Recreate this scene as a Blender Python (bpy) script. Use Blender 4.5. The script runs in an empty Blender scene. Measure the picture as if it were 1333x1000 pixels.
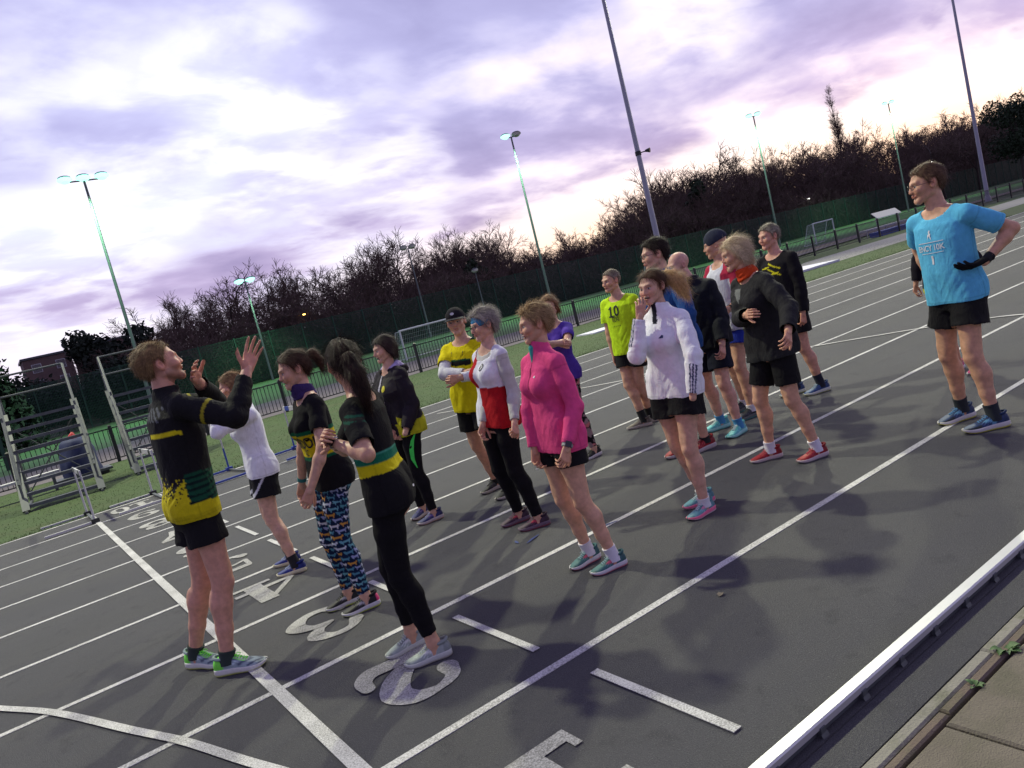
import bpy, bmesh, math, random
import numpy as np
from mathutils import Vector, Matrix
from mathutils.bvhtree import BVHTree

S = bpy.context.scene
COL = S.collection
R = math.radians

# ------------------------------------------------------------------ camera
cam_d = bpy.data.cameras.new('camera')
cam_d.sensor_width = 36.0
cam_d.lens = 994.88 / 1333.0 * 36.0
cam_d.clip_start = 0.05
cam_d.clip_end = 3000.0
cam = bpy.data.objects.new('camera', cam_d)
COL.objects.link(cam)
CAM = Vector((-0.806, -2.893, 1.697))
yaw, pitch, roll = 0.584972, 0.108352, -0.247409
cf = Vector((math.sin(yaw) * math.cos(pitch), math.cos(yaw) * math.cos(pitch), -math.sin(pitch)))
cr0 = cf.cross(Vector((0, 0, 1))).normalized()
cu0 = cr0.cross(cf)
cr = cr0 * math.cos(roll) + cu0 * math.sin(roll)
cu = -cr0 * math.sin(roll) + cu0 * math.cos(roll)
cam.matrix_world = Matrix(((cr.x, cu.x, -cf.x, CAM.x), (cr.y, cu.y, -cf.y, CAM.y), (cr.z, cu.z, -cf.z, CAM.z), (0, 0, 0, 1)))
S.camera = cam
S.view_settings.view_transform = 'Standard'
S.view_settings.look = 'None'
S.view_settings.exposure = 0.14
S.view_settings.gamma = 1.0
S.view_settings.use_curve_mapping = False

# ------------------------------------------------------------------ dusk sky
world = bpy.data.worlds.new('World')
S.world = world
world.use_nodes = True


def build_sky():
    nt = world.node_tree
    N, L = nt.nodes, nt.links
    N.clear()

    def node(t, **kw):
        n = N.new(t)
        for k, v in kw.items():
            setattr(n, k, v)
        return n

    def setin(sock, v):
        if isinstance(v, bpy.types.NodeSocket):
            L.new(v, sock)
        else:
            sock.default_value = v

    def M(op, a, b=0.0, c=0.0, clamp=False):
        n = node('ShaderNodeMath', operation=op, use_clamp=clamp)
        for i, v in enumerate((a, b, c)):
            setin(n.inputs[i], v)
        return n.outputs[0]

    def step(x, lo, hi):
        n = node('ShaderNodeMapRange', interpolation_type='SMOOTHSTEP')
        setin(n.inputs['Value'], x)
        n.inputs['From Min'].default_value = lo
        n.inputs['From Max'].default_value = hi
        return n.outputs[0]

    def mix(fac, a, b):
        n = node('ShaderNodeMix', data_type='RGBA')
        setin(n.inputs[0], fac)
        setin(n.inputs[6], a if isinstance(a, bpy.types.NodeSocket) else (*a, 1))
        setin(n.inputs[7], b if isinstance(b, bpy.types.NodeSocket) else (*b, 1))
        return n.outputs[2]

    tc = node('ShaderNodeTexCoord')
    nrm = node('ShaderNodeVectorMath', operation='NORMALIZE')
    L.new(tc.outputs['Generated'], nrm.inputs[0])
    d = nrm.outputs[0]
    sep = node('ShaderNodeSeparateXYZ')
    L.new(d, sep.inputs[0])
    z = sep.outputs['Z']
    zc = M('MAXIMUM', z, 0.0)

    def lobe(c, lo, hi):
        v = Vector(c).normalized()
        dp = node('ShaderNodeVectorMath', operation='DOT_PRODUCT')
        L.new(d, dp.inputs[0])
        dp.inputs[1].default_value = v
        return step(dp.outputs['Value'], math.cos(R(lo)), math.cos(R(hi)))

    # cloud layer seen in perspective: direction projected on a flat layer overhead
    den = M('ADD', zc, 0.20)
    px = M('DIVIDE', sep.outputs['X'], den)
    py = M('DIVIDE', sep.outputs['Y'], den)
    cmb = node('ShaderNodeCombineXYZ')
    L.new(px, cmb.inputs[0]); L.new(py, cmb.inputs[1])
    mp = node('ShaderNodeMapping')
    L.new(cmb.outputs[0], mp.inputs['Vector'])
    mp.inputs['Rotation'].default_value = (0, 0, R(-28))
    mp.inputs['Scale'].default_value = (0.95, 1.30, 1.0)

    def noise(scale, detail, rough, dist, off=0.0):
        n = node('ShaderNodeTexNoise')
        n.inputs['Scale'].default_value = scale
        n.inputs['Detail'].default_value = detail
        n.inputs['Roughness'].default_value = rough
        n.inputs['Distortion'].default_value = dist
        if off:
            a = node('ShaderNodeVectorMath', operation='ADD')
            L.new(mp.outputs[0], a.inputs[0])
            a.inputs[1].default_value = (off, off * .7, off * .3)
            L.new(a.outputs[0], n.inputs['Vector'])
        else:
            L.new(mp.outputs[0], n.inputs['Vector'])
        return n.outputs['Fac']
    big = noise(1.35, 6, 0.50, 0.2)
    med = noise(3.3, 6, 0.52, 0.25, 7.3)
    dens = M('ADD', M('MULTIPLY', big, 0.66), M('MULTIPLY', med, 0.34))
    # bright gaps between the clouds
    holes = None
    for c, lo, hi, w in SKY_GAPS:
        h = M('MULTIPLY', lobe(c, lo, hi), w)
        holes = h if holes is None else M('MAXIMUM', holes, h)
    holes = M('MULTIPLY', holes, step(med, 0.34, 0.62))
    dens = M('SUBTRACT', dens, M('MULTIPLY', holes, 0.185))
    cover = step(dens, 0.30, 0.53)
    # sunset side, and the clear strip above the horizon, deeper towards the sunset
    sunset = lobe((0.92, 0.36, 0.02), 52, 4)
    edge = M('ADD', z, M('MULTIPLY', M('SUBTRACT', med, 0.5), 0.07))
    edge = M('SUBTRACT', edge, M('MULTIPLY', sunset, 0.045))
    band = M('SUBTRACT', 1.0, step(edge, 0.060, 0.100))
    cover = M('MULTIPLY', cover, M('SUBTRACT', 1.0, M('MULTIPLY', band, 0.92)))
    low = M('SUBTRACT', 1.0, step(z, 0.0, 0.17))
    back = lobe((-0.75, -0.66, 0.2), 110, 20)
    # open sky behind the clouds
    hz_l = (1.00, 0.90, 1.06)
    hz_r = (1.60, 1.12, 0.72)
    hz = mix(sunset, hz_l, hz_r)
    mid = mix(sunset, (0.84, 0.87, 1.14), (1.30, 1.12, 1.08))
    mid = mix(M('MULTIPLY', holes, 0.8), mid, (1.18, 1.17, 1.20))
    clear = mix(step(z, 0.03, 0.13), hz, mid)
    clear = mix(step(z, 0.30, 0.85), clear, (0.33, 0.34, 0.58))
    # clouds, lit from below the horizon, greyer and warmer low on the sunset side
    thick = step(M('ADD', dens, M('MULTIPLY', med, 0.2)), 0.42, 0.80)
    cl_hi = mix(thick, (0.62, 0.61, 0.97), (0.38, 0.365, 0.65))
    cl_lo = mix(thick, (0.68, 0.56, 0.84), (0.37, 0.30, 0.54))
    cloud = mix(step(z, 0.08, 0.30), cl_lo, cl_hi)
    cloud = mix(M('MULTIPLY', M('MULTIPLY', low, sunset), 0.5), cloud, (0.78, 0.47, 0.46))
    cloud = mix(step(z, 0.45, 0.95), cloud, (0.25, 0.235, 0.42))
    col = mix(cover, clear, cloud)
    col = mix(M('MULTIPLY', back, 0.9), col, (0.27, 0.24, 0.47))
    # physical twilight sky underneath
    sky = node('ShaderNodeTexSky', sky_type='NISHITA')
    sky.sun_disc = False
    sky.sun_elevation = R(0.5)
    sky.sun_rotation = R(66)
    ad = node('ShaderNodeMix', data_type='RGBA', blend_type='ADD')
    ad.inputs[0].default_value = 0.02
    L.new(col, ad.inputs[6]); L.new(sky.outputs[0], ad.inputs[7])
    below = mix(step(z, -0.05, 0.0), (0.05, 0.06, 0.05), ad.outputs[2])
    bg = node('ShaderNodeBackground')
    bg.inputs['Strength'].default_value = SKY_STRENGTH
    L.new(below, bg.inputs['Color'])
    out = node('ShaderNodeOutputWorld')
    L.new(bg.outputs[0], out.inputs['Surface'])


SKY_STRENGTH = 0.95
SKY_GAPS = [((0.33, 0.90, 0.285), 11, 3, 1.0), ((0.20, 0.93, 0.25), 8, 2, 0.9), ((0.44, 0.87, 0.30), 6, 1, 0.7),
            ((0.10, 0.98, 0.12), 10, 3, 1.0), ((0.13, 0.92, 0.37), 11, 3, 0.8), ((0.47, 0.87, 0.185), 7, 2, 0.9),
            ((0.39, 0.92, 0.11), 6, 1, 0.8), ((0.76, 0.60, 0.245), 7, 1, 0.8), ((0.82, 0.56, 0.11), 6, 1, 0.8),
            ((0.92, 0.38, 0.09), 8, 2, 0.8), ((0.60, 0.73, 0.36), 5, 1, 0.5), ((0.92, 0.30, 0.16), 7, 2, 0.5)]
build_sky()

# strengths of the floodlights (the lamps themselves are built with their masts)
MAST_POWER = 38000.0
MAST_COLOR = (0.98, 1.0, 0.70)
PITCH_POWER = 7000.0
PITCH_COLOR = (0.45, 1.0, 0.58)


# ------------------------------------------------------------------ helpers
def C(r, g, b):
    f = lambda c: (c / 255.0 / 12.92) if c / 255.0 <= 0.04045 else ((c / 255.0 + 0.055) / 1.055) ** 2.4
    return (f(r), f(g), f(b))


def tag(o, label=None, cat=None, group=None, kind=None):
    if label: o['label'] = label
    if cat: o['category'] = cat
    if group: o['group'] = group
    if kind: o['kind'] = kind
    return o


def empty(name, loc, rz=0.0):
    o = bpy.data.objects.new(name, None)
    o.empty_display_size = 0.2
    COL.objects.link(o)
    o.location = loc
    o.rotation_euler = (0, 0, rz)
    return o


def link_mesh(name, me, m=None, parent=None, loc=None):
    if m is not None:
        me.materials.append(m)
    o = bpy.data.objects.new(name, me)
    COL.objects.link(o)
    if parent is not None:
        o.parent = parent
    if loc is not None:
        o.location = loc
    return o


def np_mesh(name, V, F, cols=None, smooth=True):
    """V (n,3), F (m,k) int array with one polygon size"""
    me = bpy.data.meshes.new(name)
    V = np.ascontiguousarray(V, dtype=np.float32)
    F = np.ascontiguousarray(F, dtype=np.int32)
    k = F.shape[1]
    me.vertices.add(len(V)); me.vertices.foreach_set('co', V.ravel())
    me.loops.add(F.size); me.loops.foreach_set('vertex_index', F.ravel())
    me.polygons.add(len(F))
    me.polygons.foreach_set('loop_start', np.arange(0, F.size, k, dtype=np.int32))
    me.update(calc_edges=True)
    me.validate()
    if smooth:
        me.polygons.foreach_set('use_smooth', np.ones(len(me.polygons), dtype=bool))
    if cols is not None:
        a = me.attributes.new('Col', 'FLOAT_COLOR', 'POINT')
        c4 = np.ones((len(V), 4), dtype=np.float32); c4[:, :3] = cols
        a.data.foreach_set('color', c4.ravel())
    return me


class MB:
    """collects boxes, tubes and polygons, then links them as one mesh"""

    def __init__(s):
        s.v, s.f = [], []

    def add(s, vs, fs):
        n = len(s.v)
        s.v += [tuple(v) for v in vs]
        s.f += [tuple(i + n for i in f) for f in fs]
        return s

    def box(s, x0, x1, y0, y1, z0, z1):
        vs = [(x0, y0, z0), (x1, y0, z0), (x1, y1, z0), (x0, y1, z0), (x0, y0, z1), (x1, y0, z1), (x1, y1, z1), (x0, y1, z1)]
        return s.add(vs, [(3, 2, 1, 0), (4, 5, 6, 7), (0, 1, 5, 4), (1, 2, 6, 5), (2, 3, 7, 6), (3, 0, 4, 7)])

    def bar(s, a, b, w, t, up=(0, 0, 1)):
        a, b = Vector(a), Vector(b)
        d = (b - a).normalized()
        u = Vector(up)
        if abs(d.dot(u)) > .97: u = Vector((1, 0, 0))
        x = d.cross(u).normalized(); y = x.cross(d)
        vs = [p + x * (sx * w / 2) + y * (sy * t / 2) for p in (a, b) for sx, sy in ((-1, -1), (1, -1), (1, 1), (-1, 1))]
        return s.add(vs, [(0, 1, 2, 3), (7, 6, 5, 4), (0, 4, 5, 1), (1, 5, 6, 2), (2, 6, 7, 3), (3, 7, 4, 0)])

    def tube(s, pts, rad, n=8, cap=True):
        pts = [Vector(p) for p in pts]
        if not hasattr(rad, '__len__'): rad = [rad] * len(pts)
        base = len(s.v)
        prevx = None
        for i, p in enumerate(pts):
            d = (pts[min(i + 1, len(pts) - 1)] - pts[max(i - 1, 0)]).normalized()
            if prevx is None:
                u = Vector((0, 0, 1)) if abs(d.z) < .9 else Vector((1, 0, 0))
                x = d.cross(u).normalized()
            else:
                x = (prevx - d * prevx.dot(d)).normalized()
            prevx = x
            y = d.cross(x)
            for k in range(n):
                a = 2 * math.pi * k / n
                s.v.append(tuple(p + (x * math.cos(a) + y * math.sin(a)) * rad[i]))
        for i in range(len(pts) - 1):
            for k in range(n):
                a = base + i * n + k; b = base + i * n + (k + 1) % n
                s.f.append((a, b, b + n, a + n))
        if cap:
            s.f.append(tuple(base + k for k in reversed(range(n))))
            e = base + (len(pts) - 1) * n
            s.f.append(tuple(e + k for k in range(n)))
        return s

    def build(s, name, m, parent=None, smooth=False, loc=None):
        me = bpy.data.meshes.new(name)
        me.from_pydata(s.v, [], s.f)
        me.update()
        if smooth:
            me.polygons.foreach_set('use_smooth', [True] * len(me.polygons))
            try:
                me.set_sharp_from_angle(angle=R(40))
            except Exception:
                pass
        return link_mesh(name, me, m, parent, loc)


def new_mat(name):
    m = bpy.data.materials.new(name)
    m.use_nodes = True
    nt = m.node_tree
    return m, nt, nt.nodes, nt.links, nt.nodes['Principled BSDF']


def mat(name, col, rough=0.7, var=0.12, scale=8.0, bump=0.0, metal=0.0, spec=0.4, bscale=None, stain=None, emit=None, estr=0.0, detail=5):
    """plain surface with procedural variation of colour, optional relief and blotches"""
    m, nt, N, L, b = new_mat(name)
    tc = N.new('ShaderNodeTexCoord')
    n = N.new('ShaderNodeTexNoise'); n.inputs['Scale'].default_value = scale; n.inputs['Detail'].default_value = detail
    L.new(tc.outputs['Object'], n.inputs['Vector'])
    mx = N.new('ShaderNodeMix'); mx.data_type = 'RGBA'
    mx.inputs[6].default_value = (*[c * (1 - var) for c in col], 1)
    mx.inputs[7].default_value = (*[min(1, c * (1 + var)) for c in col], 1)
    L.new(n.outputs['Fac'], mx.inputs[0])
    outc = mx.outputs[2]
    if stain:
        n2 = N.new('ShaderNodeTexNoise'); n2.inputs['Scale'].default_value = stain[1]; n2.inputs['Detail'].default_value = 6
        n2.inputs['Roughness'].default_value = .65
        L.new(tc.outputs['Object'], n2.inputs['Vector'])
        mr = N.new('ShaderNodeMapRange'); mr.inputs['From Min'].default_value = stain[2]; mr.inputs['From Max'].default_value = stain[3]
        L.new(n2.outputs['Fac'], mr.inputs['Value'])
        m2 = N.new('ShaderNodeMix'); m2.data_type = 'RGBA'
        L.new(mr.outputs[0], m2.inputs[0]); L.new(outc, m2.inputs[6]); m2.inputs[7].default_value = (*stain[0], 1)
        outc = m2.outputs[2]
    L.new(outc, b.inputs['Base Color'])
    b.inputs['Roughness'].default_value = rough
    b.inputs['Metallic'].default_value = metal
    b.inputs['Specular IOR Level'].default_value = spec
    if bump:
        n3 = N.new('ShaderNodeTexNoise'); n3.inputs['Scale'].default_value = bscale or scale * 4; n3.inputs['Detail'].default_value = 4
        L.new(tc.outputs['Object'], n3.inputs['Vector'])
        bp = N.new('ShaderNodeBump'); bp.inputs['Strength'].default_value = bump; bp.inputs['Distance'].default_value = 0.01
        L.new(n3.outputs['Fac'], bp.inputs['Height']); L.new(bp.outputs[0], b.inputs['Normal'])
    if emit:
        b.inputs['Emission Color'].default_value = (*emit, 1)
        b.inputs['Emission Strength'].default_value = estr
    return m


def attr_mat(name, rough=0.8, sheen=0.0, bump=0.25, bscale=260.0, spec=0.3, sss=0.0, var=0.10, vscale=30.0, wrinkle=0.0):
    """colour of the cloth, skin or hair from its own dye pattern (attribute), weave or pores as relief"""
    m, nt, N, L, b = new_mat(name)
    at = N.new('ShaderNodeAttribute'); at.attribute_name = 'Col'
    tc = N.new('ShaderNodeTexCoord')
    n = N.new('ShaderNodeTexNoise'); n.inputs['Scale'].default_value = vscale; n.inputs['Detail'].default_value = 5
    L.new(tc.outputs['Object'], n.inputs['Vector'])
    mr = N.new('ShaderNodeMapRange'); mr.inputs['From Min'].default_value = .3; mr.inputs['From Max'].default_value = .7
    mr.inputs['To Min'].default_value = 1 - var; mr.inputs['To Max'].default_value = 1 + var
    L.new(n.outputs['Fac'], mr.inputs['Value'])
    vm = N.new('ShaderNodeVectorMath'); vm.operation = 'SCALE'
    L.new(at.outputs['Color'], vm.inputs[0]); L.new(mr.outputs[0], vm.inputs['Scale'])
    L.new(vm.outputs[0], b.inputs['Base Color'])
    b.inputs['Roughness'].default_value = rough
    b.inputs['Specular IOR Level'].default_value = spec
    if wrinkle:
        nw = N.new('ShaderNodeTexNoise'); nw.inputs['Scale'].default_value = 32; nw.inputs['Detail'].default_value = 3; nw.inputs['Distortion'].default_value = 1.2
        mw = N.new('ShaderNodeMapping'); mw.inputs['Scale'].default_value = (1.0, 1.0, .45)
        L.new(tc.outputs['Object'], mw.inputs['Vector']); L.new(mw.outputs[0], nw.inputs['Vector'])
        bw = N.new('ShaderNodeBump'); bw.inputs['Strength'].default_value = wrinkle; bw.inputs['Distance'].default_value = .012
        L.new(nw.outputs['Fac'], bw.inputs['Height'])
    if sheen:
        b.inputs['Sheen Weight'].default_value = sheen
        b.inputs['Sheen Roughness'].default_value = .4
    if sss:
        b.inputs['Subsurface Weight'].default_value = sss
        b.inputs['Subsurface Radius'].default_value = (0.012, 0.005, 0.003)
    if bump:
        n3 = N.new('ShaderNodeTexNoise'); n3.inputs['Scale'].default_value = bscale; n3.inputs['Detail'].default_value = 3
        L.new(tc.outputs['Object'], n3.inputs['Vector'])
        bp = N.new('ShaderNodeBump'); bp.inputs['Strength'].default_value = bump; bp.inputs['Distance'].default_value = 0.002
        L.new(n3.outputs['Fac'], bp.inputs['Height']); L.new(bp.outputs[0], b.inputs['Normal'])
        if wrinkle: L.new(bw.outputs[0], bp.inputs['Normal'])
    return m


# three-dimensional value noise, vectorised
_rs = np.random.RandomState(5)
_LAT = _rs.rand(32, 32, 32).astype(np.float32) * 2 - 1


def vnoise(P):
    P = np.asarray(P, dtype=np.float32)
    i = np.floor(P).astype(np.int32); f = P - i
    f = f * f * (3 - 2 * f)
    i0 = i & 31; i1 = (i + 1) & 31
    x0, y0, z0 = i0.T; x1, y1, z1 = i1.T
    fx, fy, fz = f.T
    L = _LAT
    a = L[x0, y0, z0] * (1 - fx) + L[x1, y0, z0] * fx
    b = L[x0, y1, z0] * (1 - fx) + L[x1, y1, z0] * fx
    c = L[x0, y0, z1] * (1 - fx) + L[x1, y0, z1] * fx
    d = L[x0, y1, z1] * (1 - fx) + L[x1, y1, z1] * fx
    return (a * (1 - fy) + b * fy) * (1 - fz) + (c * (1 - fy) + d * fy) * fz


def fbm(P, o=3):
    t = 0; a = 1.0
    for k in range(o):
        t = t + a * vnoise(np.asarray(P) * (2 ** k) + 11.3 * k); a *= .5
    return t / 1.75

# ------------------------------------------------------------------ materials of the setting
def track_mat():
    m, nt, N, L, b = new_mat('track surface')
    tc = N.new('ShaderNodeTexCoord')

    def noise(scale, detail=5, rough=.6, vec=None):
        n = N.new('ShaderNodeTexNoise'); n.inputs['Scale'].default_value = scale; n.inputs['Detail'].default_value = detail
        n.inputs['Roughness'].default_value = rough
        L.new(vec or tc.outputs['Object'], n.inputs['Vector'])
        return n.outputs['Fac']

    def ramp(fac, lo, hi):
        r = N.new('ShaderNodeMapRange'); r.inputs['From Min'].default_value = lo; r.inputs['From Max'].default_value = hi
        L.new(fac, r.inputs['Value']); return r.outputs[0]

    def mix(fac, a, c, bt='MIX'):
        x = N.new('ShaderNodeMix'); x.data_type = 'RGBA'; x.blend_type = bt
        for s, v in ((x.inputs[0], fac), (x.inputs[6], a), (x.inputs[7], c)):
            if isinstance(v, bpy.types.NodeSocket): L.new(v, s)
            else: s.default_value = v if not isinstance(v, tuple) else (*v, 1)
        return x.outputs[2]
    mp = N.new('ShaderNodeMapping'); mp.inputs['Scale'].default_value = (.12, 1.6, 1)
    L.new(tc.outputs['Object'], mp.inputs['Vector'])
    base = mix(ramp(noise(0.55), .3, .7), (.065, .064, .075), (.088, .086, .097))
    base = mix(ramp(noise(1.0, 6, .6, mp.outputs[0]), .45, .75), base, (.086, .084, .086))   # worn down the lanes
    base = mix(ramp(noise(4.5, 6, .7), .56, .74), base, (.048, .046, .055))
    grains = noise(150.0, 3, .6)
    base = mix(ramp(grains, .54, .72), base, (.130, .130, .134))
    vor = N.new('ShaderNodeTexVoronoi'); vor.inputs['Scale'].default_value = 330.0
    L.new(tc.outputs['Object'], vor.inputs['Vector'])
    base = mix(ramp(vor.outputs['Distance'], .45, .1), base, (.030, .030, .036))
    L.new(base, b.inputs['Base Color'])
    b.inputs['Roughness'].default_value = .82
    b.inputs['Specular IOR Level'].default_value = .35
    bp = N.new('ShaderNodeBump'); bp.inputs['Strength'].default_value = .8; bp.inputs['Distance'].default_value = .006
    ad = N.new('ShaderNodeMath'); ad.operation = 'ADD'
    L.new(grains, ad.inputs[0]); L.new(vor.outputs['Distance'], ad.inputs[1])
    L.new(ad.outputs[0], bp.inputs['Height']); L.new(bp.outputs[0], b.inputs['Normal'])
    return m


def paint_mat(name, col, worn=.62):
    """road paint with the grain of the track showing through where it is rubbed off"""
    m, nt, N, L, b = new_mat(name)
    tc = N.new('ShaderNodeTexCoord')
    n = N.new('ShaderNodeTexNoise'); n.inputs['Scale'].default_value = 120; n.inputs['Detail'].default_value = 4; n.inputs['Roughness'].default_value = .75
    n2 = N.new('ShaderNodeTexNoise'); n2.inputs['Scale'].default_value = 3.0; n2.inputs['Detail'].default_value = 4
    L.new(tc.outputs['Object'], n.inputs['Vector']); L.new(tc.outputs['Object'], n2.inputs['Vector'])
    a = N.new('ShaderNodeMath'); a.operation = 'MULTIPLY_ADD'; a.inputs[1].default_value = .35
    L.new(n2.outputs['Fac'], a.inputs[0]); L.new(n.outputs['Fac'], a.inputs[2])
    r = N.new('ShaderNodeMapRange'); r.inputs['From Min'].default_value = worn; r.inputs['From Max'].default_value = worn + .22
    L.new(a.outputs[0], r.inputs['Value'])
    x = N.new('ShaderNodeMix'); x.data_type = 'RGBA'
    L.new(r.outputs[0], x.inputs[0]); x.inputs[6].default_value = (*col, 1); x.inputs[7].default_value = (.17, .165, .16, 1)
    L.new(x.outputs[2], b.inputs['Base Color'])
    b.inputs['Roughness'].default_value = .75
    bp = N.new('ShaderNodeBump'); bp.inputs['Strength'].default_value = .4; bp.inputs['Distance'].default_value = .003
    L.new(n.outputs['Fac'], bp.inputs['Height']); L.new(bp.outputs[0], b.inputs['Normal'])
    return m


M_track = track_mat()
M_line = paint_mat('white line paint', (.60, .59, .59), .60)
M_num = paint_mat('white number paint', (.50, .49, .48), .54)
M_grass = mat('grass', (.038, .068, .017), .9, .35, 3.0, .8, stain=((.052, .068, .022), .8, .5, .72), bscale=60)
M_pitch = mat('mown pitch grass', (.052, .11, .030), .9, .3, 2.2, .6, stain=((.07, .10, .034), .35, .48, .7), bscale=40)
M_path = mat('tarmac path', (.115, .10, .112), .9, .15, 5.0, .4, stain=((.085, .075, .085), .7, .5, .7), bscale=120)
M_tan = mat('gravel path', (.19, .16, .12), .95, .2, 4.0, .5, bscale=90)
M_runway = mat('runway surface', (.21, .205, .21), .85, .12, 3.0, .3, bscale=200, stain=((.16, .155, .16), .5, .5, .7))
M_alu = mat('brushed aluminium', (.52, .52, .54), .5, .06, 12, .05, metal=.55, spec=.5, stain=((.5, .5, .48), 2.5, .56, .75))
M_galv = mat('galvanised steel', (.095, .105, .11), .5, .15, 9, .08, metal=.25, stain=((.075, .08, .08), 4, .5, .7))
M_concrete = mat('weathered concrete', (.25, .235, .20), .95, .2, 14, .5, stain=((.12, .125, .075), 5, .5, .72), bscale=110)
M_slab = mat('paving slab', (.165, .142, .112), .95, .2, 9, .6, stain=((.11, .105, .07), 3.2, .47, .72), bscale=160)
M_edging = mat('brown edging stone', (.15, .115, .09), .95, .2, 12, .5, stain=((.12, .115, .07), 5, .5, .7), bscale=140)
M_soil = mat('dark soil', (.022, .02, .014), 1, .3, 30, .6)
M_leaf = mat('weed leaf', (.06, .12, .035), .6, .35, 40, .1)
M_black = mat('black painted steel', (.012, .014, .013), .45, .1, 20, .05, spec=.5)
M_pole = mat('painted lighting column', (.12, .13, .135), .5, .08, 5, .05, metal=.3)
M_mast = mat('galvanised mast', (.34, .34, .40), .5, .1, 3, .05, metal=.4)
M_head = mat('lamp housing', (.06, .07, .075), .5, .1, 10)
M_head_glow = mat('glow tinted lamp housing', (.10, .34, .28), .5, .1, 10)  # green glow of the lit lamp put into the housing colour
M_glow = mat('lit lamp glass', (.9, .9, .9), .3, 0, 1, emit=(.36, 1.0, .76), estr=1.7)
M_unlit = mat('unlit lamp glass', (.62, .52, .52), .25, .05, 5)
M_white = mat('white powder coated metal', (.48, .48, .48), .45, .05, 8, .03)
M_bluepl = mat('blue plastic', (.03, .06, .30), .5, .1, 10, .05)
M_fgreen = mat('green coated fence wire', (.014, .050, .031), .6, .12, 6)
M_net = mat('goal net cord', (.42, .5, .44), .9, .1, 30)
M_goal = mat('painted goal post', (.58, .62, .60), .45, .06, 8)
M_bark = mat('bark', (.055, .042, .036), .95, .3, 6, .7, bscale=25)
M_twig = mat('bare twigs', (.105, .070, .056), .95, .3, 3, 0)
M_ivy = mat('ivy leaves', (.020, .036, .014), .75, .4, 2.5, 0)
M_shrub = mat('evergreen shrub leaves', (.010, .018, .009), .8, .4, 2, 0)
M_brick = mat('brown brickwork', (.13, .085, .075), .9, .15, 1.5, .2, stain=((.10, .07, .066), .3, .5, .7))
M_window = mat('dark window glass', (.06, .055, .06), .15, .1, 2, spec=.6)
M_warm = mat('warm lamp glass', (.9, .6, .3), .3, 0, 1, emit=(1.0, .50, .10), estr=9.0)
M_coldw = mat('white lamp glass', (.9, .9, .9), .3, 0, 1, emit=(1.0, .95, .85), estr=9.0)
M_tarp = mat('blue tarpaulin', (.020, .028, .085), .7, .25, 6, .5, bscale=15)
M_red = mat('red plastic', (.45, .02, .03), .5, .1, 10)
M_mat = mat('pale landing mat', (.55, .55, .66), .7, .1, 3, .1)

# ------------------------------------------------------------------ ground
LW = 1.22
X0, X1 = -30.0, 150.0


def sheet(name, poly, z, m, parent=None, label=None):
    mb = MB(); mb.add([(x, y, z) for x, y in poly], [tuple(range(len(poly)))])
    o = mb.build(name, m, parent)
    tag(o, label, None, None, 'structure' if parent is None else None)
    return o


def slab_obj(name, x0, x1, y0, y1, z0, z1, m, parent=None):
    o = MB().box(x0, x1, y0, y1, z0, z1).build(name, m, parent)
    if parent is None: tag(o, kind='structure')
    return o


sheet('ground', [(-700, -500), (900, -500), (900, 900), (-700, 900)], -.09, M_grass)
track = slab_obj('running_track', X0, X1, -1.285, 10.98, -.12, 0.0, M_track)
tag(track, 'grey ten lane running track with white lane lines')
slab_obj('grass_verge', X0, X1, 10.985, 20.55, -.12, .012, M_grass)
# tarmac path behind the railing, gravel walk further along, pitch beyond
sheet('tarmac_path', [(-60, 20.55), (16, 20.55), (30, 22.8), (44, 25.6), (70, 27), (150, 27), (150, 30.4), (44, 30.4), (20, 29.5), (-60, 31)], -.02, M_path)
sheet('football_pitch', [(-160, 31.2), (-60, 31.2), (20, 29.7), (44, 30.6), (400, 30.6), (400, 64), (-160, 64)], -.03, M_pitch)
sheet('gravel_walk', [(38, 27.3), (150, 27.3), (150, 29.6), (38, 29.6)], -.012, M_tan)
run = sheet('jump_runway', [(25.2, 14.2), (150, 14.2), (150, 18.1), (30, 18.1), (25.2, 15.6)], .018, M_runway)
mt = MB().box(23.7, 26.4, 14.1, 15.7, .02, .10).build('landing_mat', M_mat)
tag(mt, 'flat pale mat lying on the grass verge at the near end of the runway', 'mat')
mt = MB().box(14.6, 16.4, 15.2, 16.1, .012, .05).build('take_off_board', M_mat)
tag(mt, 'small pale board lying in the grass verge behind the man in neon yellow', 'board')

# lane lines, start line, marks
for k in range(0, 10):
    y = k * LW
    t = .025
    o = MB().box(X0, X1, y - t, y + t, .0005, .004).build('lane_line', M_line, track)
MB().box(X0, X1, 10.90, 10.95, .0005, .004).build('lane_line', M_line, track)
MB().box(-.034, .034, -1.20, 10.9, .0045, .008).build('start_line', M_line, track)
for k in range(0, 10):
    yc = (k - .5) * LW
    xx = 1.005 if k else 1.02
    MB().box(xx - .022, xx + .022, yc - .40, yc + .40, .0045, .008).build('lane_dash', M_line, track)


def strip(pts, w, z, name, m, parent):
    """painted strip of varying width along points"""
    mb = MB(); vs = []
    n = len(pts)
    for i, p in enumerate(pts):
        a = Vector(pts[max(i - 1, 0)]); b = Vector(pts[min(i + 1, n - 1)])
        d = (b - a).normalized(); nn = Vector((-d.y, d.x))
        ww = w[i] if hasattr(w, '__len__') else w
        q = Vector(p)
        vs += [(*(q + nn * ww / 2), z), (*(q - nn * ww / 2), z)]
    mb.add(vs, [(2 * i, 2 * i + 1, 2 * i + 3, 2 * i + 2) for i in range(n - 1)])
    return mb.build(name, m, parent)


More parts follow.
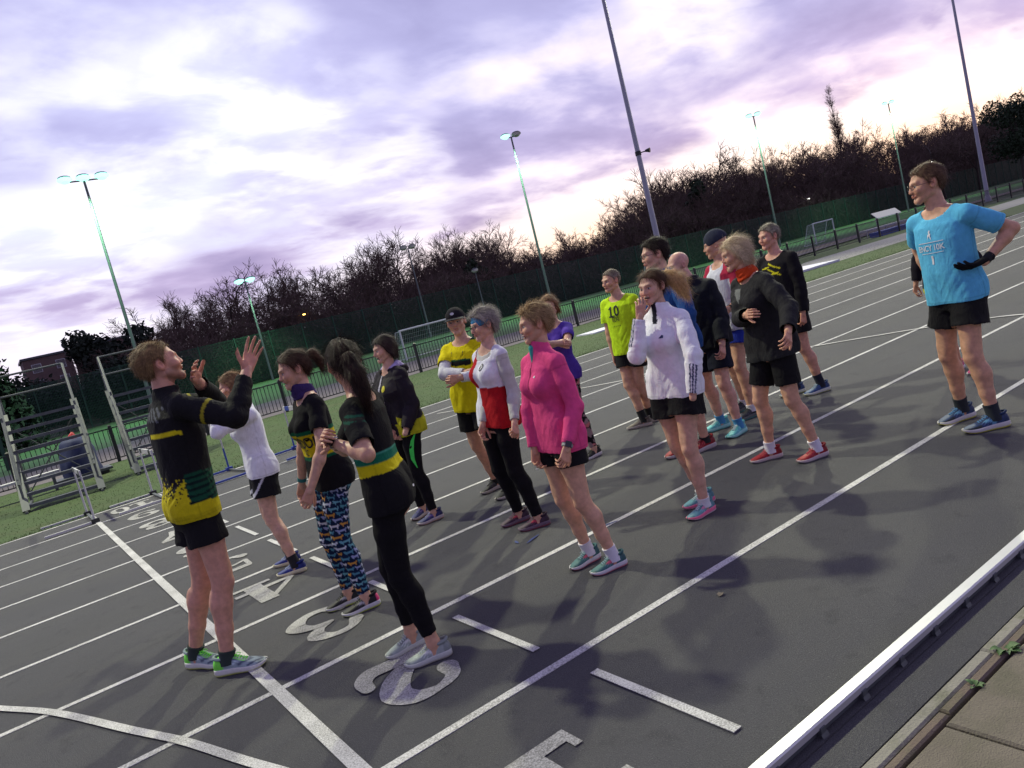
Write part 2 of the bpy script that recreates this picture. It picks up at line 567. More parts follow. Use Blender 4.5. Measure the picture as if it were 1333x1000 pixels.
def catmull(pts, n=8):
    P = [np.array(p, float) for p in pts]
    P = [2 * P[0] - P[1]] + P + [2 * P[-1] - P[-2]]
    out = []
    for i in range(1, len(P) - 2):
        for t in np.linspace(0, 1, n, endpoint=False):
            a, b, c, d = P[i - 1:i + 3]
            out.append(.5 * (2 * b + (c - a) * t + (2 * a - 5 * b + 4 * c - d) * t * t + (3 * b - a - 3 * c + d) * t ** 3))
    out.append(P[-2])
    return out


# curved start lines
strip(catmull([(-2.75, 5.5), (-1.93, 4.2), (-1.27, 2.97), (-.98, 2.41), (-.67, 1.62), (-.49, 1.17), (-.33, .68), (-.17, .2), (.05, -.6), (.18, -1.15)]),   .052, .0095, 'curved_start_line', M_line, track)
strip(catmull([(5.6, 9.4), (6.4, 7.8), (7.14, 6.42), (8.05, 5.0), (8.6, 3.75), (9.1, 2.6), (9.38, 1.7), (9.36, 1.2), (9.2, .9)]), .055, .0095, 'curved_start_line', M_line, track)
M_blue = mat('faded blue marker paint', (.045, .065, .20), .85, .5, 60, .4)
for (x, y, l, a) in ((2.02, 1.60, .16, 20), (1.93, 1.68, .07, 75), (2.40, 1.22, .18, -12)):
    c, s = math.cos(R(a)), math.sin(R(a))
    strip([(x - c * l / 2, y - s * l / 2), (x, y + .006), (x + c * l / 2, y + s * l / 2)], [.010, .024, .008], .0060, 'blue_paint_mark', M_blue, track)

# lane numbers: heavy face with hairlines, read from the stand side (top towards the infield)
GL = {
    '1': [([(.5, .02), (.5, .98)], [.36, .36]), ([(.04, .07), (.96, .07)], .14), ([(.04, .0), (.04, .24)], .085), ([(.96, .0), (.96, .24)], .085), ([(.5, .92), (.02, .92)], .14), ([(.045, .99), (.045, .68)], .09)],
    '2': [([(.17, .70), (.24, .88), (.46, .96), (.70, .90), (.80, .70), (.66, .47), (.36, .25), (.10, .08)], [.24, .15, .10, .24, .34, .30, .20, .12]), ([(.10, .09), (.30, .14), (.55, .12), (.78, .10), (.92, .20), (.95, .36)], [.14, .20, .22, .22, .20, .16])],
    '3': [([(.17, .78), (.32, .94), (.56, .95), (.74, .78), (.62, .60), (.42, .535)], [.2, .12, .12, .27, .14, .07]), ([(.42, .53), (.68, .48), (.82, .27), (.62, .06), (.36, .05), (.15, .22)], [.07, .14, .30, .14, .12, .22])],
    '4': [([(.64, .02), (.64, .98)], .30), ([(.62, .95), (.34, .66), (.05, .35)], .10), ([(.0, .32), (1.0, .32)], .12), ([(.32, .05), (.98, .05)], .10)],
    '5': [([(.2, .91), (.88, .93)], [.18, .14]), ([(.22, .94), (.19, .52)], .09), ([(.19, .53), (.45, .62), (.74, .52), (.82, .28), (.6, .05), (.32, .05), (.14, .2)], [.07, .1, .22, .3, .12, .1, .22])],
    '6': [([(.82, .8), (.62, .95), (.36, .86), (.19, .5), (.26, .16), (.5, .05), (.74, .14), (.81, .31), (.7, .5), (.47, .57), (.24, .44)], [.2, .1, .18, .3, .2, .1, .2, .28, .16, .08, .08])],
    '7': [([(.08, .89), (.92, .9)], [.2, .2]), ([(.1, .92), (.07, .66)], [.12, .06]), ([(.88, .88), (.58, .5), (.42, .02)], [.1, .18, .32])],
    '8': [([(.5, .96), (.76, .84), (.72, .66), (.5, .54), (.28, .66), (.24, .84), (.5, .96)], [.1, .2, .2, .12, .2, .2, .1]), ([(.5, .54), (.82, .38), (.78, .16), (.5, .04), (.22, .16), (.18, .38), (.5, .54)], [.12, .24, .24, .1, .24, .24, .12])],
    '0': [([(.5, .95), (.76, .8), (.82, .5), (.76, .2), (.5, .05), (.24, .2), (.18, .5), (.24, .8), (.5, .95)], [.1, .22, .3, .22, .1, .22, .3, .22, .1])],
}
GL['9'] = [([(1 - x, 1 - y) for x, y in pts], w) for pts, w in GL['6']]


def lane_number(txt, xc, yc, w, h):
    mb = MB(); zi = 0
    n = len(txt)
    for ci, ch in enumerate(txt):
        cw = w / n * (.92 if n > 1 else 1)
        cx = xc + (n - 1) * .5 * w / n - ci * w / n
        for pts, wd in GL[ch]:
            curve = len(pts) > 3
            q = catmull(pts, 7) if curve else [np.array(p) for p in pts]
            if not hasattr(wd, '__len__'): wd = [wd] * len(pts)
            ww = np.interp(np.linspace(0, len(pts) - 1, len(q)), range(len(pts)), wd)
            P = [(cx + cw / 2 - p[0] * cw, yc + h / 2 - p[1] * h) for p in q]
            vs = []
            for i in range(len(q)):
                a = np.array(q[max(i - 1, 0)]); b = np.array(q[min(i + 1, len(q) - 1)])
                d = b - a; d = d / max(np.linalg.norm(d), 1e-6); nn = np.array([-d[1], d[0]])
                for s in (1, -1):
                    g = q[i] + nn * s * ww[i] / 2
                    vs.append((cx + cw / 2 - g[0] * cw, yc + h / 2 - g[1] * h, .0048 + zi * .0006))
            mb.add(vs, [(2 * i, 2 * i + 1, 2 * i + 3, 2 * i + 2) for i in range(len(q) - 1)])
            if curve:   # round ends
                for e in (0, len(q) - 1):
                    r = ww[e] / 2
                    zi += 1
                    ring = [(cx + cw / 2 - (q[e][0] + r * math.cos(t)) * cw, yc + h / 2 - (q[e][1] + r * math.sin(t)) * h, .0048 + zi * .0006) for t in np.linspace(0, 2 * math.pi, 14, endpoint=False)]
                    mb.add(ring, [tuple(range(14))])
            zi += 1
    return mb.build('lane_number', M_num, track)


for k in range(1, 11):
    lane_number(str(k), .515 if k > 1 else .42, (k - 1.5) * LW + (.02 if k > 1 else -.10), .46 if k < 10 else .62, .56)

# inside kerb rail on brackets
kerb = empty('kerb_rail', (0, -1.24, 0))
tag(kerb, 'white aluminium kerb rail along the inside edge of the track', 'kerb')
for i in range(12):
    x0 = -3.95 + i * 4.0
    mb = MB()
    x1 = x0 + 3.996
    prof = [(-1.268, .028), (-1.268, .050), (-1.262, .056), (-1.219, .056), (-1.213, .050), (-1.213, .020), (-1.222, .020), (-1.222, .040), (-1.258, .040), (-1.258, .028)]
    n = len(prof)
    mb.add([(x0, y + 1.24, z) for y, z in prof] + [(x1, y + 1.24, z) for y, z in prof],
           [(j, j + n, (j + 1) % n + n, (j + 1) % n) for j in range(n)] + [tuple(range(n)), tuple(range(2 * n - 1, n - 1, -1))])
    mb.build('rail', M_alu, kerb)
MB().box(-4, 44, -.013, .013, 0, .018).build('foot_strip', M_galv, kerb)
me0 = None
for i in range(120):
    x = -3.3 + i * .262
    if me0 is None:
        o = MB().box(-.014, .014, -.034, -.014, 0, .034).add([(-.018, -.040, .0), (.018, -.040, .0), (.018, -.034, .014), (-.018, -.034, .014), (-.018, -.034, 0), (.018, -.034, 0)], [(0, 1, 2, 3), (0, 4, 5, 1), (1, 5, 2), (0, 3, 4), (3, 2, 5, 4)]).build('bracket', M_galv, kerb)
        me0 = o.data
    else:
        o = link_mesh('bracket', me0, None, kerb)
    o.location = (x, 0, 0)

# rubber margin, drain edging, edging stones and slabs on the infield side
slab_obj('rubber_margin', X0, X1, -1.440, -1.287, -.12, -.006, M_track)
pav = slab_obj('infield_pavement', X0, X1, -6.5, -1.441, -.14, -.035, M_soil)
rnd = random.Random(3)


def stone(name, x0, x1, y0, y1, z1, m, bev=.006, tilt=.002):
    """a cast stone with worn upper edges"""
    mb = MB()
    b = bev
    dz = [rnd.uniform(-tilt, tilt) for _ in range(4)]
    j = lambda: rnd.uniform(-.0015, .0015)
    lo = [(x0 + j(), y0 + j(), -.06), (x1 + j(), y0 + j(), -.06), (x1 + j(), y1 + j(), -.06), (x0 + j(), y1 + j(), -.06)]
    mi = [(x, y, z1 - b + dz[i]) for i, (x, y, _) in enumerate(lo)]
    hi = [(x0 + b, y0 + b, z1 + dz[0]), (x1 - b, y0 + b, z1 + dz[1]), (x1 - b, y1 - b, z1 + dz[2]), (x0 + b, y1 - b, z1 + dz[3])]
    f = [(8, 9, 10, 11)]
    for i in range(4):
        k = (i + 1) % 4
        f += [(i, k, k + 4, i + 4), (i + 4, k + 4, k + 8, i + 8)]
    mb.add(lo + mi + hi, f)
    return mb.build(name, m, pav)


for i in range(26):
    x = -2.13 + i * .9
    stone('edging_stone', x + .003, x + .897, -1.538, -1.502, .004, M_edging, .007)
for i in range(14):
    x = -1.1 + i * 1.0
    stone('channel_stone', x + .002, x + .998, -1.496, -1.446, .002, M_concrete, .008)
for i in range(20):
    for k in range(5):
        x = -1.59 + i * .6 + (0 if k % 2 == 0 else .0); y = -1.552 - k * .605
        stone('paving_slab', x + .005, x + .595, y - .597, y, .004 - rnd.uniform(0, .004), M_slab, .008, .003)


def weed(x, y, n, r, label, seed):
    q = random.Random(seed)
    w = empty('weed', (x, y, -.01)); tag(w, label, 'weed')
    me = None
    for i in range(n):
        a = q.uniform(0, 2 * math.pi); l = r * q.uniform(.5, 1.1); e = q.uniform(.15, .7)
        mb = MB(); vs = []; wd = l * q.uniform(.18, .3)
        for j, t in enumerate(np.linspace(0, 1, 5)):
            rr = l * t; zz = l * e * math.sin(t * 2.2) * .8 + .006
            hw = wd * math.sin(math.pi * min(1, t * .92 + .06)) * (1 + .25 * math.sin(t * 17))
            cx, cy = math.cos(a) * rr, math.sin(a) * rr
            vs += [(cx - math.sin(a) * hw, cy + math.cos(a) * hw, zz + hw * .3), (cx, cy, zz), (cx + math.sin(a) * hw, cy - math.cos(a) * hw, zz + hw * .3)]
        f = []
        for j in range(4):
            b = j * 3
            f += [(b, b + 1, b + 4, b + 3), (b + 1, b + 2, b + 5, b + 4)]
        mb.add(vs, f)
        mb.build('leaf', M_leaf, w, True)


weed(1.66, -1.535, 16, .035, 'small round clump of weed in the joint beside the edging stone', 1)
weed(1.93, -1.525, 18, .055, 'sprawling leafy weed growing over the edging stone', 2)
weed(2.10, -1.545, 10, .030, 'little weed in the slab joint near the right edge', 4)

# ------------------------------------------------------------------ railing behind the verge
def railing():
    r = empty('metal_railing', (0, 20.5, 0))
    tag(r, 'long black bar railing between the grass verge and the tarmac path', 'railing')
    MB().box(-24, 96, -.02, .02, .93, .965).build('top_rail', M_black, r)
    MB().box(-24, 96, -.015, .015, .10, .13).build('bottom_rail', M_black, r)
    me = None
    x = -22.4
    while x < 95:
        if me is None:
            o = MB().box(-.04, .04, -.04, .04, -.1, 1.02).add([(-.045, -.045, 1.02), (.045, -.045, 1.02), (.045, .045, 1.02), (-.045, .045, 1.02), (0, 0, 1.06)], [(0, 1, 4), (1, 2, 4), (2, 3, 4), (3, 0, 4), (3, 2, 1, 0)]).build('post', M_black, r)
            me = o.data
        else:
            o = link_mesh('post', me, None, r)
        o.location = (x, 0, 0)
        x += 2.4 if x < 30 else 2.1
    mb = MB(); x = -24
    while x < 96:
        mb.box(x - .008, x + .008, -.008, .008, .13, .93)
        x += .115
    o = mb.build('upright_bars', M_black, r); tag(o, kind='stuff')


railing()

# ------------------------------------------------------------------ wire fence behind the pitch, and court fence at the left
def mesh_fence(name, a, b, h, post_every, label, wire=.03, gap=.1, seed=0):
    a, b = Vector((*a, 0)), Vector((*b, 0))
    f = empty(name, a, math.atan2(b.y - a.y, b.x - a.x)); tag(f, label, 'fence')
    Lg = (b - a).length
    me = None; n = int(Lg / post_every)
    for i in range(n + 1):
        if me is None:
            o = MB().box(-.05, .05, -.05, .05, -.2, h + .08).build('post', M_fgreen, f); me = o.data
        else:
            o = link_mesh('post', me, None, f)
        o.location = (i * Lg / n, 0, 0)
    MB().box(0, Lg, -.02, .02, h - .04, h).build('top_rail', M_fgreen, f)
    mb = MB(); x = gap / 2
    while x < Lg:
        mb.add([(x - wire / 2, -.004, .03), (x + wire / 2, -.004, .03), (x + wire / 2, -.004, h), (x - wire / 2, -.004, h), (x, .008, .03), (x, .008, h)], [(0, 1, 2, 3), (1, 4, 5, 2), (4, 0, 3, 5)])
        x += gap
    z = .2
    while z < h:
        mb.box(0, Lg, .010, .018, z - .012, z + .012); z += .2
    tag(mb.build('wire_mesh', M_fgreen, f), kind='stuff')
    return f


mesh_fence('wire_fence', (-1, 64), (210, 64), 4.1, 3.0, 'tall dark green mesh fence running along the far side of the pitch', .030, .1)


def court_fence():
    f = empty('court_fence', (-.9, 33.6, 0)); tag(f, 'tall green court fence with thin level wires behind the stands', 'fence')
    h = 4.75; me = None
    for i in range(8):
        if me is None:
            o = MB().box(-.07, .07, -.07, .07, -.2, h + .1).add([(-.075, -.075, h + .1), (.075, -.075, h + .1), (.075, .075, h + .1), (-.075, .075, h + .1), (0, 0, h + .14)], [(0, 1, 4), (1, 2, 4), (2, 3, 4), (3, 0, 4), (3, 2, 1, 0)]).build('post', M_fgreen, f); me = o.data
        else:
            o = link_mesh('post', me, None, f)
        o.location = (-3.0 * i, 0, 0)
    mb = MB()
    for k in range(24):
        z = .2 + k * .195
        mb.box(-21, -.05, -.012, .012, z - .012, z + .012)
    for k in range(210):
        x = -.1 - k * .1
        mb.box(x - .0025, x + .0025, -.003, .003, .1, h)
    tag(mb.build('wire_mesh', M_fgreen, f), kind='stuff')


court_fence()

# ------------------------------------------------------------------ goals
def goal(x, y, rz, w, h, dpt, label, net=True):
    g = empty('football_goal', (x, y, -.02), R(rz)); tag(g, label, 'goal', 'goals on the far pitch')
    for s in (0, w):
        MB().tube([(s, 0, 0), (s, 0, h)], .045, 10).build('goal_post', M_goal, g, True)
        MB().tube([(s, 0, h - .02), (s, dpt * .45, h - .05), (s, dpt, .03)], .02, 6).build('net_stay', M_goal, g, True)
    MB().tube([(-.045, 0, h), (w + .045, 0, h)], .045, 10).build('crossbar', M_goal, g, True)
    MB().tube([(0, dpt, .03), (w, dpt, .03)], .025, 6).build('ground_bar', M_goal, g, True)
    if net:
        mb = MB(); st = .12
        prof = lambda t: (0, 0) if t < 0 else None
        P = [(0, h - .02), (dpt * .45, h - .05), (dpt, .03)]
        def at(t):
            t *= 2
            k = 0 if t < 1 else 1
            u = t - k
            return (P[k][0] * (1 - u) + P[k + 1][0] * u, P[k][1] * (1 - u) + P[k + 1][1] * u - .08 * math.sin(u * math.pi) * k)
        nx = int(w / st)
        for i in range(nx + 1):
            xx = w * i / nx
            pts = [(xx, *at(t)) for t in np.linspace(0, 1, 7)]
            for a, b in zip(pts, pts[1:]): mb.bar(a, b, .007, .007)
        for t in np.linspace(0, 1, 17):
            yy, zz = at(t)
            mb.bar((0, yy, zz), (w, yy, zz), .007, .007)
        for s in (0, w):
            for i in range(1, 8):
                t = i / 8; yy = dpt * t
                top = np.interp(yy, [0, dpt * .45, dpt], [h, h - .05, .05])
                mb.bar((s, yy, .02), (s, yy, top), .007, .007)
        tag(mb.build('net', M_net, g), kind='stuff')


goal(16.3, 31.6, 9, 3.7, 1.5, .9, 'white goal with net beside the path, behind the man in the black cap')
goal(36.2, 33.5, 6, 3.0, 1.9, .9, 'white goal half hidden behind the man in the dark beanie')
goal(52.8, 32.2, 4, 3.0, 1.6, 1.0, 'far white goal to the right of the man in the black shirt')

# ------------------------------------------------------------------ stepped judges' stands
def stand(x, y, rz, label):
    s = empty('judges_stand', (x, y, 0), R(rz)); tag(s, label, 'stand', "judges' stands on the verge")
    w, n, rise, going = 1.30, 9, .205, .215
    H, D = n * rise, n * going
    for sx in (0, w):
        MB().bar((sx, -.12, .05), (sx, D, H + .06), .05, .13, (1, 0, 0)).build('stringer', M_galv, s)
        MB().tube([(sx, D, 0), (sx, D, H)], .028, 8).build('back_leg', M_galv, s, True)
        MB().tube([(sx, -.25, .03), (sx, D + .2, .03)], .028, 8).build('base_runner', M_galv, s, True)
        MB().tube([(sx, .05, .55), (sx, D * .95, H + .86), (sx, D + .25, H + .88), (sx, D + .25, .0)], .024, 8).build('handrail', M_galv, s, True)
        MB().tube([(sx, .22, .36), (sx, D * .98, H + .45), (sx, D + .25, H + .45)], .020, 8).build('mid_rail', M_galv, s, True)
        MB().tube([(sx, .10, .10), (sx, .12, .66)], .022, 8).build('rail_upright', M_galv, s, True)
        MB().tube([(sx, D * .55, H * .55), (sx, D * .55, H * .55 + .85)], .022, 8).build('rail_upright', M_galv, s, True)
    me = None
    for k in range(n):
        if me is None:
            o = MB().box(-.02, w + .02, -.15, .06, -.035, .0).box(-.02, w + .02, -.152, -.135, -.06, -.035).build('tread', M_galv, s); me = o.data
        else:
            o = link_mesh('tread', me, None, s)
        o.location = (0, k * going + .12, (k + 1) * rise - .06)
    for zz in (H + .45, H + .88):
        MB().tube([(0, D + .25, zz), (w, D + .25, zz)], .022, 8).build('back_rail', M_galv, s, True)
    MB().tube([(0, D, H * .1), (w, D, H * .9)], .016, 6).build('cross_brace', M_galv, s, True)
    MB().tube([(w, D, H * .1), (0, D, H * .9)], .016, 6).build('cross_brace', M_galv, s, True)


stand(-.78, 14.35, -4, "left galvanised judges' stand with nine treads, behind the single white hurdle")
stand(1.32, 15.2, -4, "galvanised judges' stand partly hidden by the man with raised arms")


def tarp():
    n, mm = 26, 14
    V = []; F = []
    for j in range(mm):
        t = j / (mm - 1)
        for i in range(n):
            a = 2 * math.pi * i / n
            rx = .42 * (1 - .35 * t ** 2.2); ry = .36 * (1 - .35 * t ** 2.2)
            if t > .82:
                k = (t - .82) / .18; rx *= math.sqrt(max(0.0, 1 - k * k)) + .02; ry *= math.sqrt(max(0.0, 1 - k * k)) + .02
            V.append((rx * math.cos(a), ry * math.sin(a), 1.0 * min(t / .92, 1)))
        if j:
            b = (j - 1) * n
            F += [(b + i, b + (i + 1) % n, b + (i + 1) % n + n, b + i + n) for i in range(n)]
    V = np.array(V)
    V += (fbm(V * [5, 5, 2.2] + 3, 3) * .07)[:, None] * np.array([1, 1, .4])
    me = np_mesh('tarp', V, np.array(F))
    return me


tb = empty('covered_trolley', (.55, 18.3, .01)); tag(tb, 'blue tarpaulin bundle with a red cap behind the left stand', 'trolley')
link_mesh('tarpaulin', tarp(), M_tarp, tb)
MB().tube([(0, 0, .96), (0, 0, 1.08), (.03, 0, 1.16)], [.09, .085, .02], 10).build('cap', M_red, tb, True)
MB().box(-.6, .6, -.45, .45, .08, .14).build('trolley_bed', M_galv, tb)
wm = None
for sx in (-.45, .45):
    for sy in (-.38, .38):
        if wm is None:
            o = MB().tube([(0, -.03, .07), (0, .03, .07)], .07, 12).build('wheel', M_black, tb, True); wm = o.data
        else: o = link_mesh('wheel', wm, None, tb)
        o.location = (sx, sy, 0)
bn = empty('low_bench', (-.75, 17.4, .01)); tag(bn, 'low white bench standing behind the left stand', 'bench')
MB().box(-.8, .8, -.16, .16, .40, .45).build('seat', M_white, bn)
for sx in (-.65, .65): MB().box(sx - .03, sx + .03, -.13, .13, 0, .40).build('leg', M_galv, bn)

# ------------------------------------------------------------------ hurdles
def hurdle(x, yc, label, blue=False, rz=0, h=.80, wd=1.18):
    g = empty('hurdle', (x, yc, .008), R(rz)); tag(g, label, 'hurdle', 'hurdles at the outer edge of the track')
    for s in (-wd / 2, wd / 2):
        MB().tube([(0, s, .03), (0, s, h * .5)], .016, 8).build('lower_upright', M_bluepl if blue else M_black if False else M_white, g, True)
        MB().tube([(0, s, h * .48), (0, s, h - .05)], .013, 8).build('upright', M_white, g, True)
        ft = MB().box(-.66, .05, s - .022, s + .022, .004, .034)
        ft.build('foot', M_bluepl if blue else M_white, g)
        MB().box(-.05, .06, s - .032, s + .032, .0, .06).build('foot_joint', M_black if not blue else M_bluepl, g)
    MB().box(-.02, .02, -wd / 2 - .02, wd / 2 + .02, .01, .03).build('base_tie', M_galv, g)
    b = MB().box(-.012, .012, -wd / 2 - .03, wd / 2 + .03, h - .07, h).build('top_bar', M_white, g)
    for s in (-.42, .42):
        MB().box(-.0145, .0145, s - .09, s + .09, h - .0705, h + .0005).build('stripe', M_bluepl if blue else M_black, g)


hurdle(-.03, 10.52, 'white hurdle at the start line in front of the left stand')
hurdle(.95, 10.45, 'white hurdle behind the man with raised arms')
hurdle(2.25, 10.35, 'hurdle with blue feet left of the person in the white top', True, 5)
hurdle(3.45, 10.35, 'hurdle with blue feet seen past the woman in patterned leggings', True, 5)

# ------------------------------------------------------------------ bench and mat at the right
db = empty('team_bench', (44.2, 22.0, 0), R(-3)); tag(db, 'white sheltered bench beyond the railing on the right', 'bench')
MB().box(-2.2, 2.2, -.25, .25, .42, .50).build('seat', M_white, db)
MB().add([(-.2, .2, .95), (2.3, .2, .95), (2.3, .55, 1.30), (-.2, .55, 1.30), (-.2, .2, .99), (2.3, .2, .99), (2.3, .55, 1.34), (-.2, .55, 1.34)], [(3, 2, 1, 0), (4, 5, 6, 7), (0, 1, 5, 4), (1, 2, 6, 5), (2, 3, 7, 6), (3, 0, 4, 7)]).build('back_panel', M_white, db)
for sx in (-2.1, -.2, 2.1):
    MB().bar((sx, -.2, 0), (sx, -.2, .42), .06, .06).build('leg', M_white, db)
    MB().bar((sx, .3, 0), (sx, .3, 1.0 if sx > -1 else .5), .06, .06).build('leg', M_white, db)
bm_ = MB().box(41.6, 45.6, 20.75, 21.5, .01, .28).build('crash_mat', M_bluepl); tag(bm_, 'low blue mat lying in front of the white bench', 'mat')

# ------------------------------------------------------------------ masts and lamps
def add_light(name, kind, loc, power, col, size, parent, aim=None, spot=None):
    l = bpy.data.lights.new(name, kind)
    l.energy = power; l.color = col
    if kind == 'AREA': l.shape = 'DISK'; l.size = size
    else: l.shadow_soft_size = size
    if spot: l.spot_size = R(spot); l.spot_blend = .6
    o = bpy.data.objects.new(name, l); COL.objects.link(o)
    o.parent = parent; o.location = loc
    if aim is not None:
        d = Vector(aim) - (Vector(parent.location) + Vector(loc))
        o.rotation_euler = d.to_track_quat('-Z', 'Y').to_euler()
    return o


def mast(x, y, label, power, h=28.0, speaker=False):
    t = empty('floodlight_mast', (x, y, 0)); tag(t, label, 'mast', 'tall floodlight masts beside the track')
    MB().tube([(0, 0, 0), (0, 0, 4), (0, 0, 14), (0, 0, h)], [.155, .135, .09, .05], 14).build('pole', M_mast, t, True)
    MB().tube([(0, 0, 0), (0, 0, .03), (0, 0, .031), (0, 0, .35), (0, 0, .45)], [.30, .30, .215, .205, .16], 14).build('base_collar', M_mast, t, True)
    MB().box(-1.3, 1.3, -.06, .06, h - .12, h).build('crossarm', M_mast, t)
    for k in range(4):
        xx = -1.1 + k * .733
        hd = MB().add([(xx - .26, -.30, h - .55), (xx + .26, -.30, h - .55), (xx + .26, .16, h - .30), (xx - .26, .16, h - .30), (xx - .18, -.12, h - .14), (xx + .18, -.12, h - .14), (xx + .18, .12, h - .08), (xx - .18, .12, h - .08)],
                      [(4, 5, 6, 7), (0, 1, 5, 4), (1, 2, 6, 5), (2, 3, 7, 6), (3, 0, 4, 7)]).build('lamp_head', M_head, t)
        MB().add([(xx - .24, -.29, h - .555), (xx + .24, -.29, h - .555), (xx + .24, .14, h - .318), (xx - .24, .14, h - .318)], [(3, 2, 1, 0)]).build('lamp_glass', M_glow, hd)
    add_light('floodlight', 'SPOT', (0, -.35, h - .75), power, MAST_COLOR, .65, t, (x * .25 + 1, 2, 0), 95)
    if speaker:
        MB().tube([(0, 0, 6.9), (.0, 0, 7.1)], .15, 12).build('clamp', M_black, t, True)
        MB().bar((0, -.02, 7.0), (.36, -.2, 7.03), .05, .05).build('speaker_arm', M_black, t)
        MB().tube([(.33, -.16, 7.04), (.40, -.24, 7.04), (.46, -.36, 7.02)], [.05, .08, .12], 12).build('horn_speaker', M_black, t, True)


mast(27.45, 24, 'tall grey mast with a horn speaker on it, behind the dark haired man', MAST_POWER, speaker=True)
mast(62.5, 24, 'tall grey mast standing by the railing at the far right', MAST_POWER * .8)
mast(-7.2, 24, 'tall grey mast out of view on the left', MAST_POWER)


def head_mesh(lit, n=12):
    """shallow domed luminaire, glass facing down"""
    V, F = [], []
    prof = [(.38, -.04), (.40, .0), (.36, .10), (.22, .17), (.0, .19)]
    for r, z in prof:
        for k in range(n):
            a = 2 * math.pi * k / n
            V.append((r * math.cos(a) * 1.0, r * math.sin(a) * .75, z))
    for j in range(len(prof) - 1):
        for k in range(n):
            b = j * n
            F.append((b + k, b + (k + 1) % n, b + n + (k + 1) % n, b + n + k))
    return V, F


def pitch_lamp(x, y, h, heads, label, power, yaw=0, r=.09):
    t = empty('pitch_floodlight', (x, y, -.03), R(yaw)); tag(t, label, 'floodlight', 'floodlights round the far pitch')
    MB().tube([(0, 0, 0), (0, 0, h * .25), (0, 0, h)], [r * 1.35, r * 1.2, r * .75], 12).build('pole', M_pole, t, True)
    W = .98
    n = len(heads)
    xs = [(i - (n - 1) / 2) * W * (1.0 if n > 2 else .95) for i in range(n)]
    MB().bar((xs[0], 0, h), (xs[-1], 0, h), .07, .07).build('crossarm', M_pole, t)
    for xx, lit in zip(xs, heads):
        V, F = head_mesh(lit)
        tilt = -24
        cs, sn = math.cos(R(tilt)), math.sin(R(tilt))
        rot = lambda v: (v[0] + xx, v[1] * cs - v[2] * sn, v[1] * sn + v[2] * cs + h + .16)
        hd = MB().add([rot(v) for v in V], F)  .build('lamp_head', M_head if not lit else M_head_glow, t, True)
        n_ = 12
        ring = [rot((.415 * math.cos(2 * math.pi * k / n_) * 1.0, .415 * math.sin(2 * math.pi * k / n_) * .75, -.01)) for k in range(n_)]
        mid = [rot((.22 * math.cos(2 * math.pi * k / n_) * 1.0, .22 * math.sin(2 * math.pi * k / n_) * .75, -.20)) for k in range(n_)]
        MB().add(ring + mid, [(k, k + n_, (k + 1) % n_ + n_, (k + 1) % n_) for k in range(n_)] + [tuple(n_ + k for k in reversed(range(n_)))]).build('lamp_glass', M_glow if lit else M_unlit, hd, True)
    if power:
        add_light('floodlight', 'SPOT', (xs[0] * .5, -1.6, h - .2), power * 1.6, PITCH_COLOR, .35, t, None, 118)


pitch_lamp(7.0, 47.7, 14.5, (1, 1, 1), 'left floodlight column with three lit heads in a row', PITCH_POWER * .9, -4)
pitch_lamp(38.9, 48.2, 14.5, (1, 0), 'floodlight column with one lit and one dark head, left of the tall mast', PITCH_POWER, -28)
pitch_lamp(75, 51.2, 14.7, (1, 1), 'floodlight column with two heads rising over the man in the beanie', PITCH_POWER, -40)
pitch_lamp(108, 53.5, 14.9, (1, 1), 'farthest floodlight column with two heads, left of the man in the blue shirt', PITCH_POWER, -45)
pitch_lamp(18.6, 61.5, 8.4, (1, 1), 'short floodlight column glowing green before the wood on the left', PITCH_POWER * .2, 0, .08)
pitch_lamp(34.2, 61.5, 8.6, (0, 0), 'short unlit column with two heads in front of the dark wood', 0, 0, .07)
pitch_lamp(41.5, 62.5, 5.2, (0,), 'short slim post with one head before the mesh fence', 0, 0, .06)


def small_lamp(x, y, z, m, label):
    t = empty('street_lamp', (x, y, -.09)); tag(t, label, 'street lamp', 'small lamps shining beyond the pitch')
    MB().tube([(0, 0, 0), (0, 0, z)], .05, 8).build('post', M_black, t, True)
    h = MB().tube([(0, 0, z), (0, 0, z + .12)], [.16, .10], 10).build('lamp_hood', M_black, t, True)
    MB().tube([(0, 0, z - .10), (0, 0, z)], [.10, .15], 10).build('lamp_glass', m, t, True)


small_lamp(2.2, 70, 4.3, M_warm, 'small yellow lamp on the left, shining below the court fence post')
small_lamp(3.2, 72, 4.1, M_warm, 'small orange lamp just right of the court fence post')
small_lamp(105.5, 66.5, 5.4, M_coldw, 'small white lamp shining low in the wood, left of the poplar')
small_lamp(126, 58, 6.4, M_coldw, 'small white lamp shining just above the head of the man in blue')
small_lamp(24.6, 66.6, 5.1, M_warm, 'small yellow lamp deep in the left part of the wood')

def fallen_leaf(x, y, a, label):
    c, s_ = math.cos(a), math.sin(a)
    P = [(-.02, 0, .005), (-.012, .016, .014), (.016, .013, .011), (.020, 0, .006), (.014, -.015, .012), (-.014, -.014, .010), (0, 0, .009)]
    o = MB().add([(x + c * p[0] - s_ * p[1], y + s_ * p[0] + c * p[1], p[2]) for p in P], [(0, 1, 6), (1, 2, 6), (2, 3, 6), (3, 4, 6), (4, 5, 6), (5, 0, 6)]).build('fallen_leaf', M_tan, None, True)
    tag(o, label, 'leaf')


fallen_leaf(1.86, -.24, .4, 'tiny pale leaf lying alone in the inside lane')

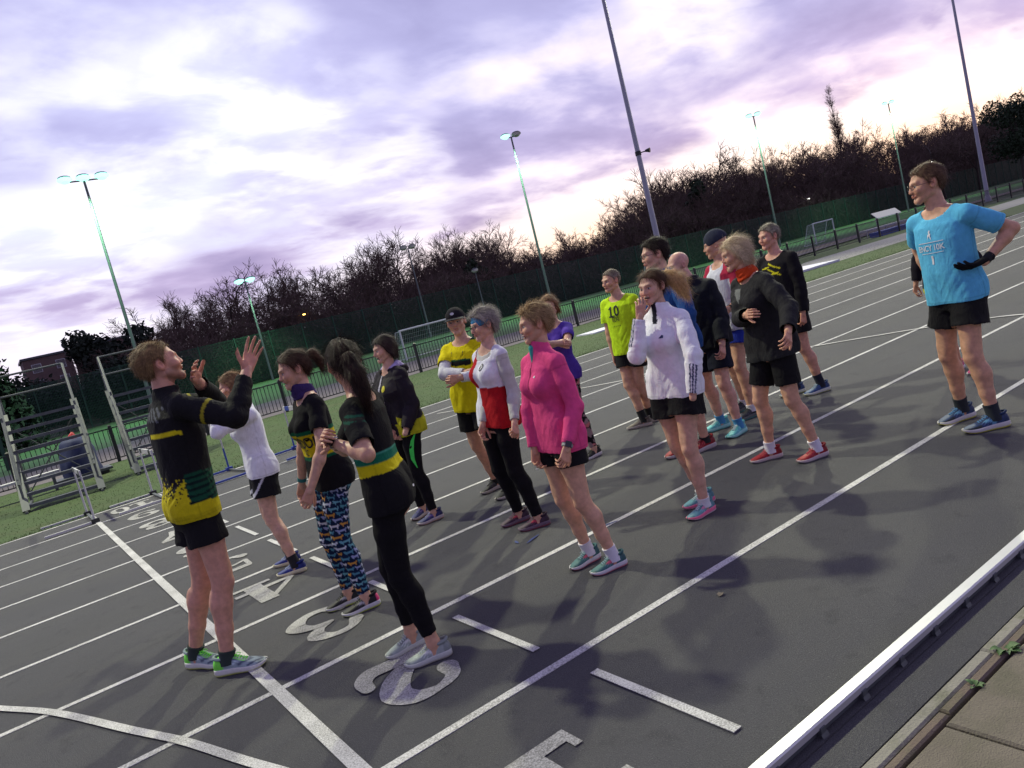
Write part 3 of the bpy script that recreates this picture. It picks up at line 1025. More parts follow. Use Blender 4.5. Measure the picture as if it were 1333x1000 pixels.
# blades of grass on the verge, longest along the edge of the track
def grass_blades():
    q = np.random.RandomState(8)
    n = 45000
    X = q.uniform(-6, 34, n); Y = 11.0 + 9.4 * q.rand(n) ** 1.7
    H_ = q.uniform(.010, .028, n) * np.where(Y < 11.12, 1.6, 1.0)
    a = q.uniform(0, 6.28, n); lean = q.randn(n, 2) * .018
    w = .006
    P = np.stack([X, Y, np.full(n, .010)], 1)
    d = np.stack([np.cos(a) * w, np.sin(a) * w, np.zeros(n)], 1)
    T = P + np.stack([lean[:, 0], lean[:, 1], H_], 1)
    V = np.stack([P - d, P + d, T], 1).reshape(-1, 3)
    o = link_mesh('grass_blades', np_mesh('grass_blades', V, np.arange(n * 3).reshape(-1, 3), smooth=False), M_grass)
    tag(o, kind='stuff')


grass_blades()

# ------------------------------------------------------------------ trees of the wood
def twig_strip(mb_v, mb_f, a, b, r0, r1):
    """three sided tapered twig"""
    d = b - a
    L_ = np.linalg.norm(d)
    if L_ < 1e-5: return
    d = d / L_
    u = np.array([0, 0, 1.0]) if abs(d[2]) < .9 else np.array([1.0, 0, 0])
    x = np.cross(d, u); x /= np.linalg.norm(x); y = np.cross(d, x)
    n = len(mb_v)
    for p, r in ((a, r0), (b, r1)):
        for k in range(3):
            t = 2.0944 * k
            mb_v.append(p + (x * math.cos(t) + y * math.sin(t)) * r)
    for k in range(3):
        j = (k + 1) % 3
        mb_f.append((n + k, n + j, n + 3 + j, n + 3 + k))


def bare_tree(seed, H, spread, upright=.5, twig=1.0, levels=4):
    """returns trunk and crown meshes: forked limbs, branches, fine twigs"""
    q = np.random.RandomState(seed)
    tv, tf, cv, cf_ = [], [], [], []

    def grow(p, d, L_, r, lev):
        nseg = 3 if lev < 3 else 2
        pts = [p]
        for i in range(nseg):
            d = d + q.randn(3) * (.10 if lev == 0 else .20) + np.array([0, 0, (.12 * upright if lev else .02)])
            d = d / np.linalg.norm(d)
            pts.append(pts[-1] + d * L_ / nseg)
        rr = np.linspace(r, max(r * (.55 if lev < 2 else .45), .012), len(pts))
        V, F = (tv, tf) if lev < 2 else (cv, cf_)
        for i in range(nseg):
            twig_strip(V, F, pts[i], pts[i + 1], rr[i], rr[i + 1])
        if lev >= levels: return
        if lev == 0:
            n = q.randint(6, 9)
        else:
            n = q.randint(4, 6) if lev < levels - 1 else int(q.randint(5, 8) * twig)
        for k in range(n):
            t = q.uniform(.35 if lev == 0 else .25, 1.0)
            f = t * nseg; i = min(int(f), nseg - 1)
            o = pts[i] + (pts[i + 1] - pts[i]) * (f - i)
            a = q.uniform(0, 2 * math.pi)
            ang = q.uniform(.45, 1.05) * (1.15 - .5 * upright)
            u = np.array([0, 0, 1.0]) if abs(d[2]) < .9 else np.array([1.0, 0, 0])
            x = np.cross(d, u); x /= np.linalg.norm(x); y = np.cross(d, x)
            nd = d * math.cos(ang) + (x * math.cos(a) + y * math.sin(a)) * math.sin(ang) * spread
            nd /= np.linalg.norm(nd)
            grow(o, nd, L_ * q.uniform(.42, .68), max(rr[i] * .55, .022), lev + 1)
        # leader
        if lev < levels - 1:
            grow(pts[-1], d, L_ * .6, rr[-1], lev + 1)
    grow(np.zeros(3), np.array([0, 0, 1.0]), H * .50, H * .016, 0)
    return (np.array(tv), np.array(tf)), (np.array(cv), np.array(cf_))


def leaf_cloud(q, centres, radii, n, size):
    """leaf clumps as small tilted quads spread through lobes"""
    V, F = [], []
    per = np.array(radii, float) ** 2; per = per / per.sum()
    for (c, r, w) in zip(centres, radii, per):
        k = int(n * w)
        d = q.randn(k, 3); d /= np.linalg.norm(d, axis=1)[:, None]
        rad = r * (q.rand(k) ** .28) * (1 + .22 * vnoise(d * 2.2 + c[:3].sum()))
        P = c + d * rad[:, None] * np.array([1, 1, 1.1])
        for p, dd in zip(P, d):
            nn = dd + q.randn(3) * .8; nn /= np.linalg.norm(nn)
            u = np.cross(nn, q.randn(3)); u /= np.linalg.norm(u); w_ = np.cross(nn, u)
            s = size * q.uniform(.6, 1.3)
            b = len(V)
            V += [p - u * s, p - w_ * s * .6, p + u * s, p + w_ * s * .6]
            F.append((b, b + 1, b + 2, b + 3))
    return np.array(V), np.array(F)


trunkmats = [M_bark]
variants = []
for i, (H, sp, up) in enumerate([(12, 1.0, .5), (13, .9, .8), (11, 1.15, .35), (14, .85, .9), (12, 1.1, .6), (10, 1.2, .5), (13, 1.0, .7)]):
    (tv, tf), (cv, cf2) = bare_tree(100 + i, H, sp, up, 1.0)
    tm = np_mesh('trunk', tv, tf, smooth=False); tm.materials.append(M_bark)
    cm = np_mesh('crown', cv, cf2, smooth=False); cm.materials.append(M_twig)
    variants.append((tm, cm, max(cv[:, 2].max(), tv[:, 2].max())))


def put_tree(x, y, h, v, rz, label, group, name='bare_tree', sx=1.0):
    tm, cm, vh = variants[v]
    t = empty(name, (x, y, -.12), rz)
    s = h / vh
    t.scale = (s * sx, s * sx, s)
    tag(t, label, 'tree', group)
    link_mesh('trunk', tm, None, t); link_mesh('crown', cm, None, t)
    return t


SKYLINE = [(-5, .05), (0.6, .045), (3.2, .045), (5.5, .045), (7.8, .058), (10.5, .085), (12.9, .084), (17.4, .099), (21.0, .088), (25.7, .098), (30.1, .089), (32.5, .089), (35.6, .066), (37.5, .054), (41.1, .056), (43.6, .066), (46.9, .093), (49.7, .095), (52.1, .075), (54.8, .080), (57.3, .078), (59.6, .074), (64.1, .066), (66.3, .066), (71.4, .066)]
qt = random.Random(11)
ZONES = [(15.5, 'left of the short green lit column'), (27, 'between the short lit column and the short unlit one'),
         (37.2, 'between the short unlit column and the second tall lamp'), (46, 'between the second tall lamp and the horn speaker mast'),
         (54.4, 'between the horn speaker mast and the third tall lamp'), (62.6, 'between the third and the farthest tall lamp'), (99, 'right of the farthest tall lamp')]
rows = [(70, 4.4, .66, .95), (76, 4.0, .88, 1.14), (84, 4.2, 1.0, 1.24), (94, 4.6, 1.02, 1.30)]
for (y, dx, h0, h1) in rows:
    x = 12.0 if y < 80 else 6.0
    while x < 262:
        yy = y + qt.uniform(-2.2, 2.2)
        az = math.degrees(math.atan2(x + .8, yy + 2.9))
        top = 1.7 + np.interp(az, [a for a, _ in SKYLINE], [b for _, b in SKYLINE]) * math.hypot(x + .8, yy + 2.9)
        h = float(top) * qt.uniform(h0, h1)
        put_tree(x, yy, h, qt.randrange(len(variants)), qt.uniform(0, 6.28), 'bare winter tree of the wood, ' + next(t_ for a_, t_ in ZONES if az < a_), 'bare trees of the wood', sx=qt.uniform(1.0, 1.35) * min(1.5, max(1.0, 9.5 / h)))
        x += dx * qt.uniform(.7, 1.3) * (1.0 if x < 130 else 1.35)

# trees that stand out
t = put_tree(51.0, 80, 12.6, 0, 1.0, 'tall bare tree with a lifted crown, above the woman with the blue headband', None, sx=.9)
t = put_tree(136.0, 61.5, 13.5, 2, .3, 'big spreading bare tree at the right, left of the far mast', None, sx=1.2)
t = put_tree(151.0, 62.5, 14.0, 5, 2.3, 'bare tree with a wide crown rising behind the far mast', None, sx=1.25)

t = put_tree(107.0, 80, 17.5, 3, .8, 'tall thin bare tree whose twigs reach above the glow left of the third lamp column', None, sx=.8)
t = put_tree(121.0, 82, 18.0, 6, 2.1, 'tall thin bare tree whose twigs reach above the glow right of the third lamp column', None, sx=.8)


def poplar():
    q = np.random.RandomState(77)
    tv, tf, cv, cf2 = [], [], [], []
    H = 27.0
    pts = [np.array([math.sin(z * .12) * .25, math.cos(z * .17) * .2, z]) for z in np.linspace(0, H, 10)]
    for i in range(9):
        twig_strip(tv, tf, pts[i], pts[i + 1], .34 * (1 - i / 9.5), .34 * (1 - (i + 1) / 9.5) + .01)
    for k in range(420):
        z = q.uniform(.22, 1.0) * H
        clump = .25 + .9 * max(0, math.sin(z * .42 + .6)) ** 1.5
        if q.rand() > clump: continue
        a = q.uniform(0, 2 * math.pi)
        L_ = (1.0 + 1.5 * math.sin(min(1, (1 - z / H) * 1.5) * 1.6)) * q.uniform(.6, 1.2)
        p = np.array([np.interp(z, np.linspace(0, H, 10), [u[0] for u in pts]), np.interp(z, np.linspace(0, H, 10), [u[1] for u in pts]), z])
        d = np.array([math.cos(a) * .55, math.sin(a) * .55, 1.0]); d /= np.linalg.norm(d)
        e = p + d * L_
        twig_strip(cv, cf2, p, e, .034, .015)
        for j in range(7):
            s = p + (e - p) * q.uniform(.2, 1)
            dd = d + q.randn(3) * .45; dd /= np.linalg.norm(dd)
            f = s + dd * q.uniform(.5, 1.1)
            twig_strip(cv, cf2, s, f, .018, .010)
            for jj in range(2):
                s2 = s + (f - s) * q.uniform(.3, 1)
                d3 = dd + q.randn(3) * .6; d3 /= np.linalg.norm(d3)
                twig_strip(cv, cf2, s2, s2 + d3 * q.uniform(.25, .5), .012, .007)
    t = empty('poplar_tree', (152.3, 88, -.1)); tag(t, 'tall slender poplar standing high over the wood', 'tree')
    m1 = np_mesh('trunk', np.array(tv), np.array(tf), smooth=False); link_mesh('trunk', m1, M_bark, t)
    m2 = np_mesh('crown', np.array(cv), np.array(cf2), smooth=False); link_mesh('crown', m2, M_twig, t)


poplar()


def ivy_tree(x, y, h, w, label, seed, name='ivy_tree', conical=False, m=None, n=5200, size=.22):
    q = np.random.RandomState(seed)
    t = empty(name, (x, y, -.1)); tag(t, label, 'tree')
    MB().tube([(0, 0, 0), (.1, .05, h * .4), (-.05, 0, h * .85)], [h * .022, h * .016, h * .005], 8).build('trunk', M_bark, t, True)
    cs, rs = [], []
    if conical:
        for k in range(14):
            z = h * (.1 + .86 * k / 13); r = w * (1 - (z / h) ** 1.5) * .75 + .25
            a = q.uniform(0, 6.28)
            cs.append(np.array([math.cos(a) * r * .3, math.sin(a) * r * .3, z])); rs.append(max(r, .4))
    else:
        for k in range(13):
            a = q.uniform(0, 6.28); rr = w * q.uniform(.1, .75); z = h * q.uniform(.35, .92)
            cs.append(np.array([math.cos(a) * rr, math.sin(a) * rr, z])); rs.append(w * q.uniform(.22, .46))
        for c in cs[:9]:
            MB().tube([(0, 0, h * .3), tuple(c * [.6, .6, .85]), tuple(c)], [h * .012, h * .008, .03], 6).build('limb', M_bark, t, True)
    V, F = leaf_cloud(q, cs, rs, n, size)
    link_mesh('foliage', np_mesh('foliage', V, F, smooth=False), m or M_ivy, t)
    return t


ivy_tree(141, 51.5, 13.6, 4.6, 'dark ivy clad tree at the right edge behind the far mast', 5)
ivy_tree(165, 57, 14.5, 5.0, 'second dark ivy clad tree at the far right, behind the first', 6)
ivy_tree(47, 70.5, 7.6, 2.6, 'ivy covered bush lit green behind the second lamp column', 7, n=4200)
ivy_tree(10.4, 83, 8.2, 4.4, 'dark rounded conifer at the left beside the left lamp column', 8, 'conifer_tree', False, M_shrub, 7500, .26)
ivy_tree(-.6, 55, 8.6, 2.2, 'dark pointed conifer at the left edge of the photo', 9, 'conifer_tree', True, M_shrub, 4200, .22)
ivy_tree(88.5, 73, 12.5, 2.6, 'dark ivy clad trunk in the wood beside the third lamp column', 10, n=4200)

# evergreen bushes between path and court at the left
for i, (x, y, h, w) in enumerate([(.4, 66, 4.6, 3.2), (3.6, 68, 4.2, 3.0), (6.6, 67, 4.0, 2.8), (9.4, 68, 4.4, 2.8), (-2.6, 64, 4.4, 3.0), (12.8, 69, 3.6, 2.6)]):
    ivy_tree(x, y, h, w, ['dark evergreen bush right below the court fence post', 'dark evergreen bush in front of the brown flats', 'dark evergreen bush right of the flats', 'dark evergreen bush below the rounded conifer', 'dark evergreen bush at the left edge below the wires', 'low dark bush at the left end of the mesh fence'][i], 30 + i, 'evergreen_bush', False, M_shrub, 3000, .2)


def undergrowth(name, xa, xb, ya, yb, h, n, m, seed, size):
    q = np.random.RandomState(seed)
    X = q.uniform(xa, xb, n); Y = q.uniform(ya, yb, n)
    AZ = np.degrees(np.arctan2(X + .8, Y + 2.9))
    lim = 1.7 + np.interp(AZ, [a for a, _ in SKYLINE], [b for _, b in SKYLINE]) * np.hypot(X + .8, Y + 2.9)
    top = h * lim * (.86 + .30 * vnoise(np.stack([X * .13, Y * .1, X * 0], 1)) + .2 * vnoise(np.stack([X * .5, Y * .3, X * 0 + 3], 1)))
    Z = top * q.rand(n) ** .8
    P = np.stack([X, Y, Z], 1)
    d = q.randn(n, 3) * [.7, .7, 1.0] + [0, 0, .7]; d /= np.linalg.norm(d, axis=1)[:, None]
    L_ = size * q.uniform(.5, 1.5, n)
    u = np.cross(d, q.randn(n, 3)); u /= np.linalg.norm(u, axis=1)[:, None]
    wv = (.022 + .03 * q.rand(n))[:, None] * u
    A = P - wv; B = P + wv; Cc = P + d * L_[:, None] + wv * .3; D = P + d * L_[:, None] - wv * .3
    V = np.stack([A, B, Cc, D], 1).reshape(-1, 3)
    F = np.arange(n * 4).reshape(-1, 4)
    o = link_mesh(name, np_mesh(name, V, F, smooth=False), m)
    tag(o, kind='stuff')
    return o


undergrowth('brambles', 12, 250, 65.5, 74, .56, 80000, M_twig, 1, 1.1)
undergrowth('brambles', 4, 290, 74, 100, .66, 150000, M_twig, 2, 1.5)
undergrowth('ivy_scrub', 12, 270, 66, 80, .26, 24000, M_ivy, 3, .6)
bank = MB()
nb = 60
vs = []
for i in range(nb + 1):
    x = -40 + i * 7.0
    hh = 3.6 + .5 * math.sin(i * .7) + .3 * math.sin(i * 1.9) + .016 * max(x, 0)
    vs += [(x, 100, -.2), (x, 108, hh), (x, 150, hh + .6), (x, 170, -.2)]
fs = []
for i in range(nb):
    b = i * 4
    for k in range(3):
        fs.append((b + k, b + k + 1, b + 5 + k, b + 4 + k)[::-1])
bank.add(vs, fs)
o = bank.build('wooded_bank', mat('leaf litter bank', (.035, .028, .022), 1, .3, .6, .5)); tag(o, kind='structure')

# ------------------------------------------------------------------ flats at the left
def flats(x, y, w, d, h, floors, label, rz=0):
    t = empty('block_of_flats', (x, y, -.1), R(rz)); tag(t, label, 'building', 'brown flats beyond the left end of the pitch')
    MB().box(0, w, 0, d, 0, h).build('wall', M_brick, t)
    MB().box(-.25, w + .25, -.25, d + .25, h, h + .35).build('roof', M_head, t)
    me = fe = None
    n = int(w / 3.2)
    for f in range(floors):
        for k in range(n):
            xx = (k + .5) * w / n; zz = 1.0 + f * 2.8
            if me is None:
                o = MB().box(-.75, .75, -.06, .04, -.08, 1.42).build('window', M_white, t); me = o.data
            else: o = link_mesh('window', me, None, t)
            o.location = (xx, -.02, zz)
            if fe is None:
                g = MB().box(-.66, .66, -.085, -.062, 0, 1.34).build('pane', M_window, o); fe = g.data
            else: link_mesh('pane', fe, None, o)
    return t


flats(5.4, 152, 7.4, 12, 11.8, 4, 'brown flat roofed block, left one of two close together')
flats(13.9, 150, 8.2, 12, 12.0, 4, 'brown flat roofed block, right one of two close together')
flats(-14, 165, 16, 12, 8.6, 3, 'low brown block of flats at the left edge behind the wires')

# ------------------------------------------------------------------ figures: signed distance fields meshed by surface nets
M_skin = attr_mat('skin', .50, 0, .30, 260, .4, .10, .14, 34)
M_cloth = attr_mat('knitted cloth', .9, .0, .35, 520, .12, 0, .08, 30, .45)
M_shell = attr_mat('shell fabric', .78, .0, .2, 300, .14, 0, .08, 25, .6)
M_hair = attr_mat('hair', .62, 0, .5, 380, .16, 0, .28, 70)
M_shoe = attr_mat('shoe upper', .6, .05, .35, 600, .4, 0, .08, 80)
M_rubber = attr_mat('shoe foam', .65, 0, .1, 200, .4, 0, .05, 60)
M_frame = mat('spectacle frame', (.05, .04, .035), .35, .05, 30)
M_print_w = mat('white print', (.72, .72, .74), .7, .06, 60)
M_print_k = mat('black print', (.012, .012, .014), .7, .06, 60)
M_print_y = mat('yellow print', (.62, .56, .02), .7, .06, 60)
M_print_n = mat('navy print', (.03, .045, .12), .7, .06, 60)
M_watch = mat('watch glass', (.008, .008, .01), .15, .05, 30, spec=.6)
M_strap = mat('watch strap', (.33, .34, .33), .6, .06, 30)
M_ring = mat('silver', (.7, .7, .68), .3, .02, 30, metal=.8)


def unit(v):
    v = np.asarray(v, float); return v / max(np.linalg.norm(v), 1e-9)


def smin(a, b, k):
    h = np.clip(.5 + .5 * (b - a) / k, 0, 1)
    return b + (a - b) * h - k * h * (1 - h)


class Field:
    def __init__(s, lo, hi, h):
        s.h = h; s.lo = np.array(lo, float)
        s.n = np.ceil((np.array(hi) - s.lo) / h).astype(int) + 1
        s.F = np.full(s.n, 1.0, np.float32)
        s.ax = [s.lo[i] + np.arange(s.n[i]) * h for i in range(3)]

    def like(s):
        g = Field.__new__(Field); g.h, g.lo, g.n, g.ax = s.h, s.lo, s.n, s.ax
        g.F = np.full(s.n, 1.0, np.float32); return g

    def sub(s, lo, hi):
        a = np.clip(np.floor((np.array(lo) - s.lo) / s.h).astype(int), 0, s.n)
        b = np.clip(np.ceil((np.array(hi) - s.lo) / s.h).astype(int) + 1, 0, s.n)
        if np.any(b <= a): return None, None
        sl = tuple(slice(a[i], b[i]) for i in range(3))
        g = np.meshgrid(*[s.ax[i][sl[i]] for i in range(3)], indexing='ij')
        return sl, np.stack(g, -1).astype(np.float32)

    def put(s, sl, d, k):
        s.F[sl] = smin(s.F[sl], d, k) if k > 0 else np.minimum(s.F[sl], d)

    def cone(s, a, b, ra, rb, k=.02, w=None, q=1.0, neg=False):
        a, b = np.asarray(a, float), np.asarray(b, float)
        r = max(ra, rb) * max(1, q) + .05
        sl, P = s.sub(np.minimum(a, b) - r, np.maximum(a, b) + r)
        if sl is None: return s
        ab = b - a; L2 = max(ab @ ab, 1e-9)
        pa = P - a
        t = np.clip((pa @ ab) / L2, 0, 1)
        off = pa - t[..., None] * ab
        if w is not None:
            c = off @ w
            off = off + (c / q - c)[..., None] * w
        d = np.sqrt((off * off).sum(-1)) - (ra + (rb - ra) * t)
        if neg: s.F[sl] = -smin(-s.F[sl], d, k)
        else: s.put(sl, d, k)
        return s

    def ell(s, c, axes, r, k=.02, neg=False):
        c = np.asarray(c, float); r = np.asarray(r, float); m = r.max() + .05
        sl, P = s.sub(c - m, c + m)
        if sl is None: return s
        q = P - c
        if axes is not None: q = q @ np.asarray(axes, float).T
        k0 = np.sqrt(((q / r) ** 2).sum(-1)); k1 = np.sqrt(((q / (r * r)) ** 2).sum(-1)) + 1e-9
        d = k0 * (k0 - 1) / k1
        if neg: s.F[sl] = -smin(-s.F[sl], d, k)
        else: s.put(sl, d, k)
        return s

    def plane(s, p, n):
        """keep the side the normal points away from"""
        g = (s.ax[0][:, None, None] - p[0]) * n[0] + (s.ax[1][None, :, None] - p[1]) * n[1] + (s.ax[2][None, None, :] - p[2]) * n[2]
        s.F = np.maximum(s.F, g.astype(np.float32)); return s

    def sample(s, V):
        i = np.clip(np.round((V - s.lo) / s.h).astype(int), 0, s.n - 1)
        return s.F[i[:, 0], i[:, 1], i[:, 2]]

    def mesh(s):
        F = s.F; h = s.h
        ins = F < 0
        c = ins[:-1, :-1, :-1].astype(np.int8)
        tot = sum(ins[i:F.shape[0] - 1 + i, j:F.shape[1] - 1 + j, k:F.shape[2] - 1 + k].astype(np.int8) for i in (0, 1) for j in (0, 1) for k in (0, 1))
        act = np.argwhere((tot > 0) & (tot < 8))
        if len(act) == 0: return np.zeros((0, 3)), np.zeros((0, 4), int)
        cid = np.full(np.array(F.shape) - 1, -1, np.int32); cid[tuple(act.T)] = np.arange(len(act))
        corners = [(0, 0, 0), (1, 0, 0), (0, 1, 0), (1, 1, 0), (0, 0, 1), (1, 0, 1), (0, 1, 1), (1, 1, 1)]
        val = np.stack([F[act[:, 0] + a, act[:, 1] + b, act[:, 2] + cc] for a, b, cc in corners], 1)
        acc = np.zeros((len(act), 3)); cnt = np.zeros(len(act))
        ed = [(0, 1), (2, 3), (4, 5), (6, 7), (0, 2), (1, 3), (4, 6), (5, 7), (0, 4), (1, 5), (2, 6), (3, 7)]
        co = np.array(corners, float)
        for a, b in ed:
            fa, fb = val[:, a], val[:, b]
            m = (fa < 0) != (fb < 0)
            t = np.where(m, fa / np.where(m, fa - fb, 1), 0)
            acc += np.where(m[:, None], co[a] + t[:, None] * (co[b] - co[a]), 0); cnt += m
        V = s.lo + (act + acc / cnt[:, None]) * h
        Q = []
        for ax in range(3):
            o1, o2 = (ax + 1) % 3, (ax + 2) % 3
            sa = [slice(None)] * 3; sb = [slice(None)] * 3
            sa[ax] = slice(0, -1); sb[ax] = slice(1, None)
            for o in (o1, o2): sa[o] = slice(1, -1); sb[o] = slice(1, -1)
            A, B = ins[tuple(sa)], ins[tuple(sb)]
            e = np.argwhere(A != B)
            if len(e) == 0: continue
            flip = A[tuple(e.T)]
            base = e.copy(); base[:, o1] += 1; base[:, o2] += 1
            def g(d1, d2):
                x = base.copy(); x[:, o1] -= d1; x[:, o2] -= d2
                return cid[x[:, 0], x[:, 1], x[:, 2]]
            q = np.stack([g(1, 1), g(0, 1), g(0, 0), g(1, 0)], 1)
            q[~flip] = q[~flip][:, ::-1]
            Q.append(q)
        Q = np.concatenate(Q)
        return V, Q[(Q >= 0).all(1)]


def normals(V, F):
    n = np.cross(V[F[:, 2]] - V[F[:, 0]], V[F[:, 3 if F.shape[1] > 3 else 1]] - V[F[:, 1 if F.shape[1] > 3 else 0]])
    N = np.zeros_like(V)
    for k in range(F.shape[1]): np.add.at(N, F[:, k], n)
    return N / np.maximum(np.linalg.norm(N, axis=1), 1e-9)[:, None]


def relax(V, F, it=1, w=.5):
    for _ in range(it):
        A = np.zeros_like(V); c = np.zeros(len(V))
        k = F.shape[1]
        for j in range(k):
            a, b = F[:, j], F[:, (j + 1) % k]
            np.add.at(A, a, V[b]); np.add.at(A, b, V[a]); np.add.at(c, a, 1); np.add.at(c, b, 1)
        V = V + w * (A / np.maximum(c, 1)[:, None] - V)
    return V


def prune(V, F, keepF):
    F = F[keepF]
    used = np.zeros(len(V), bool); used[F.ravel()] = True
    idx = np.cumsum(used) - 1
    return V[used], idx[F], used


MALE = np.array([[-.24, .118, .080, .085], [-.10, .162, .098, .118], [.05, .162, .102, .118], [.25, .150, .108, .098], [.45, .152, .110, .100],
                 [.65, .172, .118, .108], [.82, .168, .100, .104], [.93, .105, .070, .080], [1.0, .064, .052, .060], [1.08, .056, .05, .055]])
FEM = np.array([[-.24, .118, .080, .085], [-.10, .166, .098, .120], [.05, .160, .098, .112], [.25, .134, .092, .088], [.45, .126, .092, .084],
                [.65, .142, .104, .092], [.82, .142, .086, .088], [.93, .092, .060, .070], [1.0, .056, .046, .054], [1.08, .05, .044, .05]])


class Person:
    def __init__(s, key, J, label, bulk=1.0, belly=0.0, vox=.009, hvox=.0048):
        s.key = key; s.J = J
        A = lambda x: np.array(x, float)
        s.h = J['h']; s.k = s.h / 1.74
        s.m = J['sex'] == 'm'
        s.mid = A(J['mid']); s.pel = A(J['pel']); s.neck = A(J['neck']); s.head = A(J['head'])
        s.hp, s.hs, s.hh = A(J['hp']), A(J['hs']), A(J['hh'])
        s.hpitch = J.get('hpitch', 0.0); s.hroll = J.get('hroll', 0.0)
        s.sh = [A(x) for x in J['sh']]; s.el = [A(x) for x in J['el']]; s.wr = [A(x) for x in J['wr']]
        s.hip = [A(x) for x in J['hip']]; s.foot = [(A(c), A(v)) for c, v in J['foot']]
        s.slen = (.285 if s.m else .262) * s.k
        s.up = unit(s.neck - s.pel); s.L = np.linalg.norm(s.neck - s.pel)
        st = (MALE if s.m else FEM).copy(); st[:, 1:] *= s.k
        if not s.m: st[:, 1] *= 1.05
        st[:, 1] *= bulk ** .8; st[:, 2:] *= bulk
        if belly:
            st[:, 2] += belly * np.exp(-((st[:, 0] - .28) / .22) ** 2)
            st[:, 1] += belly * .6 * np.exp(-((st[:, 0] - .22) / .25) ** 2)
        s.st = st; s.bulk = bulk; s.vox = vox; s.hvox = hvox
        s.ank = []; s.knee = []
        for i in range(2):
            c, v = s.foot[i]
            a = c - v * (s.slen * .5 - .085 * s.k) + np.array([0, 0, .088 * s.k])
            hip = s.hip[i]
            D = np.linalg.norm(hip - a); Lt, Ls = .252 * s.h, .242 * s.h
            if D > (Lt + Ls) * .998: Lt, Ls = Lt * D / (Lt + Ls) / .998, Ls * D / (Lt + Ls) / .998
            x = (Lt * Lt - Ls * Ls + D * D) / (2 * D); y = math.sqrt(max(Lt * Lt - x * x, 0))
            u = unit(a - hip); f = unit(v * .6 + s.hp * .4 + J.get('kneeout', 0) * 0)
            f = unit(f - u * (f @ u))
            y = min(y, .055)
            s.ank.append(a); s.knee.append(hip + u * x + f * y)
        pts = np.array([s.pel, s.neck, s.head, *s.sh, *s.el, *s.wr, *s.hip, *s.knee, *s.ank])
        s.lo = pts.min(0) - .24; s.hi = pts.max(0) + .24
        s.root = empty('person', tuple(s.mid)); tag(s.root, label, 'person')
        s.cover = []

    # torso coordinates of points
    def tcoord(s, P):
        q = P - s.pel
        sv = q @ s.up; tau = sv / s.L
        t = np.clip(tau, 0, 1)[..., None]
        f = s.hp * (1 - t) + s.hs * t
        f = f - (f @ s.up)[..., None] * s.up
        f = f / np.linalg.norm(f, axis=-1, keepdims=True)
        r = np.cross(f, s.up)
        return tau, (q * r).sum(-1), (q * f).sum(-1)

    def frame(s, tau):
        f = unit(s.hp * (1 - np.clip(tau, 0, 1)) + s.hs * np.clip(tau, 0, 1)); f = unit(f - (f @ s.up) * s.up)
        return np.cross(f, s.up), f

    def tpoint(s, tau, u, v):
        r, f = s.frame(tau)
        return s.pel + s.up * tau * s.L + r * u + f * v

    def torso(s, G, st, k=.03, top=1.0, bot=-.24):
        m = st[:, 1:].max() + .05
        a, b = s.tpoint(bot, 0, 0), s.tpoint(top, 0, 0)
        sl, P = G.sub(np.minimum(a, b) - m, np.maximum(a, b) + m)
        tau, u, v = s.tcoord(P)
        aa = np.interp(tau, st[:, 0], st[:, 1]); bf = np.interp(tau, st[:, 0], st[:, 2]); bb = np.interp(tau, st[:, 0], st[:, 3])
        b = np.where(v > 0, bf, bb)
        e = 2.3
        k0 = (np.abs(u / aa) ** e + np.abs(v / b) ** e) ** (1 / e)
        d = (k0 - 1) * np.minimum(aa, b) * .9
        d = np.maximum(d, (tau - top) * s.L); d = np.maximum(d, (bot - tau) * s.L)
        G.put(sl, d.astype(np.float32), k)

    def arm(s, G, i, inf=0.0, k=.02, upto=2.0, flare=0.0, infw=None):
        K = s.k * (1.0 if s.m else .90) * s.bulk ** .6
        a, b, c = s.sh[i], s.el[i], s.wr[i]
        infw = inf if infw is None else infw
        mid = a + (b - a) * .45
        r = lambda x: x * K + inf
        G.cone(a, mid, .046 * K + inf * .75, r(.046), k)
        t = min(upto, 1.0)
        e = a + (b - a) * t
        G.cone(mid, e, r(.046), (.046 + (.039 - .046) * (t - .45) / .55) * K + inf + flare, k)
        if upto > 1:
            m2 = b + (c - b) * .3
            rw = lambda x: x * K + infw
            G.cone(b, m2, r(.039), (.041 * K) + (inf + infw) / 2, k)
            G.cone(m2, c + unit(c - b) * .02, (.041 * K) + (inf + infw) / 2, rw(.0265), k)

    def leg(s, G, i, inf=0.0, k=.02, part='all'):
        K = s.k * (1.0 if s.m else .98) * s.bulk ** .5
        a, b, c = s.hip[i], s.knee[i], s.ank[i]
        back = -unit(s.foot[i][1])
        ls = .88 if s.m else .95
        r = lambda x: x * K + inf
        m1 = a + (b - a) * .4 + unit(s.foot[i][1]) * .012
        G.cone(a, m1, r(.088 * ls), r(.080 * ls), k)
        G.cone(m1, b, r(.080 * ls), r(.054), k)
        m2 = b + (c - b) * .28 + back * .014 * K
        G.cone(b, m2, r(.052), r(.0555), k)
        m3 = b + (c - b) * .62 + back * .006
        G.cone(m2, m3, r(.0555), r(.043), k)
        G.cone(m3, c, r(.043), r(.034), k)
        G.cone(c, c - np.array([0, 0, .05]) + unit(s.foot[i][1]) * .01, r(.034), r(.036), k)
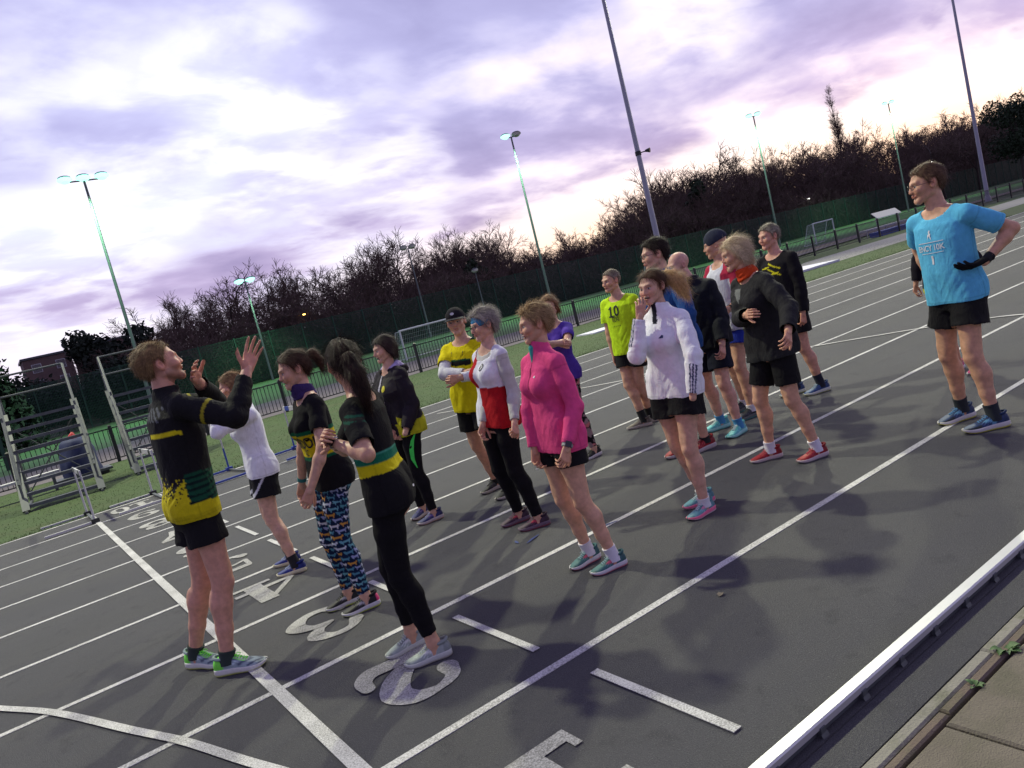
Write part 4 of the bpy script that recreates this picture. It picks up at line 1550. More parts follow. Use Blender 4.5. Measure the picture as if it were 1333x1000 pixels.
        if inf < .012:      # kneecap, shin and calf muscle
            fw = unit(s.foot[i][1]); sd = np.cross(fw, [0, 0, 1.0])
            G.ell(b + fw * .034 * K, None, np.array([.026, .026, .032]) * K, .014)
            for sg, dz in ((1, .0), (-1, -.02)):
                G.ell(b + (c - b) * .27 - fw * .030 * K + sd * sg * .020 * K + np.array([0, 0, dz]), None, np.array([.030, .034, .080]) * K, .02)
            G.ell(b - (b - a) * .16 + fw * .030 * K + sd * .022 * K, None, np.array([.028, .026, .055]) * K, .02)
            G.ell(b - (b - a) * .16 + fw * .030 * K - sd * .022 * K, None, np.array([.028, .026, .055]) * K, .02)

    def seat(s, G, inf=0, k=.04):
        for i in range(2):
            b = s.hip[i] - s.hp * .030 * s.k + s.up * .035
            G.ell(b, None, np.array([.086, .084, .085]) * s.k * (1 if s.m else 1.0) + inf, k)

    def bust(s, G, inf=0, k=.03):
        if s.m: return
        for sg in (-1, 1):
            G.ell(s.tpoint(.62, sg * .066 * s.k, .080 * s.k), None, np.array([.062, .062, .060]) * s.k + inf, k)

    def finish(s, name, V, F, cols, m, parent=None):
        me = np_mesh(name, V - s.mid, F, cols)
        return link_mesh(name, me, m, parent or s.root)

    # ---------------- body
    def body(s, skin, hands=('relaxed', 'relaxed'), palms=None, face=None, beard=None, whole=False):
        G = Field(s.lo, s.hi, s.vox)
        s.torso(G, s.st, .03); s.bust(G); s.seat(G)
        for i in range(2):
            G.cone(s.sh[i], s.tpoint(1.0, 0, -.006), .042 * s.k, .046 * s.k, .03)
            s.leg(G, i); s.arm(G, i)
        G.cone(s.tpoint(.95, 0, -.005), s.head - s.hh * .012 + np.array([0, 0, -.05]), .060 * s.k, .052 * s.k * (1 if s.m else .9), .02)
        V, F = G.mesh()
        # leave out what the clothes wholly cover
        inside = np.zeros(len(V), bool)
        for fld in s.cover:
            inside |= fld.sample(V) < -.016
        if whole: inside[:] = False
        keep = ~inside[F].all(1)
        V, F, _ = prune(V, F, keep)
        skin = np.array(skin)
        colr = np.tile(skin, (len(V), 1))
        for i in range(2):   # knees and elbows a little redder
            for c in (s.knee[i], s.el[i]):
                w = np.exp(-((V - c) ** 2).sum(1) / .05 ** 2)[:, None]
                colr = colr * (1 - .25 * w) + skin * [1.0, .78, .75] * .25 * w
        VV, FF, CC = [V], [F], [colr]
        n = len(V)
        hv, hf, hc = s.head_mesh(skin, face or {}, beard)
        VV.append(hv); FF.append(hf + n); CC.append(hc); n += len(hv)
        for i in range(2):
            if hands[i] is None: continue
            v, f = s.hand(i, hands[i], None if palms is None else palms[i])
            c = np.tile(skin * [1.0, .90, .88], (len(v), 1))
            VV.append(v); FF.append(f + n); CC.append(c); n += len(v)
        V = np.concatenate(VV); F = np.concatenate(FF); Cc = np.concatenate(CC)
        Cc = Cc * (1 + .06 * fbm(V * 35, 2))[:, None]
        s.bodyo = s.finish('body', V, F, Cc, M_skin)
        return s.bodyo

    def hframe(s):
        f = unit(s.hh); r = np.cross(f, [0, 0, 1.0])
        p = math.radians(s.hpitch)
        f2 = f * math.cos(p) + np.array([0, 0, 1.0]) * math.sin(p)
        u = np.cross(r, f2)
        q = math.radians(s.hroll)
        r, u = r * math.cos(q) + u * math.sin(q), -r * math.sin(q) + u * math.cos(q)
        return np.stack([r, f2, u])          # rows: right, forward, up

    def head_mesh(s, skin, face, beard):
        k = s.k * (1.03 if s.m else 1.01)
        Rm = s.hframe(); s.Rm = Rm; s.hk = k
        G = Field((-.105, -.14, -.17), (.105, .15, .14), s.hvox)
        X = .96 if not s.m else 1.0
        qf = np.random.RandomState(sum(map(ord, s.key)) * 13 % 997)
        fv = qf.uniform(-1, 1, 8)
        X *= 1 + .05 * fv[0]
        G.ell((0, -.015, .034), None, (.0745, .094, .084), .02)
        G.ell((0, .028, -.020), None, (.060 * X, .062, .080), .03)
        jw = (1.0 if s.m else .90) * (1 + .08 * fv[1])
        for sg in (-1, 1):
            G.cone((sg * .052 * jw, .0, -.050), (sg * .016, .066, -.088), .020, .017, .02)
            G.cone((sg * .040, .070, .026), (sg * .012, .082, .020), .013, .011, .015)
            G.ell((sg * .040, .058, -.022), None, (.026, .026, .024), .02)
        G.cone((-.010, .069 + .004 * fv[2], -.091 + .006 * fv[3]), (.010, .069 + .004 * fv[2], -.091 + .006 * fv[3]), .0175, .0175, .015)
        # neck stump
        nb = (Rm @ (s.neck - s.head)) / k
        nb = nb / max(1, -nb[2] / .155)
        G.cone((0, -.020, -.045), nb, .050 * (1 if s.m else .9), .052 * (1 if s.m else .9), .02)
        # eye hollows, nose, mouth
        for sg in (-1, 1):
            G.ell((sg * .0315, .094, .004), None, (.019, .016, .0125), .012, True)
            G.ell((sg * .031, .0725, .003), None, (.0135, .0125, .0125), .003)
        G.cone((0, .085 + .003 * fv[4], .012), (0, .1005 + .0045 * fv[5], -.024 + .003 * fv[6]), .0080 + .001 * fv[7], .0106 + .0015 * fv[7], .010)
        for sg in (-1, 1): G.ell((sg * .0105, .093, -.029), None, (.0085, .010, .008), .006)
        smile = face.get('smile', 0); mo = face.get('open', 0)
        wm = .021 + .006 * smile
        for sg in (-1, 1):
            G.cone((0, .0935, -.0500), (sg * wm, .082, -.0535 + .006 * smile), .0062, .004, .005)
            G.cone((0, .0915, -.0605 - mo * .014), (sg * wm, .081, -.0555 + .006 * smile - mo * .004), .0068, .004, .005)
            if smile: G.ell((sg * .038, .066, -.028), None, (.020, .018, .016), .012)
        if mo: G.ell((0, .094, -.0565 - mo * .006), None, (wm * .86, .016, .004 + .010 * mo), .003, True)
        else: G.cone((-wm, .088, -.0545 + .006 * smile), (wm, .088, -.0545 + .006 * smile), .0022, .0022, .003, neg=True)
        for sg in (-1, 1):
            ax = np.array([[.92, -sg * .0 - .38 * sg * 0, 0], [0, 1, .18], [0, -.18, 1]], float)
            G.ell((sg * .078, -.012, -.002), ax, (.011, .019, .032), .006)
            G.ell((sg * .087, -.006, .002), ax, (.007, .010, .017), .005, True)
        V, F = G.mesh()
        V = relax(V, F, 1, .35)
        c = np.tile(np.array(skin), (len(V), 1))
        x, y, z = V.T
        ax_ = np.abs(x)

        def blend(mask, colr, w=1.0):
            mk = np.clip(mask, 0, 1)[:, None] * w
            c[:] = c * (1 - mk) + np.array(colr) * mk
        g = lambda cx, cy, cz, r: np.exp(-(((ax_ - cx) / r[0]) ** 2 + ((y - cy) / r[1]) ** 2 + ((z - cz) / r[2]) ** 2))
        red = np.array(skin) * [1.05, .72, .68]
        blend(g(.042, .07, -.022, (.024, .03, .022)), red, .45)
        blend(g(0, .112, -.026, (.014, .02, .014)), red, .55)
        blend(g(.082, -.01, 0, (.02, .03, .04)), red, .5)
        blend((y > .07) * np.exp(-((z + .055 - .006 * smile * (ax_ / .02)) / .009) ** 2) * (ax_ < wm + .003), np.array(skin) * [.82, .48, .46], .8)
        if mo: blend((y > .066) * (np.abs(z + .0565 + mo * .006) < .003 + .0095 * mo) * (ax_ < wm * .8), (.05, .012, .012), 1)
        if smile and mo: blend((y > .060) * (np.abs(z + .0515) < .0048) * (ax_ < wm * .72), (.62, .58, .50), .9)
        if face.get('old'):  # forehead, cheek and under-eye creases: their shade put into the skin colour
            for dz in (.045, .055): blend((y > .05) * np.exp(-((z - dz + .004 * np.sin(x * 60)) / .0022) ** 2) * (ax_ < .045), np.array(skin) * .6, .35)
            tt_ = np.clip((-.026 - z) / .034, 0, 1)
            blend((y > .05) * np.exp(-((ax_ - .017 - .020 * tt_) / .0042) ** 2) * (z < -.022) * (z > -.066), np.array(skin) * [.62, .52, .5], .6)
            blend(g(.034, .08, -.014, (.017, .02, .004)), np.array(skin) * [.68, .58, .58], .5)
        brow = face.get('brow', (.06, .04, .025))
        blend((y > .06) * np.exp(-((z - .0245 + .08 * (ax_ - .03) ** 2 * 20) / .0048) ** 2) * (ax_ > .011) * (ax_ < .046), brow, .5)
        blend((y > .060) * (np.abs(z - .003) < .0062) * (np.abs(ax_ - .0315) < .0125), (.50, .46, .43), 1)
        blend((y > .060) * (np.abs(z - .003) < .0062) * (np.abs(ax_ - .0315) < .0060), (.035, .025, .02), 1)
        blend((y > .058) * (np.abs(z - .0105) < .0026) * (np.abs(ax_ - .0315) < .0155), (.06, .035, .03), .5)
        if beard is not None:
            bz = (z < -.030 + .0 * y) * (y > -.005) * (z > -.125) * ((z < -.062) | (ax_ > .026) | (z > -.049))
            bz = bz * (1 - np.clip((z + .045) / .03, 0, 1) * .7)
            blend(bz.astype(float), beard, .55)
        # clip the hidden lower end
        V = V * k
        W = V @ Rm + s.head
        s.headfield = G
        return W, F, c

    def tohead(s, P):
        return (np.asarray(P) * s.hk) @ s.Rm + s.head

    # ---------------- hair
    def hair(s, colr, style='short', thick=.012, line=None, col2=None, strands=2200, slen=.03, lift=.35, fringe=False, tail=None, name='hair', seed=1):
        k = s.hk
        q = np.random.RandomState(seed)
        line = line or [(-.14, -.062), (-.085, -.066), (-.052, -.048), (-.040, .012), (-.032, .034), (.006, .036), (.013, .002), (.024, .030), (.050, .066), (.075, .084), (.12, .105)]
        ly, lz = zip(*line)
        h = s.hvox * 1.05
        G = Field((-.15, -.26, -.30), (.15, .16, .19), h)
        t = thick
        G.ell((0, -.017, .034), None, (.0755 + t, .095 + t, .085 + t * 1.15), .01)
        if style in ('bob', 'long', 'chin'):
            for sg in (-1, 1):
                G.cone((sg * .060, -.015, .02), (sg * (.066 + t * .6), -.012, -.055 if style != 'long' else -.12), .026 + t, .020 + t * .7, .03)
            G.cone((0, -.060, .0), (0, -.075, -.06 if style != 'long' else -.14), .045 + t, .034 + t, .03)
        n3 = np.stack(np.meshgrid(*G.ax, indexing='ij'), -1)
        flow = vnoise((n3 * [70, 26, 26]).reshape(-1, 3)).reshape(G.n) * .0045 + vnoise((n3 * 30).reshape(-1, 3) + 5).reshape(G.n) * (.003 + t * .18)
        G.F += flow.astype(np.float32)
        zmin = np.interp(G.ax[1], ly, lz)[None, :, None]
        wob = vnoise((n3 * 60).reshape(-1, 3)).reshape(G.n) * .004
        G.F = np.maximum(G.F, (zmin - G.ax[2][None, None, :] + wob).astype(np.float32))
        # keep only the shell outside the skull
        if fringe:
            G.ell((0, .060, .070), None, (.062, .036, .026), .01)
        if tail is not None:
            pts, rad = tail
            for a, b, ra, rb in zip(pts[:-1], pts[1:], rad[:-1], rad[1:]): G.cone(a, b, ra, rb, .012)
            G.F += (vnoise((n3 * [120, 40, 22]).reshape(-1, 3)).reshape(G.n) * .003).astype(np.float32)
        V, F = G.mesh()
        N = normals(V, F)
        c1 = np.array(colr); c2 = np.array(col2 if col2 is not None else c1 * 1.6)
        mixv = np.clip(.5 + .9 * vnoise(V * [55, 22, 22]) + .3 * vnoise(V * 90), 0, 1)[:, None]
        cc = c1 * (1 - mixv) + c2 * mixv
        # loose strands
        strands = int(strands * 2.4)
        idx = q.randint(0, len(V), strands)
        P = V[idx]; n = N[idx]
        fl = np.stack([P[:, 0] * 1.5, -np.ones(len(P)) * .35 + (P[:, 1] > .03) * .1, -np.ones(len(P)) * .5 - np.clip(.06 - P[:, 2], 0, 1) * 6], 1)
        if fringe: fl[:, 1] += (P[:, 1] > .02) * .9
        fl = fl - (fl * n).sum(1)[:, None] * n
        fl /= np.maximum(np.linalg.norm(fl, axis=1), 1e-6)[:, None]
        d = fl + n * (lift + (.75 if lift > .3 else .28) * (q.rand(strands) > .74))[:, None] + q.randn(*fl.shape) * .30
        d /= np.linalg.norm(d, axis=1)[:, None]
        Ls = slen * q.uniform(.5, 1.3, strands)[:, None]
        w = np.cross(d, n); w /= np.maximum(np.linalg.norm(w, axis=1), 1e-6)[:, None]
        w *= q.uniform(.0003, .0008, strands)[:, None] / .9
        b0 = P - n * .003
        m1 = b0 + d * Ls * .55 + n * .001
        e1 = b0 + d * Ls + fl * Ls * .25 - n * .002
        sv = np.stack([b0 - w, b0 + w, m1 + w * .8, m1 - w * .8, e1 + w * .15, e1 - w * .15], 1).reshape(-1, 3)
        o = np.arange(strands) * 6 + len(V)
        sf = np.concatenate([np.stack([o, o + 1, o + 2, o + 3], 1), np.stack([o + 3, o + 2, o + 4, o + 5], 1)])
        sc = np.repeat(c1 * (1 - (r_ := q.rand(strands, 1))) + c2 * r_, 6, axis=0)
        VV = np.concatenate([V, sv]); FF = np.concatenate([F, sf]); CC = np.concatenate([cc, sc])
        return s.finish(name, s.tohead(VV / 1.0), FF, CC, M_hair)

    # ---------------- hands
    def hand(s, i, pose, palm):
        k = s.k * (1.0 if s.m else .92)
        fd = unit(s.wr[i] - s.el[i])
        if palm is None:
            palm = -unit(s.frame(.3)[0]) * (1 if i == 1 else -1)        # palm towards the thigh
        pose_d = dict(relaxed=dict(curl=(22, 28, 18), spread=3, thumb=.55, bend=0), open=dict(curl=(12, 18, 12), spread=6, thumb=.95, bend=8),
                      fist=dict(curl=(72, 85, 50), spread=0, thumb=.35, bend=0), half=dict(curl=(42, 48, 28), spread=2, thumb=.5, bend=0),
                      face=dict(curl=(28, 40, 25), spread=4, thumb=.7, bend=0), grip=dict(curl=(60, 60, 40), spread=1, thumb=.5, bend=0))[pose] if isinstance(pose, str) else pose
        z = np.asarray(palm, float); z = unit(z - (z @ fd) * fd)
        y = fd
        if pose_d.get('bend'):
            a = math.radians(pose_d['bend']); y, z = y * math.cos(a) + z * math.sin(a), z * math.cos(a) - y * math.sin(a)
        x = np.cross(y, z)                     # thumb side for the right hand with palm +z is -x or +x by hand
        tx = 1 if i == 0 else -1
        Rm = np.stack([x, y, z])
        G = Field((-.085, -.04, -.06), (.085, .215, .115), .0038 if s.vox < .0095 else .0045)
        kx = [.030, .010, -.010, -.028]; ky = [.090, .094, .089, .080]
        lens = [(.043, .026, .021), (.048, .029, .023), (.044, .027, .022), (.034, .021, .019)]
        rad = [.0090, .0092, .0088, .0078]
        for j in range(4):
            G.cone((kx[j] * .55 * tx, .012, 0), (kx[j] * tx, ky[j], 0), .0145, .0108, .010)
        G.cone((.0, -.045, 0), (0, .02, 0), .024, .021, .014, np.array([0, 0, 1.0]), .72)
        G.ell((.018 * tx, .035, .008), None, (.016, .030, .014), .012)
        for j in range(4):
            p = np.array([kx[j] * tx, ky[j], 0.0])
            sp = math.radians(pose_d['spread']) * (1.5, .4, -.6, -1.7)[j] * tx
            ang = 0
            for m_, L_ in enumerate(lens[j]):
                ang += math.radians(pose_d['curl'][m_]) * (1 + .06 * (j - 1.5))
                d = np.array([math.sin(sp) * math.cos(ang), math.cos(sp) * math.cos(ang), math.sin(ang)])
                e = p + d * L_
                r0 = rad[j] * (1 - .10 * m_); r1 = rad[j] * (1 - .10 * (m_ + 1))
                G.cone(p, e, r0, r1, .0035)
                p = e
        th = pose_d['thumb']
        p = np.array([.022 * tx, .022, .006])
        d = unit(np.array([(.35 + .6 * th) * tx, .75, .28]))
        for m_, L_ in enumerate((.044, .034, .027)):
            e = p + d * L_
            G.cone(p, e, (.0135, .0105, .0098)[m_], (.0108, .0098, .0080)[m_], .005)
            p = e; d = unit(d + np.array([-.22 * tx * (1.2 - th), .18, .16 * (1.3 - th)]))
        V, F = G.mesh()
        W = (V * k) @ Rm + s.wr[i]
        return W, F

    # ---------------- clothes
    def gst(s, loose, inf, hem, drape=.0):
        """widened torso sections: cloth hangs from the chest"""
        st = s.st.copy()
        tt = np.array([-.55, -.40, -.24, -.10, .05, .15, .25, .35, .45, .55, .65, .75, .82, .93, 1.0, 1.08])
        o = np.zeros((len(tt), 4)); o[:, 0] = tt
        for c in (1, 2, 3): o[:, c] = np.interp(tt, st[:, 0], st[:, c])
        hipmax = o[3]
        o[:3, 1:] = np.maximum(o[:3, 1:], hipmax[1:] * .97)
        i = 10
        for j in range(i - 1, -1, -1):
            for c in (1, 2, 3):
                o[j, c] = o[j, c] * (1 - loose) + max(o[j, c], o[j + 1, c] * (1.0 + drape)) * loose
        o[:, 1:] += inf
        o[-3:, 1:] -= inf * .55
        return o

    def top(s, name, colf, hem=-.14, sleeve=.55, loose=.8, inf=.012, sinf=.014, cuff=None, collar=0.0, neckcut=1.06, fold=.0055, m=None, flare=.006, seed=0, sides=(1, 1), drape=.0, vox=None, collar_r=.062, base=True, under=.0, parent=None):
        """one garment for the upper body; sleeve: 0 none, <1 part of the upper arm, 1..2 to that share of the forearm"""
        G = Field(s.lo, s.hi, vox or s.vox)
        st = s.gst(loose, inf, hem, drape)
        if base:
            s.torso(G, st, .03, top=1.10, bot=-.52)
            s.bust(G, inf * .9, .04)
            for i in range(2):
                G.cone(s.sh[i], s.tpoint(1.0, 0, -.006), .042 * s.k + inf * .7, .046 * s.k + inf * .5, .03)
            if hem < -.1:      # hangs over the hips, outside whatever is worn below
                s.seat(G, inf + .002, .05)
                for i in range(2):
                    d_ = unit(s.knee[i] - s.hip[i]); ls = .88 if s.m else .95
                    G.cone(s.hip[i] - d_ * .10, s.hip[i] + d_ * .16, .082 * ls * s.k * s.bulk ** .5 + inf + under, .092 * ls * s.k * s.bulk ** .5 + inf + under, .05)
        raws = []
        planes = []
        if sleeve > 0:
            for i in range(2):
                if not sides[i]: continue
                A = G.like()
                a, b, c = s.sh[i], s.el[i], s.wr[i]
                s.arm(A, i, sinf, .02, upto=min(sleeve + .15, 1.0) if sleeve <= 1 else 2.0, flare=flare if sleeve <= 1 else 0, infw=cuff)
                if sleeve <= 1: p, n = a + (b - a) * sleeve, unit(b - a)
                else: p, n = b + (c - b) * (sleeve - 1), unit(c - b)
                raw = A.F.copy()
                A.plane(p, n)
                if not base: A.plane(a + (b - a) * .02, -unit(b - a))
                raws.append((raw, p, n)); planes.append((p, n, .16))
                if not base: G.F = smin(G.F, A.F, .018)
        if base:
            p = s.tpoint(hem, 0, 0); s.hem = hem
            G.plane(p, -s.up)
            ARM = G.like()
            for (r, pp, nn) in raws:
                A = G.like(); A.F = r.copy(); A.plane(pp, nn)
                ARM.F = np.minimum(ARM.F, A.F)
            G.F = smin(G.F, ARM.F, .018)
            if collar > 0:
                a = s.tpoint(.93, 0, .004); d = unit(s.head - s.hh * .01 - a)
                rr = collar_r * s.k * (1 if s.m else .92)
                Ck = G.like(); Ck.cone(a, a + d * (collar + .10), rr + .008, rr, .01)
                e = s.tpoint(1.0, 0, 0) + d * collar
                Ck.plane(e, unit(d - .35 * s.hs))
                cut = (e, unit(d - .35 * s.hs))
                G.F = smin(G.F, Ck.F, .012)
                planes.append((e, cut[1], .085))
            else:
                r, f = s.frame(1)
                n = unit(s.up - f * .22)
                e = s.tpoint(neckcut, 0, 0)
                # only near the neck, so that raised arms are not cut
                near = np.maximum(self_plane(G, e, n), 0 * G.F)
                dd = np.sqrt(sum((A - c) ** 2 for A, c in zip(np.meshgrid(*G.ax, indexing='ij', sparse=True), e)))
                G.F = np.where(dd < .115 * s.k, np.maximum(G.F, near), G.F).astype(np.float32)
                planes.append((e, n, .12))
            planes.append((p, -s.up, .30))
        cover = G.like(); cover.F = G.F
        s.cover.append(cover)
        V, F = G.mesh()
        # open the cuffs, the hem and the neck
        fc = V[F].mean(1)
        kill = np.zeros(len(F), bool)
        hv = G.h
        fn = np.cross(V[F[:, 2]] - V[F[:, 0]], V[F[:, 3]] - V[F[:, 1]]); fn /= np.maximum(np.linalg.norm(fn, axis=1), 1e-9)[:, None]
        for p_, n_, rad in planes:
            dd = (fc - p_) @ n_
            kill |= (np.abs(dd) < 1.0 * hv) & (np.linalg.norm(fc - p_ - dd[:, None] * n_, axis=1) < rad) & (fn @ n_ > .82)
        V, F, _ = prune(V, F, ~kill)
        V, ctx = s.wrinkle(V, F, fold, seed)
        V = relax(V, F, 1, .3)
        cols = colf(ctx)
        # seams and stitched hems
        tau, lab, ta = ctx['tau'], ctx['lab'], ctx['tarm']
        sm = (lab == 0) & (np.abs(tau - hem - .035) < .006) if base else np.zeros(len(V), bool)
        if sleeve > 0:
            sm |= (lab > 0) & ((np.abs(ta - sleeve + .07) < .012) | ((ta > .125) & (ta < .155)))
        if base: sm |= (lab == 0) & (np.abs(ctx['v'] + .012) < .004) & (tau < .8)
        cols[sm] = cols[sm] * .8
        s.last = (V, F, ctx)
        return s.finish(name, V, F, cols, m or M_cloth, parent)

    def wrinkle(s, V, F, amp, seed):
        tau, u, v = s.tcoord(V)
        lab = np.zeros(len(V), int); tarm = np.zeros(len(V)); best = np.full(len(V), 9.0)
        # distance to arm bones decides which vertices are sleeve
        aa = np.interp(tau, s.st[:, 0], s.st[:, 1]); bb = np.where(v > 0, np.interp(tau, s.st[:, 0], s.st[:, 2]), np.interp(tau, s.st[:, 0], s.st[:, 3]))
        dt = (np.sqrt((u / aa) ** 2 + (v / bb) ** 2) - 1) * np.minimum(aa, bb)
        dt = np.where((tau > 1.02) | (tau < -.6), np.maximum(dt, .05), dt)
        best = dt - .004
        axu = np.zeros(len(V)); axv = np.zeros(len(V))
        for i in range(2):
            for jn, (a, b) in enumerate(((s.sh[i], s.el[i]), (s.el[i], s.wr[i]))):
                ab = b - a; t = np.clip((V - a) @ ab / (ab @ ab), 0, 1.1)
                off = V - a - t[:, None] * ab
                d = np.linalg.norm(off, axis=1) - .046 * s.k
                m = d < best
                if jn == 0: m &= (t > .12)
                best = np.where(m, d, best); lab[m] = 1 + i; tarm[m] = (jn + t)[m]
        N = normals(V, F)
        so = seed * 7.7 + len(s.key) + ord(s.key[-1])
        tor = lab == 0
        D = np.zeros(len(V))
        # hanging folds and pulls of the body of the garment
        P = np.stack([u * 13, v * 13, tau * s.L * 5.5 + np.abs(u) * 5], 1) + so
        n1 = vnoise(P) + .5 * vnoise(P * 2.1 + 3)
        P2 = np.stack([u * 7, v * 7, tau * s.L * 24 - np.abs(u) * 30], 1) + so + 9
        n2 = 1 - 2 * np.abs(vnoise(P2))
        wl = np.clip(1.15 - tau, .3, 1.2)
        D = np.where(tor, amp * (n1 * .9 * wl + n2 * .55 * np.exp(-((tau - .15) / .28) ** 2) + .35 * n2 * np.exp(-((tau - .8) / .12) ** 2)), D)
        # rings of the sleeve, gathered at the elbow and cuff
        La = .3 * s.k
        Pa = np.stack([V[:, 0] * 17, V[:, 1] * 17, tarm * La * 26 + V[:, 2] * 14], 1) + so + 21
        ring = 1 - 2 * np.abs(vnoise(Pa))
        g = .5 + 1.1 * np.exp(-((tarm - 1.0) / .22) ** 2) + .6 * np.exp(-((tarm - 1.85) / .15) ** 2)
        D = np.where(~tor, amp * (ring * g * .55 + .55 * vnoise(V * 16 + so)), D)
        V2 = V + N * D[:, None]
        return V2, dict(V=V2, tau=tau, u=u, v=v, lab=lab, tarm=tarm, N=N, a=u / np.maximum(aa, .02), s=s)

    def bottom(s, name, colf, kind='shorts', length=.30, inf=.014, hem=.028, waist=.12, fold=.005, m=None, seed=3, vox=None, split=False):
        G = Field(s.lo, s.hi, vox or s.vox)
        planes = []
        st = s.st.copy(); st[:, 1:] += inf
        s.torso(G, st, .03, top=.3, bot=-.22 if kind == 'shorts' else -.2)
        s.seat(G, inf * .8, .05)
        for i in range(2):
            A = G.like()
            a, b, c = s.hip[i], s.knee[i], s.ank[i]
            if kind == 'shorts':
                e = a + (b - a) * (length + .25)
                f = length + .25
                ls = .88 if s.m else .95
                K = s.k * s.bulk ** .5
                A.cone(a, e, .090 * ls * K + inf, (.080 * ls * K + hem) * 1.0 + (f - .5) * .0, .02)
                out = unit(s.hip[i] - s.hip[1 - i])
                p = a + (b - a) * length; n = unit(b - a)
                A.plane(p, n)
            else:
                s.leg(A, i, inf, .02)
                p = b + (c - b) * length; n = unit(c - b)
                A.plane(p, n)
            planes.append((p, n, .125))
            G.F = smin(G.F, A.F, .022)
        waist = (s.hem if getattr(s, 'hem', None) is not None else 0) + .022
        G.plane(s.tpoint(waist, 0, 0), s.up)
        cover = G.like(); cover.F = G.F
        s.cover.append(cover)
        V, F = G.mesh()
        fc = V[F].mean(1); hv = G.h
        fn = np.cross(V[F[:, 2]] - V[F[:, 0]], V[F[:, 3]] - V[F[:, 1]]); fn /= np.maximum(np.linalg.norm(fn, axis=1), 1e-9)[:, None]
        kill = np.zeros(len(F), bool)
        for p_, n_, rad in planes:
            dd = (fc - p_) @ n_
            kill |= (np.abs(dd) < hv) & (np.linalg.norm(fc - p_ - dd[:, None] * n_, axis=1) < rad) & (fn @ n_ > .82)
        V, F, _ = prune(V, F, ~kill)
        tau, u, v = s.tcoord(V)
        N = normals(V, F)
        leg = np.where(np.linalg.norm(V - s.hip[0] - ((V - s.hip[0]) @ unit(s.knee[0] - s.hip[0]))[:, None] * unit(s.knee[0] - s.hip[0]), axis=1) < np.linalg.norm(V - s.hip[1] - ((V - s.hip[1]) @ unit(s.knee[1] - s.hip[1]))[:, None] * unit(s.knee[1] - s.hip[1]), axis=1), 0, 1)
        so = seed * 5.1 + ord(s.key[-1])
        if kind == 'shorts':
            P = np.stack([u * 20, v * 20, V[:, 2] * 5], 1) + so
            D = fold * (vnoise(P) + .5 * (1 - 2 * np.abs(vnoise(P * [.6, .6, 3.2] + 4)))) * np.clip((waist - tau) * 4, 0, 1.2)
        else:
            D = 0
            for i in range(2):
                for c0, w in ((s.knee[i], .07), (s.ank[i] + np.array([0, 0, .03]), .06), (s.hip[i], .07)):
                    z = np.exp(-((V - c0) ** 2).sum(1) / w ** 2)
                    D = D + z * (1 - 2 * np.abs(vnoise(np.stack([V[:, 0] * 10, V[:, 1] * 10, V[:, 2] * 55], 1) + so)))
            D = fold * .8 * D + .0012 * vnoise(V * 30)
        V = V + N * D[:, None]
        V = relax(V, F, 1, .3)
        ctx = dict(V=V, tau=tau, u=u, v=v, leg=leg, N=N, s=s, a=u)
        return s.finish(name, V, F, colf(ctx), m or M_shell)

    # ---------------- shoes and socks
    def shoes(s, up_c, sole_c, accent=None, lace=(.6, .6, .6), pattern=None, sock=None, sock_top=.13, out_c=None):
        K = s.slen
        y = np.array([-.5, -.485, -.44, -.36, -.24, -.12, .0, .10, .20, .30, .38, .44, .48, .497])
        w = np.array([.018, .060, .094, .112, .116, .112, .120, .136, .148, .146, .126, .092, .050, .014]) * 1.16
        off = np.array([0, 0, 0, 0, .002, .006, .012, .014, .012, .006, -.006, -.02, -.032, -.036])
        ht = np.array([.17, .26, .32, .345, .35, .33, .278, .230, .196, .168, .144, .118, .100, .09])
        zt = np.array([.130, .134, .138, .138, .134, .128, .120, .112, .106, .102, .100, .100, .104, .108])
        zb = np.array([.035, .02, .006, 0, 0, 0, 0, 0, .0, .006, .018, .036, .056, .07])
        yi = np.linspace(0, 1, 34); yi = -.5 + (1 - np.cos(math.pi * yi)) / 2 * .997
        I = lambda a: np.interp(yi, y, a)
        W, O, HT, ZT, ZB = I(w), I(off), I(ht), I(zt), I(zb)
        W[0] = W[-1] = .004
        for i in range(2):
            c, v = s.foot[i]; v = unit(v); xr = np.cross(v, [0, 0, 1.0])   # right of the foot
            med = 1 if i == 0 else -1      # inner side
            n = 20
            # upper
            V, uvw = [], []
            for j in range(len(yi)):
                for q in range(n + 1):
                    t = math.pi * q / n
                    cs, sn = math.cos(t), math.sin(t)
                    ex = .62
                    xx = W[j] * np.sign(cs) * abs(cs) ** ex * (1.0 - .10 * sn) * .97
                    narrow = 1 - .45 * max(0, min(1, (-.02 - yi[j]) / .2)) * sn ** 3 if yi[j] < 0 else 1
                    zz = ZT[j] * .72 + (HT[j] - ZT[j] * .72) * sn ** (.75 if yi[j] > 0 else .55)
                    V.append(((xx * narrow + O[j] * med * -1 * .9), yi[j], zz)); uvw.append((q / n, yi[j], zz, (cs > 0)))
            F = [(j * (n + 1) + q, j * (n + 1) + q + 1, (j + 1) * (n + 1) + q + 1, (j + 1) * (n + 1) + q) for j in range(len(yi) - 1) for q in range(n)]
            V = np.array(V) * K; U = np.array(uvw)
            V += (vnoise(V * 45 + i) * .0012)[:, None]
            cols = np.tile(np.array(up_c), (len(V), 1))
            ang = np.abs(U[:, 0] - .5) * 2         # 0 at the top, 1 at the sole
            toe = (U[:, 1] > .36) & (ang > .25)
            cols[toe] = cols[toe] * .62
            eyes = (ang > .24) & (ang < .34) & (U[:, 1] > -.14) & (U[:, 1] < .17)
            cols[eyes] = cols[eyes] * .6
            heel = (U[:, 1] < -.36)
            cols[heel] = cols[heel] * .7
